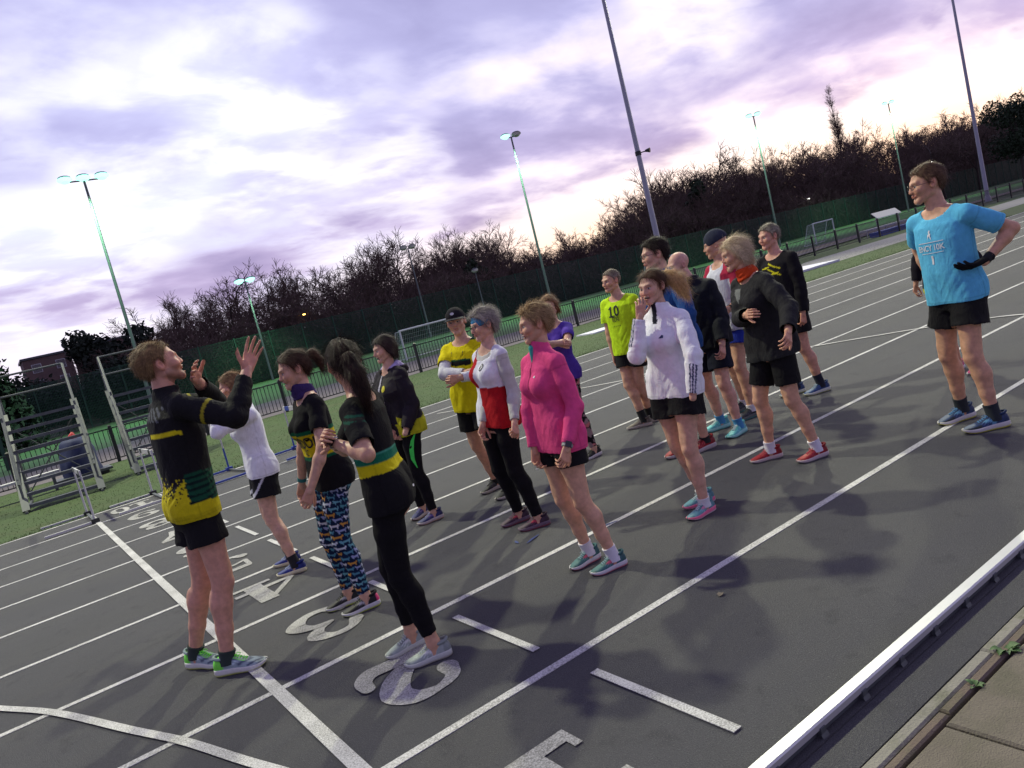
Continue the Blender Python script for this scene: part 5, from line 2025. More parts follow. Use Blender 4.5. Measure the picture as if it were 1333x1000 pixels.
            band = (np.abs(np.sin((U[:, 1] + ang * .25) * 26)) < .28) & (ang > .42) & (ang < .9) & (np.abs(U[:, 1]) < .16)
            cols[band] = np.minimum(cols[band] * 1.7 + .05, .8)
            if pattern: cols = pattern(cols, U[:, 1], ang, U[:, 3] > .5)
            if accent is not None:                 # slanted side band
                b = np.abs((U[:, 1] + .02) + (ang - .6) * .35) < .045
                b &= (ang > .32) & (ang < .95)
                cols[b] = accent
            tongue = (ang < .26) & (U[:, 1] > -.10) & (U[:, 1] < .17)
            cols[tongue] = np.array(up_c) * .7
            wv = lambda X: np.outer(X[:, 0], xr) + np.outer(X[:, 1], v) + np.outer(X[:, 2], [0, 0, 1.0]) + c
            sh = s.finish('shoe', wv(V), np.array(F), cols, M_shoe)
            # midsole
            SV, SF = [], []
            ring = []
            top_i = []
            prof = [(0.86, 0), (1.0, .12), (1.06, .45), (1.03, .8), (1.0, 1.0), (.80, 1.02)]
            nn = len(yi)
            for (f, tz) in prof:
                for sg in (1, -1):
                    rng = range(nn) if sg == 1 else range(nn - 1, -1, -1)
                    for j in rng:
                        ee = 1 if .03 < j / nn < .97 else .9
                        SV.append((sg * (W[j] * f + .004) - O[j] * med * .9, yi[j] * (1 + .02 * (f - .9) * 4) * ee, (ZB[j] + (ZT[j] - ZB[j]) * tz)))
            m_ = 2 * nn
            for a in range(len(prof) - 1):
                for b in range(m_):
                    SF.append((a * m_ + b, a * m_ + (b + 1) % m_, (a + 1) * m_ + (b + 1) % m_, (a + 1) * m_ + b))
            for b in range(nn - 1):   # bottom and top closed with strips
                SF.append((b, m_ - 1 - b, m_ - 2 - b, b + 1))
                t0 = (len(prof) - 1) * m_
                SF.append((t0 + b, t0 + b + 1, t0 + m_ - 2 - b, t0 + m_ - 1 - b))
            SV = np.array(SV) * K
            lev = np.repeat(np.array([p[1] for p in prof]), m_)
            sc = np.tile(np.array(sole_c), (len(SV), 1))
            if out_c is not None: sc[lev < .3] = out_c
            s.finish('sole', wv(SV), np.array(SF), sc, M_rubber, sh)
            # laces
            mb = MB()
            for q in range(5):
                yy = -.06 + q * .048
                hz = np.interp(yy, y, ht) + .006
                hw = np.interp(yy, y, w) * .40
                pts = [(-hw * 1.1, yy, hz - .05), (-hw * .6, yy + .012, hz - .012), (0, yy + .02, hz + .006), (hw * .6, yy + .012, hz - .012), (hw * 1.1, yy, hz - .05)]
                mb.tube([tuple(wv(np.array([p]) * K)[0] - s.mid) for p in pts], .0046, 5)
            for sg in (-1, 1):
                pts = [(0, -.02, .30), (sg * .05, -.03, .33), (sg * .09, .02, .30), (sg * .03, .01, .285)]
                mb.tube([tuple(wv(np.array([p]) * K)[0] - s.mid) for p in pts], .0026, 5)
            lm = mat('shoe lace', lace, .8, .05, 60) if lace not in LACE else LACE[lace]
            LACE[lace] = lm
            mb.build('laces', lm, sh, True)
            # collar of the shoe
            mb = MB()
            ring = [tuple(wv(np.array([(.105 * math.cos(t), -.285 + .165 * math.sin(t), .315 + .035 * (-math.sin(t)) ** 2 * (math.sin(t) < 0) + .01)]) * K)[0] - s.mid) for t in np.linspace(0, 2 * math.pi, 18)]
            mb.tube(ring, .009, 6, False)
            me = mb
            ob = me.build('collar', None, sh, True); ob.data.materials.append(COLLAR(tuple(np.array(up_c) * .75)))
            if sock is not None:
                a = s.ank[i]; b = s.knee[i]
                d = unit(b - a); back = -v
                mb = MB()
                base = a - np.array([0, 0, .035]) 
                zt_ = max(sock_top - .095, .02)
                P = [base, a, a + d * zt_ * .5, a + d * zt_]
                kk = s.k * (1.0 if s.m else .98)
                mb.tube([tuple(p - s.mid) for p in P], [.047 * kk, .043 * kk, .0425 * kk, .0435 * kk], 16, False)
                mb.tube([tuple(a + d * (zt_ - .010) - s.mid), tuple(a + d * (zt_ + .001) - s.mid)], .0455 * kk, 16, True)
                o = mb.build('sock', None, s.root, True); o.data.materials.append(SOCK(tuple(sock)))

    # ---------------- flat print on the chest: letters laid onto the cloth
    def text(s, body, tau, u, size, m, side=1, name='print', extra=None, squeeze=1.0, around=0.0):
        cu = bpy.data.curves.new(name, 'FONT'); cu.body = body; cu.size = size; cu.align_x = 'CENTER'; cu.align_y = 'CENTER'; cu.offset = size * .012
        ob = bpy.data.objects.new(name, cu); COL.objects.link(ob)
        dg = bpy.context.evaluated_depsgraph_get()
        me = bpy.data.meshes.new_from_object(ob.evaluated_get(dg))
        bpy.data.objects.remove(ob); bpy.data.curves.remove(cu)
        bm = bmesh.new(); bm.from_mesh(me); bpy.data.meshes.remove(me)
        pts = np.array([v.co[:] for v in bm.verts])
        F = [tuple(v.index for v in f.verts) for f in bm.faces]
        bm.free()
        return s.lay(pts[:, 0] * squeeze, pts[:, 1], F, tau, u, m, side, name, around)

    def lay(s, X, Y, F, tau, u, m, side=1, name='print', around=0.0):
        Vc, Fc, _ = s.last
        bm = bmesh.new()     # fine enough to follow the cloth
        vs_ = [bm.verts.new((float(x), float(y), 0)) for x, y in zip(X, Y)]
        for f_ in F:
            try: bm.faces.new([vs_[i] for i in f_])
            except ValueError: pass
        bmesh.ops.triangulate(bm, faces=bm.faces[:])
        for _ in range(4):
            le = [e for e in bm.edges if e.calc_length() > .011]
            if not le: break
            bmesh.ops.subdivide_edges(bm, edges=le, cuts=1)
            bmesh.ops.triangulate(bm, faces=bm.faces[:])
        bm.verts.index_update()
        X = [v.co.x for v in bm.verts]; Y = [v.co.y for v in bm.verts]
        F = [tuple(v.index for v in f.verts) for f in bm.faces]
        bm.free()
        bvh = BVHTree.FromPolygons([tuple(v) for v in Vc], [tuple(f) for f in Fc])
        out = []
        for x, y in zip(X, Y):
            t = tau + y / s.L
            r, f = s.frame(t)
            an = around + x * side / .155
            r, f = r * math.cos(an) + f * math.sin(an), f * math.cos(an) - r * math.sin(an)
            # seen from the front the wearer's right is on the left
            o = s.pel + s.up * t * s.L + r * u + f * side * .5
            hit, nn, _, _ = bvh.ray_cast(Vector(o), Vector(-f * side))
            if hit is None: hit = Vector(s.pel + s.up * t * s.L + r * u + f * side * .12)
            out.append(np.array(hit) + f * side * .0036)
        mb = MB(); mb.add([tuple(p - s.mid) for p in out], F)
        return mb.build(name, m, s.root)

    def disc(s, tau, u, r, m, name='badge', side=1, n=18, around=0.0):
        t = np.linspace(0, 2 * math.pi, n, endpoint=False)
        X = np.concatenate([[0], np.cos(t) * r]); Y = np.concatenate([[0], np.sin(t) * r])
        return s.lay(X, Y, [(0, k + 1, (k + 1) % n + 1) for k in range(n)], tau, u, m, side, name, around)

    def watch(s, i, body_c=M_watch, strap=M_strap, pos=.010, square=True):
        d = unit(s.wr[i] - s.el[i]); p = s.wr[i] - d * pos
        out = unit((p - s.tpoint(.3, 0, 0)) - ((p - s.tpoint(.3, 0, 0)) @ d) * d)
        tc = np.array(CAM) - p
        out = unit(tc - (tc @ d) * d) * .75 + out * .25; out = unit(out - (out @ d) * d)
        sd = np.cross(d, out)
        r = .031 * s.k
        w = empty('wrist_watch', tuple(p - s.mid)); w.parent = s.root
        mb = MB(); ring = [tuple((out * math.cos(t) + sd * math.sin(t)) * r) for t in np.linspace(0, 2 * math.pi, 22)]
        n = len(ring); vs = [tuple(np.array(q) + d * e * .010) for e in (-1, 1) for q in ring]
        vs2 = [tuple(np.array(q) * 1.10 + d * e * .010) for e in (-1, 1) for q in ring]
        mb.add(vs2, [(k, k + 1, k + 1 + n, k + n) for k in range(n - 1)])
        mb.build('strap', strap, w, True)
        mb = MB(); mb.bar(tuple(out * (r * 1.0)), tuple(out * (r * 1.0 + .011)), .036, .034, tuple(d))
        mb.build('watch_case', body_c, w)

    def glasses(s, m=M_frame):
        mb = MB()
        for sg in (-1, 1):
            ring = [s.tohead(np.array([sg * .033 + .022 * math.cos(t) * (1.0), .099 + .0 * t - .006 * abs(math.cos(t)) * (math.cos(t) * sg > 0), .002 + .016 * math.sin(t)])) - s.mid for t in np.linspace(0, 2 * math.pi, 18)]
            mb.tube([tuple(p) for p in ring], .0017, 5, False)
            mb.tube([tuple(s.tohead(np.array(p)) - s.mid) for p in ((sg * .055, .094, .006), (sg * .077, .060, .008), (sg * .084, .0, .008), (sg * .082, -.02, -.006))], .0016, 5)
        mb.tube([tuple(s.tohead(np.array(p)) - s.mid) for p in ((-.011, .100, .006), (0, .106, .009), (.011, .100, .006))], .0017, 5)
        return mb.build('glasses', m, s.root, True)

    def cap_hat(s, col, kind='beanie', brim=None):
        G = Field((-.12, -.15, -.06), (.12, .22, .16), s.hvox)
        if kind == 'beanie':
            G.ell((0, -.017, .040), None, (.088, .108, .102), .01)
            G.plane((0, 0, .018), unit(np.array([0, -.28, -1.0])))
            G.ell((0, -.017, .038), None, (.093, .113, .060), .008) if False else None
        elif kind == 'cap':
            G.ell((0, -.015, .042), None, (.084, .103, .090), .01)
            G.plane((0, 0, .034), unit(np.array([0, -.10, -1.0])))
        else:   # head band
            G.ell((0, -.017, .034), None, (.0835, .1035, .092), .01)
            G.plane((0, 0, .076), unit(np.array([0, -.18, 1.0])))
            G.plane((0, 0, .022), unit(np.array([0, -.42, -1.0])))
        V, F = G.mesh()
        if kind == 'band': V = V + normals(V, F) * (.003 * (1 - 2 * np.abs(vnoise(np.stack([V[:, 0] * 12, V[:, 1] * 12, V[:, 2] * 70], 1)))))[:, None]
        c = np.tile(np.array(col), (len(V), 1))
        if kind == 'band':
            m = (vnoise(V * 38) > .25)[:, None]; m2 = (vnoise(V * 30 + 9) > .45)[:, None]
            c = np.where(m, np.array(C(70, 130, 160)), c); c = np.where(m2, np.array(C(20, 45, 90)), c)
        if kind == 'beanie':
            c = c * (1 - .18 * (np.sin(np.arctan2(V[:, 0], V[:, 1]) * 60) > 0)[:, None])
        nm = {'beanie': 'beanie', 'cap': 'baseball_cap', 'band': 'head_band'}[kind]
        o = s.finish(nm, s.tohead(V), F, c, M_cloth)
        if kind == 'cap':
            mb = MB(); vs = []
            n = 13
            for t in np.linspace(-1, 1, n):
                a = t * 1.05
                for q, (ro, dz) in enumerate(((.098, 0), (.165 * (1 - .22 * t * t) + .01, -.012 - .014 * t * t), (.165 * (1 - .22 * t * t) + .01, -.016 - .014 * t * t), (.098, -.006))):
                    vs.append(tuple(s.tohead(np.array([math.sin(a) * ro * .86, math.cos(a) * ro - .012, .040 + dz])) - s.mid))
            mb.add(vs, [(4 * i + a, 4 * i + (a + 1) % 4, 4 * i + 4 + (a + 1) % 4, 4 * i + 4 + a) for i in range(n - 1) for a in range(4)])
            b = mb.build('cap_peak', None, o, True); b.data.materials.append(COLLAR(tuple(np.array(col))))
            g = MB(); t = np.linspace(0, 2 * math.pi, 12, endpoint=False)
            g.add([tuple(s.tohead(np.array([.018 * math.cos(x), .094 - .0 * x, .078 + .012 * math.sin(x)])) - s.mid) for x in t], [tuple(range(12))])
            g.build('emblem', M_print_w, o)
        return o


def self_plane(G, p, n):
    return ((G.ax[0][:, None, None] - p[0]) * n[0] + (G.ax[1][None, :, None] - p[1]) * n[1] + (G.ax[2][None, None, :] - p[2]) * n[2]).astype(np.float32)


LACE = {}
_cm = {}


def COLLAR(c):
    k = ('c',) + tuple(round(float(x), 3) for x in c)
    if k not in _cm: _cm[k] = mat('padded cloth', tuple(c), .85, .1, 60, .2)
    return _cm[k]


def SOCK(c):
    k = ('s',) + tuple(round(float(x), 3) for x in c)
    if k not in _cm: _cm[k] = mat('ribbed sock', tuple(c), .9, .1, 80, .4, bscale=300)
    return _cm[k]


def plain(c):
    return lambda x: np.tile(np.array(c, float), (len(x['V']), 1))

# ------------------------------------------------------------------ the runners
J = {"P1":{"h":1.91,"mid":[-0.112,1.893,0.0],"pel":[-0.016,1.879,1.003],"neck":[0.017,1.874,1.63],"head":[0.028,1.873,1.821],"hp":[1.0,-0.004,-0.0],"hs":[0.995,0.1,-0.0],"hh":[0.999,-0.039,-0.0],"sh":[[-0.007,2.076,1.564],[0.034,1.674,1.564]],"el":[[0.318,2.115,1.53],[0.254,1.464,1.44]],"wr":[[0.206,1.902,1.679],[0.403,1.556,1.662]],"hip":[[-0.015,1.967,0.973],[-0.016,1.791,0.973]],"foot":[[[-0.176,2.051,0.0],[0.544,-0.839,0.0]],[[-0.048,1.734,0.0],[0.815,-0.58,0.0]]],"sex":"m"},"P2":{"h":1.666,"mid":[0.792,3.388,0.0],"pel":[0.795,3.387,0.875],"neck":[0.802,3.385,1.384],"head":[0.753,3.398,1.55],"hp":[-0.987,0.161,0.0],"hs":[-0.997,0.075,0.0],"hh":[-0.977,0.213,0.0],"sh":[[0.79,3.233,1.318],[0.813,3.538,1.318]],"el":[[0.511,3.198,1.259],[0.63,3.739,1.226]],"wr":[[0.613,3.277,1.469],[0.721,3.726,1.455]],"hip":[[0.781,3.302,0.845],[0.808,3.472,0.845]],"foot":[[[0.758,3.229,0.0],[-0.839,0.544,0.0]],[[0.826,3.546,0.0],[-0.761,0.648,0.0]]],"sex":"f"},"P3":{"h":1.702,"mid":[0.728,1.889,0.0],"pel":[0.806,1.864,0.894],"neck":[0.799,1.867,1.425],"head":[0.774,1.875,1.595],"hp":[-0.999,0.048,0.0],"hs":[-0.999,0.048,0.0],"hh":[-0.991,0.135,0.0],"sh":[[0.792,1.71,1.359],[0.807,2.023,1.359]],"el":[[0.717,1.583,1.106],[0.73,2.01,1.077]],"wr":[[0.581,1.587,0.894],[0.696,2.114,0.85]],"hip":[[0.802,1.779,0.864],[0.81,1.95,0.864]],"foot":[[[0.741,1.777,0.0],[-0.98,0.2,0.0]],[[0.714,2.002,0.0],[-0.985,0.175,0.0]]],"sex":"f"},"P4":{"h":1.701,"mid":[0.641,0.797,0.0],"pel":[0.706,0.771,0.893],"neck":[0.699,0.774,1.416],"head":[0.669,0.786,1.586],"hp":[-0.853,0.521,0.0],"hs":[-0.689,0.724,0.0],"hh":[0.163,0.987,0.0],"sh":[[0.587,0.666,1.35],[0.813,0.881,1.35]],"el":[[0.528,0.452,1.158],[0.606,0.928,1.148]],"wr":[[0.478,0.69,1.226],[0.473,0.741,1.251]],"hip":[[0.661,0.698,0.863],[0.751,0.845,0.863]],"foot":[[[0.643,0.677,0.0],[-0.918,0.397,0.0]],[[0.638,0.917,0.0],[-0.998,0.063,0.0]]],"sex":"f"},"P5":{"h":1.649,"mid":[1.987,3.189,0.0],"pel":[2.023,3.173,0.866],"neck":[2.014,3.177,1.373],"head":[2.016,3.175,1.538],"hp":[-0.996,-0.093,0.0],"hs":[-0.996,-0.093,0.0],"hh":[-0.999,0.046,0.0],"sh":[[2.029,3.025,1.307],[2.001,3.327,1.307]],"el":[[2.045,2.982,1.027],[1.846,3.28,1.075]],"wr":[[1.9,2.938,0.836],[1.863,3.164,0.86]],"hip":[[2.031,3.087,0.836],[2.015,3.258,0.836]],"foot":[[[1.966,3.056,0.0],[-0.989,0.147,0.0]],[[2.008,3.322,0.0],[-0.93,-0.367,0.0]]],"sex":"f"},"P6":{"h":1.731,"mid":[2.693,3.036,0.0],"pel":[2.667,3.051,0.909],"neck":[2.713,3.024,1.44],"head":[2.7,3.032,1.613],"hp":[-0.943,-0.333,0.0],"hs":[-0.91,-0.414,0.0],"hh":[-0.676,-0.737,0.0],"sh":[[2.783,2.861,1.374],[2.632,3.194,1.374]],"el":[[2.668,2.738,1.129],[2.451,3.045,1.191]],"wr":[[2.413,2.728,1.155],[2.536,2.804,1.174]],"hip":[[2.697,2.968,0.879],[2.638,3.134,0.879]],"foot":[[[2.651,2.862,0.0],[-0.919,-0.394,0.0]],[[2.734,3.21,0.0],[-0.997,-0.076,0.0]]],"sex":"m"},"P7":{"h":1.667,"mid":[2.197,1.945,0.0],"pel":[2.204,1.941,0.875],"neck":[2.251,1.911,1.39],"head":[2.255,1.909,1.556],"hp":[-0.998,-0.055,0.0],"hs":[-1.0,-0.003,0.0],"hh":[-0.985,0.171,0.0],"sh":[[2.245,1.762,1.324],[2.244,2.068,1.324]],"el":[[2.245,1.721,1.04],[2.195,1.963,1.062]],"wr":[[2.134,1.634,0.838],[2.081,1.976,0.844]],"hip":[[2.208,1.855,0.845],[2.199,2.027,0.845]],"foot":[[[2.189,1.807,0.0],[-0.875,0.484,0.0]],[[2.206,2.082,0.0],[-0.972,0.235,0.0]]],"sex":"f"},"P8":{"h":1.626,"mid":[1.859,0.716,0.0],"pel":[1.829,0.738,0.854],"neck":[1.841,0.729,1.355],"head":[1.848,0.724,1.518],"hp":[-0.997,0.078,0.0],"hs":[-0.997,0.078,0.0],"hh":[-0.91,0.414,0.0],"sh":[[1.828,0.581,1.289],[1.851,0.88,1.289]],"el":[[1.835,0.521,1.016],[1.771,0.883,1.021]],"wr":[[1.7,0.506,0.818],[1.722,0.86,0.787]],"hip":[[1.822,0.652,0.824],[1.836,0.824,0.824]],"foot":[[[1.858,0.603,0.0],[-0.965,0.262,0.0]],[[1.861,0.828,0.0],[-1.0,0.001,0.0]]],"sex":"f"},"P9":{"h":1.637,"mid":[3.779,3.071,0.0],"pel":[3.764,3.082,0.859],"neck":[3.786,3.066,1.36],"head":[3.785,3.067,1.523],"hp":[-0.954,-0.3,0.0],"hs":[-0.924,-0.382,0.0],"hh":[-0.844,-0.537,0.0],"sh":[[3.84,2.929,1.294],[3.725,3.207,1.294]],"el":[[3.659,2.759,1.161],[3.553,3.02,1.173]],"wr":[[3.426,2.718,1.213],[3.577,2.779,1.182]],"hip":[[3.79,3.0,0.829],[3.738,3.164,0.829]],"foot":[[[3.739,2.907,0.0],[-1.0,-0.001,0.0]],[[3.818,3.235,0.0],[-0.99,-0.141,0.0]]],"sex":"f"},"P10":{"h":1.732,"mid":[4.824,3.281,-0.0],"pel":[4.867,3.243,0.909],"neck":[4.861,3.248,1.439],"head":[4.836,3.27,1.612],"hp":[-0.976,-0.219,0.0],"hs":[-0.986,-0.167,0.0],"hh":[-0.999,0.041,0.0],"sh":[[4.892,3.067,1.373],[4.831,3.428,1.373]],"el":[[4.9,3.028,1.078],[4.789,3.435,1.078]],"wr":[[4.776,2.917,0.883],[4.769,3.417,0.824]],"hip":[[4.886,3.157,0.879],[4.847,3.329,0.879]],"foot":[[[4.897,3.302,0.0],[-0.85,0.526,0.0]],[[4.752,3.26,-0.0],[-0.735,0.678,0.0]]],"sex":"m"},"P11":{"h":1.655,"mid":[2.833,0.735,0.0],"pel":[2.842,0.727,0.869],"neck":[2.858,0.71,1.377],"head":[2.846,0.722,1.543],"hp":[-0.985,-0.172,0.0],"hs":[-0.993,-0.12,0.0],"hh":[-0.993,-0.12,0.0],"sh":[[2.874,0.561,1.311],[2.838,0.863,1.311]],"el":[[2.779,0.438,1.073],[2.628,0.779,1.138]],"wr":[[2.708,0.45,0.838],[2.69,0.739,1.372]],"hip":[[2.856,0.642,0.839],[2.827,0.811,0.839]],"foot":[[[2.755,0.654,0.0],[-0.999,0.038,0.0]],[[2.912,0.815,0.0],[-0.941,0.338,0.0]]],"sex":"f"},"P12":{"h":1.89,"mid":[3.981,1.845,0.0],"pel":[4.069,1.756,0.992],"neck":[4.06,1.765,1.57],"head":[4.036,1.79,1.759],"hp":[-0.965,0.264,0.0],"hs":[-0.965,0.264,0.0],"hh":[-0.854,0.519,0.0],"sh":[[4.009,1.571,1.504],[4.114,1.956,1.504]],"el":[[3.916,1.455,1.215],[4.195,2.126,1.239]],"wr":[[3.828,1.503,0.954],[4.14,2.14,0.965]],"hip":[[4.046,1.671,0.962],[4.092,1.841,0.962]],"foot":[[[4.047,1.773,0.0],[-0.969,0.245,0.0]],[[3.915,1.917,0.0],[-0.989,0.15,0.0]]],"sex":"m"},"P13":{"h":1.731,"mid":[4.592,1.931,0.0],"pel":[4.607,1.915,0.909],"neck":[4.577,1.949,1.439],"head":[4.526,2.005,1.612],"hp":[-1.0,-0.031,0.0],"hs":[-0.998,-0.066,0.0],"hh":[-0.95,0.313,0.0],"sh":[[4.592,1.762,1.373],[4.568,2.127,1.373]],"el":[[4.597,1.712,1.08],[4.633,2.278,1.125]],"wr":[[4.476,1.658,0.86],[4.599,2.273,0.871]],"hip":[[4.61,1.827,0.879],[4.604,2.003,0.879]],"foot":[[[4.511,1.747,0.0],[-0.997,-0.083,0.0]],[[4.674,2.115,0.0],[-0.925,0.38,0.0]]],"sex":"m"},"P14":{"h":1.84,"mid":[5.187,2.185,0.0],"pel":[5.236,2.127,0.966],"neck":[5.24,2.123,1.531],"head":[5.232,2.132,1.715],"hp":[-0.941,0.338,0.0],"hs":[-0.941,0.338,0.0],"hh":[-0.619,0.785,0.0],"sh":[[5.174,1.94,1.465],[5.305,2.307,1.465]],"el":[[5.179,1.892,1.152],[5.219,2.373,1.168]],"wr":[[4.912,1.865,1.109],[5.182,2.375,0.898]],"hip":[[5.206,2.045,0.936],[5.266,2.21,0.936]],"foot":[[[5.058,2.042,0.0],[-0.968,0.252,0.0]],[[5.317,2.328,0.0],[-0.971,0.238,0.0]]],"sex":"m"},"P15":{"h":1.727,"mid":[3.909,0.777,0.0],"pel":[3.937,0.741,0.907],"neck":[3.906,0.781,1.436],"head":[3.865,0.833,1.608],"hp":[-0.978,0.21,0.0],"hs":[-0.956,0.294,0.0],"hh":[-0.828,0.561,0.0],"sh":[[3.863,0.624,1.37],[3.956,0.928,1.37]],"el":[[3.798,0.429,1.156],[3.794,0.844,1.135]],"wr":[[3.602,0.33,1.024],[3.627,0.655,1.177]],"hip":[[3.919,0.657,0.877],[3.955,0.825,0.877]],"foot":[[[3.938,0.591,0.0],[-0.928,0.373,0.0]],[[3.879,0.962,0.0],[-0.806,0.592,0.0]]],"sex":"f"},"P16":{"h":1.781,"mid":[5.931,1.989,0.0],"pel":[5.945,1.97,0.935],"neck":[5.927,1.994,1.481],"head":[5.913,2.014,1.659],"hp":[-0.988,0.158,0.0],"hs":[-0.994,0.106,0.0],"hh":[-0.97,0.243,0.0],"sh":[[5.909,1.804,1.415],[5.949,2.179,1.415]],"el":[[5.905,1.77,1.11],[5.959,2.266,1.121]],"wr":[[5.867,1.776,0.849],[5.884,2.193,0.879]],"hip":[[5.931,1.883,0.905],[5.959,2.057,0.905]],"foot":[[[5.941,1.851,0.0],[-0.9,0.436,0.0]],[[5.92,2.128,0.0],[-0.902,0.432,-0.0]]],"sex":"m"},"P17":{"h":1.888,"mid":[4.794,-0.145,0.0],"pel":[4.82,-0.197,0.991],"neck":[4.813,-0.183,1.571],"head":[4.795,-0.145,1.76],"hp":[-0.962,0.273,0.0],"hs":[-0.971,0.24,0.0],"hh":[-0.721,0.693,0.0],"sh":[[4.766,-0.379,1.505],[4.862,0.009,1.505]],"el":[[4.979,-0.552,1.332],[5.081,0.137,1.303]],"wr":[[4.777,-0.447,1.17],[5.08,0.079,1.029]],"hip":[[4.796,-0.282,0.961],[4.844,-0.112,0.961]],"foot":[[[4.688,-0.294,0.0],[-0.727,0.687,0.0]],[[4.901,0.004,-0.0],[-0.908,0.419,-0.0]]],"sex":"m"},"P18":{"h":1.615,"mid":[6.532,0.659,0.0],"pel":[6.518,0.688,0.848],"neck":[6.521,0.681,1.341],"head":[6.523,0.678,1.503],"hp":[-1.0,-0.015,0.0],"hs":[-1.0,-0.015,0.0],"hh":[-0.997,0.073,0.0],"sh":[[6.523,0.533,1.275],[6.519,0.83,1.275]],"el":[[6.553,0.414,1.026],[6.674,0.982,1.103]],"wr":[[6.489,0.491,0.808],[6.627,1.023,0.872]],"hip":[[6.519,0.602,0.818],[6.517,0.774,0.818]],"foot":[[[6.471,0.553,0.0],[-0.998,-0.057,0.0]],[[6.593,0.765,0.0],[-0.996,-0.085,0.0]]],"sex":"f"}}
SK_L = (.62, .36, .25); SK_M = (.57, .315, .205); SK_R = (.60, .31, .215); SK_T = (.40, .225, .15)
K_ = C(24, 23, 26); KB = (.011, .0105, .012); NAVY = C(24, 27, 42)


def pers(key, label, **kw):
    pd = dict(J[key]); pd.update({k: kw.pop(k) for k in list(kw) if k in ('hpitch', 'hroll')})
    return Person(key, pd, label, **kw)


def sel(base, *rules):
    """colour function from (mask function, colour) rules"""
    def f(x):
        c = np.tile(np.array(base, float), (len(x['V']), 1))
        for m, col in rules:
            k = m(x)
            c[k] = col
        return c
    return f


# --- man in black and yellow jacket, both arms raised
p = pers('P1', 'bearded man in a black and yellow jacket raising both arms, leftmost of the group', hpitch=12, vox=.0085, hvox=.0042)
YEL = (.62, .53, .01)


def jacket1(x):
    c = np.tile(np.array(KB), (len(x['V']), 1))
    tau, u, v, lab = x['tau'], x['u'], x['v'], x['lab']
    tor = lab == 0
    jag = .5 + .5 * np.sin(u * 140 + v * 90)
    fade = np.clip((.34 - tau) / .30, 0, 1)
    dots = (vnoise(np.stack([u * 95, v * 95, tau * 60], 1)) * .5 + .5) < fade * .9
    c[tor & dots & (tau < .36) & (tau > .02)] = YEL
    grn = tor & (tau < .30) & (tau > .0) & (u > .045) & (v > -.05) & (tau + u * .9 > .02)
    c[grn & (np.sin(tau * 120 + u * 60) > -.3)] = C(22, 74, 52)
    c[grn & (np.sin(tau * 120 + u * 60) <= -.3)] = C(10, 34, 30)
    c[tor & (tau < .03)] = YEL
    c[tor & (tau < -.06)] = np.array(YEL) * .8
    c[(lab > 0) & (x['tarm'] > .48) & (x['tarm'] < .54)] = (.30, .26, .02)
    c[tor & (tau > .80) & (tau < .93) & (v < -.03) & (np.abs(u - .02) < .10) & (np.sin(u * 160 + tau * 120) > .2)] = C(96, 100, 104)
    c[tor & (tau > .66) & (tau < .70) & (v < -.02) & (u > -.02)] = YEL
    return c


p.top('jacket', jacket1, hem=-.13, sleeve=1.86, loose=.6, inf=.016, sinf=.018, cuff=.012, collar=.035, fold=.0065, m=M_shell, drape=.0)
p.bottom('shorts', sel(KB), 'shorts', .46, .016, .040, fold=.007)
ridge = p.st
p.body(SK_R, ('open', 'open'), palms=[np.array([.3, -1., .1]), np.array([.1, -.9, .2])], face=dict(smile=1, open=1.1, brow=(.10, .065, .04)), beard=(.20, .12, .075))
p.hair(C(92, 72, 50), 'short', .010, col2=C(150, 122, 84), strands=2600, slen=.024, lift=.45, seed=1)
p.shoes(C(150, 168, 172), (.66, .66, .60), None, lace=(.20, .85, .08), sock=(.03, .045, .04), sock_top=.135, out_c=(.55, .62, .10),
        pattern=lambda c, y, a, sd: np.where(((y < -.26) | ((a < .34) & (y > -.18) & (y < .16)))[:, None], np.array([.18, .75, .06]), np.where(((np.sin(y * 34 + a * 9) > .25) & (a < .85))[:, None], np.array([.075, .10, .15]), c)))

# --- person in white top, hand over the face
p = pers('P2', 'person in a white long sleeved top and black shorts, hand over the face', hpitch=-6, vox=.009)
WHT = (.82, .82, .86)
p.top('long_sleeve_top', plain(WHT), hem=-.12, sleeve=1.9, loose=.6, inf=.016, sinf=.016, cuff=.012, collar=.012, fold=.006, m=M_cloth, drape=.0)
p.text('~', .02, .0, .03, M_print_k, -1, 'small_logo', around=-.5)
p.bottom('shorts', sel(KB, (lambda x: np.abs((x['tau'] * .53) + .06 - .42 * (np.sqrt(np.maximum(x['u'] ** 2, 0)) - .10) * 0 + (x['v'] - .02) * 1.4) < .014, (.60, .60, .64))), 'shorts', .50, .016, .042, fold=.006)
p.body(SK_L, ('face', 'face'), palms=[np.array([.9, .3, .1]), np.array([.9, .3, 0])], face=dict(smile=.6, brow=(.2, .13, .08)))
p.hair(C(104, 76, 52), 'bob', .014, col2=C(150, 116, 82), strands=2000, slen=.05, lift=.2, line=[(-.14, -.10), (-.05, -.095), (-.02, -.06), (.012, .0), (.03, .045), (.06, .078), (.12, .105)], seed=2)
p.shoes(C(26, 44, 124), (.66, .62, .40), C(140, 150, 175), lace=(.30, .36, .55), sock=(.015, .015, .02), sock_top=.16, out_c=(.60, .55, .33))

# --- woman in club vest and dachshund leggings
p = pers('P3', 'woman in a black and yellow club top and leggings covered in little dogs', hpitch=-8, vox=.0085, hvox=.0044)


def club(x):
    c = np.tile(np.array(KB), (len(x['V']), 1)); t = x['tau']; tor = x['lab'] == 0
    c[tor & (t < .56) & (t > .28)] = (.60, .48, .01)
    c[tor & (t < .60) & (t >= .56)] = C(20, 92, 62)
    c[tor & (t < .28) & (t >= .245)] = C(20, 92, 62)
    return c


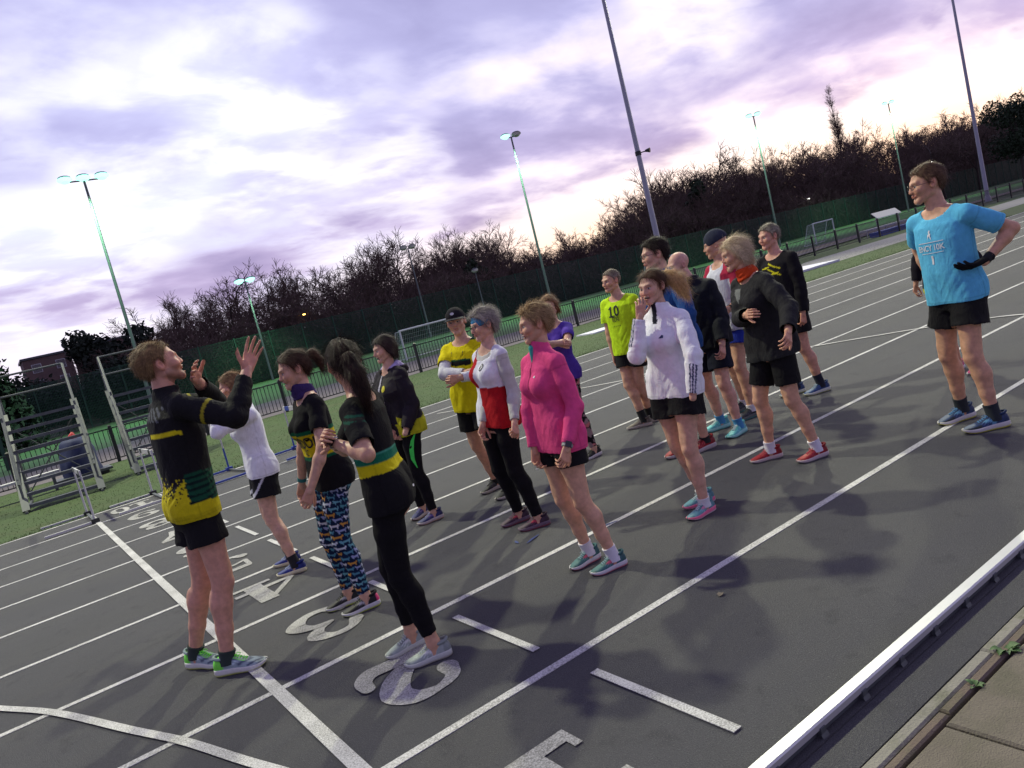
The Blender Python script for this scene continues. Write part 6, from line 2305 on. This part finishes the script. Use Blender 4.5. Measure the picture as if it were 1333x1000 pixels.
p.top('club_top', club, hem=-.14, sleeve=.62, loose=.75, inf=.013, sinf=.013, flare=.006, fold=.0055)
p.text('BROOK', .455, 0, .10, M_print_k, 1, 'club_print', squeeze=.86, around=.45)
p.text('AC', .335, 0, .06, M_print_k, 1, 'club_print', squeeze=.8, around=.45)


def dogs(x):
    V, leg = x['V'], x['leg']; s = x['s']
    c = np.tile(np.array(C(22, 38, 66)), (len(V), 1))
    a, b, k3 = s.hip, s.knee, s.ank
    pal = [C(206, 214, 226), C(84, 146, 158), C(206, 150, 70), C(150, 160, 200), C(110, 170, 184), C(206, 206, 214), C(84, 140, 160)]
    for i in range(2):
        m = leg == i
        ax = unit(k3[i] - a[i]); q = V - a[i]
        yy = q @ ax
        r = q - yy[:, None] * ax
        e1 = unit(s.hp - (s.hp @ ax) * ax); e2 = np.cross(ax, e1)
        R0 = np.interp(yy, [0, .2, .42, .6, .85], [.085, .075, .055, .052, .036])
        th = np.arctan2(r @ e2, r @ e1)
        cw, ch = .054, .037
        row = np.floor(yy / ch)
        px = th * np.interp(yy, [0, .4, .85], [.080, .062, .05]) + (row % 2) * cw * .5 + 1.0
        colI = np.floor(px / cw)
        fx = px / cw - colI - .5; fy = yy / ch - row - .5
        dog = (np.abs(fy + .02 * np.sin(fx * 6)) < .15) & (np.abs(fx) < .36)
        dog |= (np.abs(fx - .33) < .085) & (fy > -.36) & (fy < .05)
        dog |= ((np.abs(fx - .24) < .05) | (np.abs(fx + .27) < .05)) & (fy > 0) & (fy < .40)
        dog |= (np.abs(fx - .40) < .075) & (np.abs(fy + .24) < .07)
        dog |= (np.abs(fx + .38) < .05) & (fy > -.32) & (fy < .0)
        pi = ((row * 7 + colI * 3 + row * row) % len(pal)).astype(int)
        cc = np.array(pal)[pi]
        c = np.where((m & dog)[:, None], cc, c)
    return c


p.bottom('leggings', dogs, 'leggings', .93, .006, fold=.004, vox=.0062, m=M_cloth)
p.body(SK_L, ('half', 'half'), face=dict(smile=.8, open=.35, brow=(.05, .03, .02)))
p.hair(C(44, 30, 24), 'short', .012, col2=C(86, 62, 46), strands=2200, slen=.05, lift=.08,
       tail=([(0, -.11, .05), (.0, -.150, .055), (0, -.175, .0), (0, -.165, -.06)], [.022, .030, .028, .010]), seed=3)


def gaiter(s, col, name='neck_gaiter', r=.066, hgt=.085):
    G = Field(s.lo, s.hi, s.vox * .9)
    a = s.tpoint(.97, 0, .006); d = unit(s.head - s.hh * .01 - np.array([0, 0, .03]) - a)
    G.cone(a, a + d * .11, r * s.k + .012, r * s.k * .98, .01)
    G.plane(a + d * (hgt), unit(d - .25 * s.hs)); G.plane(a + d * .004, -d)
    V, F = G.mesh()
    N = normals(V, F)
    tt = (V - a) @ d
    V = V + N * (.0055 * (1 - 2 * np.abs(vnoise(np.stack([V[:, 0] * 14, V[:, 1] * 14, tt * 70], 1)))))[:, None]
    return s.finish(name, V, F, np.tile(np.array(col), (len(V), 1)), M_cloth)


gaiter(p, C(62, 48, 96))
p.shoes(KB, (.60, .60, .60), (.45, .45, .47), lace=(.02, .02, .02), sock=None, out_c=(.62, .80, .04),
        pattern=lambda c, y, a, sd: np.where((y < -.40)[:, None], np.array([.75, .06, .20]), c))
MB().tube([tuple(np.array(p.wr[1]) - p.mid - unit(p.wr[1] - p.el[1]) * .05), tuple(np.array(p.wr[1]) - p.mid - unit(p.wr[1] - p.el[1]) * .025)], .031, 14).build('wrist_band', mat('teal band', C(40, 120, 120), .6), p.root, True)

# --- woman in black seen from behind
p = pers('P4', 'woman all in black with a long dark ponytail and pale grey shoes, seen from behind', hpitch=0, vox=.0085, hvox=.0046)


def tee4(x):
    c = np.tile(np.array(KB), (len(x['V']), 1)); t = x['tau']; tor = x['lab'] == 0
    c[tor & (t < .335) & (t > .235)] = (.60, .52, .01)
    c[tor & (t < .415) & (t >= .335)] = C(30, 110, 84)
    c[tor & (t < .435) & (t >= .415)] = C(70, 150, 126)
    g = (x['lab'] > 0) & (x['tarm'] > .18) & (x['tarm'] < .42) & (np.sin(x['V'][:, 2] * 210 + x['V'][:, 0] * 40) > .15)
    c[g] = C(26, 74, 58)
    return c


p.top('t_shirt', tee4, hem=-.15, sleeve=.78, loose=.62, inf=.013, sinf=.014, flare=.008, fold=.0055)
p.bottom('leggings', plain((.0085, .008, .009)), 'leggings', .86, .006, waist=.10, fold=.0045, m=M_cloth)
p.lay(np.array([-.02, .02, .02, -.02]), np.array([-.008, -.004, .008, .004]), [(0, 1, 2, 3)], -.02, -.06, M_print_w, -1, 'small_logo', around=.6)
p.body(SK_M, ('half', 'half'), palms=[np.array([.2, .9, -.2]), np.array([-.1, -.9, .1])], face=dict(brow=(.04, .03, .02)))
p.hair(C(30, 21, 18), 'short', .012, col2=C(62, 44, 36), strands=2600, slen=.06, lift=.05,
       tail=([(0, -.105, .02), (.0, -.140, .02), (.008, -.165, -.05), (.02, -.165, -.14), (.03, -.15, -.24)], [.024, .036, .046, .040, .012]), seed=4)
p.shoes(C(150, 160, 156), (.50, .52, .48), (.62, .64, .62), lace=(.45, .50, .48), sock=None, out_c=(.42, .40, .33))
p.watch(0, strap=M_watch)

# --- woman in hooded jacket
p = pers('P5', 'dark haired woman in a hooded jacket with a bright green flash on her leggings', hpitch=-3)


def hood5(x):
    c = np.tile(np.array((.020, .016, .022)), (len(x['V']), 1)); t = x['tau']; tor = x['lab'] == 0
    c[tor & (t < .06)] = (.50, .50, .02)
    c[tor & (t < .20) & (np.abs(x['u']) > .09) & (t > .06) & (t + np.abs(x['u']) < .28)] = (.45, .45, .02)
    c[tor & (np.abs(x['u'] - .02) < .008) & (x['v'] > 0) & (t > .45)] = (.58, .56, .62)
    c[tor & (x['v'] > .02) & (t > .62) & (t < .86) & (x['u'] < -.02)] = C(66, 64, 60)
    return c


p.top('hooded_jacket', hood5, hem=-.17, sleeve=1.9, loose=.9, inf=.026, sinf=.026, cuff=.016, fold=.009, m=M_shell, drape=.012)
p.disc(.70, -.065, .026, M_print_y, 'badge')
p.bottom('leggings', sel((.011, .0105, .012)), 'leggings', .96, .006, fold=.004, m=M_cloth)


def swoosh(s, pts, w, m, name='green_flash', i=0, out=.5):
    """bright flash of fabric running down the side of the thigh"""
    a, b = s.hip[i], s.knee[i]
    ax = unit(b - a); L_ = np.linalg.norm(b - a)
    tc = np.array(CAM) - a; e1 = unit(tc - (tc @ ax) * ax); e2 = np.cross(ax, e1)
    vs = []
    for (t, x), ww in zip(pts, w):
        for sg in (-1, 1):
            xx = x + sg * ww / 2
            r = np.interp(t, [0, .4, 1], [.096, .088, .062]) * s.k + .008
            an = xx / r
            vs.append(tuple(a + ax * t * L_ + (e1 * math.cos(an) + e2 * math.sin(an)) * r - s.mid))
    mb = MB(); mb.add(vs, [(2 * i_, 2 * i_ + 1, 2 * i_ + 3, 2 * i_ + 2) for i_ in range(len(pts) - 1)])
    return mb.build(name, m, s.root)


M_neon = mat('neon green print', (.06, .75, .10), .6, .05, 40)
swoosh(p, [(.12, -.03), (.3, .005), (.5, .022), (.7, .02), (.9, -.01)], [.006, .03, .04, .032, .006], M_neon)
p.body(SK_L, (None, 'half'), face=dict(smile=1, open=.9, brow=(.03, .02, .015)))
p.hair(C(30, 22, 22), 'chin', .014, col2=C(66, 50, 46), strands=2200, slen=.05, lift=.1, line=[(-.14, -.09), (-.05, -.09), (-.02, -.055), (.012, -.02), (.03, .03), (.055, .060), (.08, .078), (.12, .105)], seed=5)


def hood(s, col, inner):
    """hood lying folded behind the neck"""
    G = Field(s.lo, s.hi, s.vox)
    P = []
    for t in np.linspace(-2.35, 2.35, 13):
        q = s.tpoint(.985, 0, 0) + s.frame(1)[0] * math.sin(t) * .085 * s.k - s.hs * (math.cos(t) * .075 + .012) * s.k + np.array([0, 0, .03 - .045 * (abs(t) / 2.35) ** 2])
        P.append((q, .030 - .014 * (abs(t) / 2.35)))
    for (a, ra), (b, rb) in zip(P[:-1], P[1:]): G.cone(a, b, ra, rb, .015)
    G.ell(s.tpoint(.93, 0, -.10 * s.k), None, (.085, .075, .05), .03)
    V, F = G.mesh(); N = normals(V, F)
    V = V + N * (.006 * (1 - 2 * np.abs(vnoise(V * [22, 22, 40]))))[:, None]
    c = np.tile(np.array(col), (len(V), 1))
    up = V[:, 2] > s.tpoint(1.0, 0, 0)[2] + .002
    c[up] = inner
    return s.finish('hood', V, F, c, M_cloth)


hood(p, (.020, .016, .022), C(176, 164, 206))
p.shoes(C(40, 44, 96), (.48, .42, .40), C(120, 100, 160), lace=(.3, .3, .5), sock=None, out_c=(.55, .35, .20))

# --- man in yellow t-shirt, arms folded
p = pers('P6', 'man in a yellow t-shirt over white sleeves and a black cap with folded arms', hpitch=0)


def tee6(x):
    c = np.tile(np.array((.70, .60, .008)), (len(x['V']), 1)); t, u, v = x['tau'], x['u'], x['v']; tor = x['lab'] == 0
    c[tor & (t > .60) & (t < .68) & (v > 0) & (np.abs(u) < .13)] = (.012, .012, .012)
    c[tor & (t >= .68) & (t < .705) & (v > 0) & (np.abs(u) < .13)] = C(14, 74, 50)
    c[tor & (t > 1.0)] = C(30, 62, 48)
    c[(v > .02) & tor & (np.abs(np.sin(u * 42)) < .10) & (t > .72)] = (.52, .42, .005)
    return c


p.top('sleeves', plain((.66, .66, .70)), sleeve=1.93, sinf=.010, cuff=.010, base=False, fold=.006, name_parent=None) if False else p.top('sleeve', plain((.66, .66, .70)), sleeve=1.93, sinf=.011, cuff=.010, base=False, fold=.006)
p.top('t_shirt', tee6, hem=-.20, sleeve=.62, loose=.85, inf=.018, sinf=.022, flare=.010, fold=.007, drape=.004)
p.text('!', .80, -.06, .055, M_print_k, 1, 'small_badge'); p.text('!', .80, .06, .055, M_print_k, 1, 'small_badge')
p.bottom('shorts', plain(KB), 'shorts', .60, .018, .040, fold=.006)
p.body(SK_M, ('fist', 'fist'), face=dict(brow=(.08, .06, .05)))
p.hair(C(70, 56, 46), 'short', .006, strands=900, slen=.015, lift=.4, seed=6)
p.cap_hat((.016, .014, .018), 'cap')
p.shoes(KB, (.40, .36, .32), (.05, .05, .05), lace=(.03, .03, .03), sock=(.012, .012, .012), sock_top=.12)

# --- woman in red and white vest
p = pers('P7', 'grey haired woman with glasses and a blue headband in a red and white quartered vest', hpitch=-4, vox=.0085, hvox=.0044)
RED = (.42, .012, .018); VW = (.80, .80, .86)


def vest7(x):
    t, u, v = x['tau'], x['u'], x['v']
    c = np.tile(np.array(VW), (len(x['V']), 1))
    front = v > -.02
    k = .045
    c[(t > .44) & (u > .035)] = RED
    c[(t <= .44) & (u <= .035)] = RED
    c[(np.abs(u) > .105) & (t > .80)] = np.array((.68, .67, .76))
    return c


p.top('long_sleeve_top', plain((.50, .49, .47)), hem=-.05, sleeve=1.93, loose=.5, inf=.008, sinf=.010, cuff=.008, fold=.005)
p.top('club_vest', vest7, hem=-.15, sleeve=0, loose=.6, inf=.016, neckcut=.93, fold=.005, drape=.002)
p.disc(.74, -.052, .026, M_print_k, 'badge'); p.disc(.743, -.052, .019, M_print_w, 'badge_face')
p.text('S', .742, -.052, .03, M_print_k, 1, 'badge_letter')
p.bottom('leggings', plain((.010, .0095, .011)), 'leggings', .98, .009, fold=.006, m=M_cloth)
p.lay(np.array([-.022, .022, 0]), np.array([-.012, -.012, .016]), [(0, 1, 2)], -.055, .095, M_print_w, 1, 'small_logo', around=-.4) if False else None
p.body(SK_L, ('fist', 'half'), face=dict(old=1, smile=.5, brow=(.2, .17, .15)))
p.hair(C(112, 104, 98), 'short', .020, col2=C(178, 170, 162), strands=2600, slen=.045, lift=.9, seed=7)
p.cap_hat(C(66, 142, 186), 'band')
p.glasses()
p.shoes(C(62, 40, 58), (.16, .11, .15), C(196, 60, 80), lace=(.16, .06, .12), sock=None, out_c=(.35, .08, .10))

# --- woman in pink
p = pers('P8', 'short haired woman in a bright pink zip top and black shorts', hpitch=-2, vox=.0075, hvox=.0040)
PINK = (.74, .075, .235)


def pink8(x):
    c = np.tile(np.array(PINK), (len(x['V']), 1)); t, u, v = x['tau'], x['u'], x['v']; tor = x['lab'] == 0
    c[tor & (np.abs(u) < .005) & (v > 0) & (t > .60)] = (.16, .01, .05)
    return c


p.top('zip_top', pink8, hem=-.185, sleeve=1.93, loose=.45, inf=.012, sinf=.013, cuff=.011, collar=.052, fold=.0050, drape=.0, collar_r=.064)
p.lay(np.array([-.012, .012, .005, -.004]), np.array([0, -.004, .010, .008]), [(0, 1, 2, 3)], .74, -.062, M_print_w, 1, 'small_logo')
p.bottom('shorts', plain(KB), 'shorts', .40, .014, .030, fold=.005)
p.body((.64, .36, .235), ('half', 'half'), face=dict(smile=.5, open=.25, brow=(.22, .14, .08)))
p.hair(C(112, 88, 60), 'short', .012, col2=C(200, 168, 124), strands=3600, slen=.036, lift=.9, seed=8)
# open collar shows the teal shirt
G_ = Field(p.tpoint(.9, 0, 0) - .12, p.tpoint(.9, 0, 0) + .14, .006)
G_.cone(p.tpoint(.86, 0, .056), p.tpoint(1.06, 0, .044), .016, .026, .01)
v_, f_ = G_.mesh(); p.finish('undershirt', v_, f_, np.tile(np.array(C(60, 150, 146)), (len(v_), 1)), M_cloth)
p.watch(0)
MB().tube([tuple(p.wr[1] - p.mid + unit(p.wr[1] - p.el[1]) * .115 + np.array([0, 0, 0])), tuple(p.wr[1] - p.mid + unit(p.wr[1] - p.el[1]) * .119)], .0105, 10).build('finger_ring', M_ring, p.root, True)
p.shoes(C(58, 104, 106), (.60, .58, .60), (.72, .10, .17), lace=(.30, .46, .46), sock=(.70, .68, .74), sock_top=.15, out_c=(.62, .12, .18))

# --- woman in purple t-shirt behind
p = pers('P9', 'woman in a purple t-shirt and patterned leggings half hidden behind the woman in pink', hpitch=-3, vox=.0095, hvox=.0052)
p.top('t_shirt', plain(C(84, 60, 158)), hem=-.12, sleeve=.62, loose=.5, inf=.011, sinf=.016, fold=.006)
p.bottom('leggings', lambda x: np.where((vnoise(np.stack([x['V'][:, 0] * 20, x['V'][:, 1] * 20, x['V'][:, 2] * 42], 1)) > .12)[:, None], np.array(C(150, 128, 128)), np.where((vnoise(x['V'] * [16, 16, 40] + 7) > .30)[:, None], np.array(C(196, 120, 120)), np.array((.014, .012, .014)))), 'leggings', .95, .006, fold=.003, m=M_cloth)
p.body(SK_L, ('fist', 'fist'), face=dict(brow=(.1, .07, .05)))
p.hair(C(92, 66, 46), 'chin', .012, col2=C(146, 112, 80), strands=1600, slen=.05, lift=.1, line=[(-.14, -.09), (-.05, -.09), (-.02, -.055), (.012, .0), (.03, .045), (.06, .075), (.12, .105)], seed=9)
p.glasses()
p.shoes(KB, (.62, .62, .62), None, lace=(.03, .03, .03), sock=None)

# --- man in neon yellow with a ten
p = pers('P10', 'man in a neon yellow t-shirt with a large 10 on the chest', hpitch=0, vox=.009, hvox=.0048)
NEON = (.52, .78, .02)
p.top('t_shirt', plain(NEON), hem=-.17, sleeve=.66, loose=.9, inf=.018, sinf=.022, flare=.010, fold=.008, drape=.008)
p.lay(np.array([-.066, -.044, -.044, -.066, -.092, -.066, -.066, -.085, -.085, -.025, -.025]), np.array([-.055, -.055, .058, .058, .030, .030, .048, -.055, -.042, -.042, -.055]) + .0, [(0, 1, 2, 3), (4, 5, 6), (7, 10, 9, 8)], .73, 0, M_print_k, 1, 'chest_print')
p.text('0', .73, 0, .155, M_print_k, 1, 'chest_print', around=.22)
p.text('MILE', .625, .0, .050, M_print_k, 1, 'chest_print'); p.text('RUN', .555, .0, .050, M_print_k, 1, 'chest_print'); p.text('RELAY', .50, 0, .042, M_print_k, 1, 'chest_print') if False else p.text('- - - -', .44, 0, .05, M_print_k, 1, 'chest_print')
p.bottom('shorts', plain(KB), 'shorts', .52, .018, .045, fold=.006)
p.body(SK_M, ('relaxed', 'relaxed'), face=dict(brow=(.12, .1, .08)))
p.hair(C(92, 80, 68), 'short', .007, col2=C(150, 138, 122), strands=1600, slen=.016, lift=.5, seed=10)
p.shoes(C(112, 104, 92), (.40, .37, .32), None, lace=(.3, .28, .25), sock=(.012, .012, .012), sock_top=.19)

# --- woman in white jacket, hand to her cheek
p = pers('P11', 'woman in a white zip jacket with navy stripes on the cuff touching her cheek', hpitch=-2, vox=.0080, hvox=.0042)


def white11(x):
    c = np.tile(np.array((.82, .82, .88)), (len(x['V']), 1)); t, u, v, lab, ta = x['tau'], x['u'], x['v'], x['lab'], x['tarm']
    s = x['s']
    for lb, i in ((1, 0), (2, 1)):
        d = unit(s.wr[i] - s.el[i]); q = x['V'] - s.el[i]
        r = q - (q @ d)[:, None] * d
        tc = np.array(CAM) - s.el[i]; e1 = unit(tc - (tc @ d) * d); e2 = np.cross(d, e1)
        an = np.arctan2(r @ e2, r @ e1)
        if i == 1: an = an + 1.2
        st_ = (lab == lb) & (ta > 1.22) & ((np.abs(an - .05) < .10) | (np.abs(an - .42) < .10) | (np.abs(an + .32) < .10))
        c[st_] = C(52, 60, 92)
    c[(lab == 0) & (np.abs(u) < .018) & (v > 0) & (t > .86)] = (.02, .02, .03)
    return c


p.top('zip_jacket', white11, hem=-.12, sleeve=1.97, loose=.6, inf=.016, sinf=.019, cuff=.015, collar=.045, fold=.0065, m=M_cloth, drape=.002, collar_r=.070, vox=.0072)
p.lay(np.array([-.018, .018, .018, .006]), np.array([-.008, -.008, .006, .012]), [(0, 1, 2, 3)], .70, -.07, M_print_n, 1, 'small_logo')
p.bottom('shorts', sel(KB), 'shorts', .42, .020, .058, fold=.009)
p.body(SK_L, (None, 'face'), palms=[None, np.array([.55, .8, .15])], face=dict(smile=.8, open=.3, brow=(.06, .035, .02)))
p.hair(C(54, 36, 26), 'short', .006, col2=C(98, 68, 46), strands=2400, slen=.05, lift=.08, seed=11)
BL = C(168, 130, 84)
p.hair(BL, 'short', -.012, col2=C(214, 180, 128), strands=1500, slen=.07, lift=.15, line=[(-.14, -.02), (-.10, .0), (-.09, .6), (.12, .8)],
       tail=([(-.02, -.100, .035), (-.045, -.140, .040), (-.085, -.170, .0), (-.10, -.180, -.06), (-.125, -.185, -.11)], [.026, .044, .046, .034, .008]), name='ponytail', seed=12)
p.shoes(C(100, 150, 160), (.78, .16, .28), (.70, .20, .32), lace=(.5, .6, .62), sock=(.70, .70, .72), sock_top=.12, out_c=(.70, .68, .70))

# --- tall man in blue jacket behind
p = pers('P12', 'dark haired man in a blue jacket and red shoes behind the woman in white', hpitch=-2, vox=.0095, hvox=.0048)
p.top('jacket', plain(C(36, 74, 132)), hem=-.15, sleeve=1.9, loose=.85, inf=.02, sinf=.02, fold=.007, m=M_shell, collar=.02)
p.bottom('shorts', plain(NAVY), 'shorts', .58, .016, .03, fold=.005)
p.body(SK_L, ('relaxed', 'relaxed'), face=dict(brow=(.03, .02, .015)))
p.hair(C(28, 22, 20), 'short', .010, col2=C(60, 46, 38), strands=2400, slen=.034, lift=.5, seed=13)
p.glasses()
p.shoes(C(140, 22, 30), (.45, .40, .40), None, lace=(.4, .1, .1), sock=(.02, .02, .02), sock_top=.12)

# --- bald man in black jacket
p = pers('P13', 'bald man in a black jacket with a yellow collar and bright turquoise shoes', hpitch=-8, vox=.0092, hvox=.0048, bulk=1.08)


def blk13(x):
    c = np.tile(np.array((.013, .014, .020)), (len(x['V']), 1)); t, u, v = x['tau'], x['u'], x['v']
    c[(x['lab'] == 0) & (np.abs(u) < .028) & (v > 0) & (t > .82)] = (.55, .60, .03)
    return c


p.top('jacket', blk13, hem=-.17, sleeve=1.92, loose=.95, inf=.028, sinf=.026, fold=.010, m=M_shell, collar=.035, drape=.010, collar_r=.072)
p.bottom('shorts', plain(NAVY), 'shorts', .66, .018, .045, fold=.006)
p.body((.62, .34, .26), ('half', 'half'), face=dict(old=1, brow=(.2, .15, .12)), whole=True)
p.hair(C(120, 104, 94), 'short', .003, strands=500, slen=.01, lift=.3, line=[(-.14, -.062), (-.085, -.06), (-.070, -.035), (-.045, .02), (-.03, .034), (.006, .034), (.010, .034), (.014, .6), (.12, .8)], seed=14) if False else None
p.shoes(C(96, 180, 184), (.30, .62, .60), None, lace=(.6, .7, .7), sock=C(70, 140, 190), sock_top=.15, out_c=(.15, .50, .45))

# --- man in beanie
p = pers('P14', 'man in a dark grey beanie and white shirt with red shoulders', hpitch=-4, vox=.0095, hvox=.005)


def white14(x):
    c = np.tile(np.array((.60, .61, .68)), (len(x['V']), 1))
    c[(x['lab'] > 0)] = (.42, .03, .07)
    c[(x['lab'] == 0) & (np.abs(x['u']) > .125) & (x['tau'] > .72)] = (.42, .03, .07)
    return c


p.top('t_shirt', white14, hem=-.17, sleeve=.70, loose=.95, inf=.020, sinf=.022, flare=.01, fold=.009, drape=.010)
p.bottom('shorts', plain(C(38, 54, 150)), 'shorts', .48, .018, .045, fold=.006)
p.body(SK_M, ('half', 'relaxed'), face=dict(brow=(.08, .06, .05)))
p.cap_hat(C(54, 58, 72), 'beanie')
p.watch(0, strap=M_watch)
p.shoes((.02, .022, .03), (.10, .12, .11), None, lace=(.05, .05, .05), sock=(.66, .64, .68), sock_top=.125, out_c=(.1, .4, .35))

# --- woman in dark jacket with orange scarf
p = pers('P15', 'blonde woman in a dark grey jacket with an orange scarf and red shoes', hpitch=-6, vox=.0088, hvox=.0044)


def grey15(x):
    c = np.tile(np.array((.020, .019, .021)), (len(x['V']), 1)); t, u, v = x['tau'], x['u'], x['v']
    c[(x['lab'] == 0) & (u > .01) & (v > 0) & (t > .30) & (t < .86)] = C(110, 112, 110)
    c[(x['lab'] == 0) & (t < -.06)] = C(44, 44, 46)
    return c


p.top('jacket', grey15, hem=-.20, sleeve=1.9, loose=.95, inf=.026, sinf=.024, fold=.010, m=M_shell, drape=.010)
p.bottom('shorts', plain((.010, .0095, .011)), 'shorts', .70, .010, .016, fold=.004)
p.body((.62, .34, .22), ('half', 'half'), face=dict(old=1, smile=1, open=.7, brow=(.2, .15, .1)))
p.hair(C(164, 140, 110), 'bob', .011, col2=C(222, 204, 172), strands=2800, slen=.06, lift=.12, line=[(-.14, -.075), (-.05, -.08), (-.02, -.05), (.014, -.005), (.03, .040), (.055, .064), (.08, .08), (.12, .105)], seed=15)
gaiter(p, C(196, 70, 34), 'scarf', .070, .075)
p.shoes(C(150, 22, 34), (.55, .45, .45), (.40, .03, .05), lace=(.5, .08, .1), sock=(.72, .70, .78), sock_top=.15, out_c=(.30, .30, .32))

# --- man in black shirt with yellow streaks
p = pers('P16', 'grey haired man in a black long sleeved shirt with thin yellow streaks', hpitch=0, vox=.0095, hvox=.0050)


def blk16(x):
    c = np.tile(np.array((.013, .012, .015)), (len(x['V']), 1)); t, u, v = x['tau'], x['u'], x['v']
    f = (x['lab'] == 0) & (v > 0)
    for t0, sl, u0, u1 in ((.84, .9, -.12, .02), (.74, 1.1, -.12, .03), (.80, -.15, .0, .12), (.66, -.1, -.10, .04), (.60, .05, .02, .11), (.47, -.3, .03, .13), (.35, .1, -.05, .06)):
        c[f & (np.abs(t - t0 - sl * u) < .012) & (u > u0) & (u < u1)] = (.60, .55, .02)
    return c


p.top('long_sleeve_shirt', blk16, hem=-.18, sleeve=1.92, loose=.85, inf=.018, sinf=.018, fold=.007)
p.bottom('shorts', plain(KB), 'shorts', .60, .018, .045, fold=.006)
p.body(SK_R, ('half', 'relaxed'), face=dict(old=1, smile=.7, brow=(.15, .12, .1)))
p.hair(C(96, 88, 76), 'short', .011, col2=C(160, 150, 134), strands=1800, slen=.022, lift=.6, seed=16)
p.shoes(C(40, 70, 120), (.55, .58, .50), None, lace=(.3, .4, .5), sock=(.014, .016, .03), sock_top=.20, out_c=(.5, .55, .2))

# --- person mostly hidden behind the man in blue
p = pers('P18', 'person in dark sleeves and pink shoes almost hidden behind the man in the blue t-shirt', vox=.0095, hvox=.0055)
p.top('long_sleeve_top', sel((.016, .014, .020), (lambda x: (x['lab'] == 0) & (x['tau'] < -.02), (.5, .55, .03))), hem=-.12, sleeve=1.86, loose=.8, inf=.018, sinf=.018, fold=.007)
p.bottom('shorts', plain(C(44, 52, 110)), 'shorts', .62, .012, .02, fold=.004)
p.body(SK_M, ('half', 'half'), face=dict(brow=(.08, .06, .05)))
p.hair(C(60, 44, 34), 'short', .012, col2=C(98, 74, 56), strands=800, slen=.03, lift=.3, seed=18)
p.shoes(C(200, 70, 120), (.62, .60, .62), None, lace=(.6, .3, .4), sock=None)

# --- man in blue t-shirt
p = pers('P17', 'tall man in a light blue race t-shirt and black gloves, hand on hip', hpitch=-2, vox=.0085, hvox=.0044, belly=.018)
SKY_ = (.115, .47, .72)
p.top('t_shirt', plain(SKY_), hem=-.13, sleeve=.70, loose=.7, inf=.013, sinf=.019, flare=.010, fold=.006, drape=.0, vox=.008)
p.text('HALF MARATHON', .60, .0, .020, M_print_w, 1, 'chest_print') if False else None
p.text('ENCY', .575, 0, .056, M_print_w, 1, 'chest_print', squeeze=.85, around=-.32); p.text('10K', .575, 0, .056, M_print_w, 1, 'chest_print', squeeze=.85, around=.40)
p.lay(np.array([-.10, .10, .10, -.10]), np.array([-.0022, -.0022, .0022, .0022]), [(0, 1, 2, 3)], .645, .0, M_print_w, 1, 'chest_print')
p.lay(np.array([-.09, .09, .09, -.09]), np.array([-.0018, -.0018, .0018, .0018]), [(0, 1, 2, 3)], .515, .0, M_print_w, 1, 'chest_print')
p.lay(np.array([-.022, -.012, .0, .010, .020, .010, .014, .004, .010, .002, -.008, -.004, -.016]), np.array([-.030, -.008, .002, -.020, -.028, -.002, .014, .020, .036, .040, .030, .014, .008]), [(0, 1, 2), (2, 3, 4, 5), (2, 5, 6, 7), (7, 8, 9, 10), (7, 10, 11, 2), (11, 12, 1, 2)], .72, .0, M_print_w, 1, 'runner_logo')
p.lay(np.array([-.007, .007, .009, -.009]), np.array([-.03, -.03, .03, .03]), [(0, 1, 2, 3)], .43, .0, M_print_w, 1, 'chest_print')
p.bottom('shorts', plain(KB), 'shorts', .50, .020, .050, fold=.007)
p.body((.58, .315, .20), (None, None), face=dict(old=1, smile=.3, brow=(.10, .07, .05)))
p.hair(C(72, 52, 40), 'short', .010, col2=C(112, 86, 66), strands=2400, slen=.022, lift=.5, seed=17)
p.glasses()


def glove(s, i, pose, palm):
    v, f = s.hand(i, pose, palm)
    n = normals(v, f); v = v + n * .0035
    d = unit(s.wr[i] - s.el[i])
    o = s.finish('glove', v, f, np.tile(np.array((.012, .012, .014)), (len(v), 1)), M_cloth)
    cf_ = MB().tube([tuple(s.wr[i] - s.mid - d * .045), tuple(s.wr[i] - s.mid + d * .01)], [.034, .031], 14, False)
    c = cf_.build('glove_cuff', None, o, True); c.data.materials.append(COLLAR((.012, .012, .014)))


glove(p, 0, dict(curl=(18, 25, 15), spread=2, thumb=.9, bend=25), np.array([-.6, .5, 0]))
glove(p, 1, 'relaxed', None)
p.shoes(C(40, 62, 100), (.60, .58, .56), C(110, 170, 200), lace=(.10, .25, .45), sock=(.022, .028, .034), sock_top=.175, out_c=(.68, .66, .03),
        pattern=lambda c, y, a, sd: np.where((y > .15)[:, None] & (a > .5)[:, None], np.array([.02, .03, .03]), c))
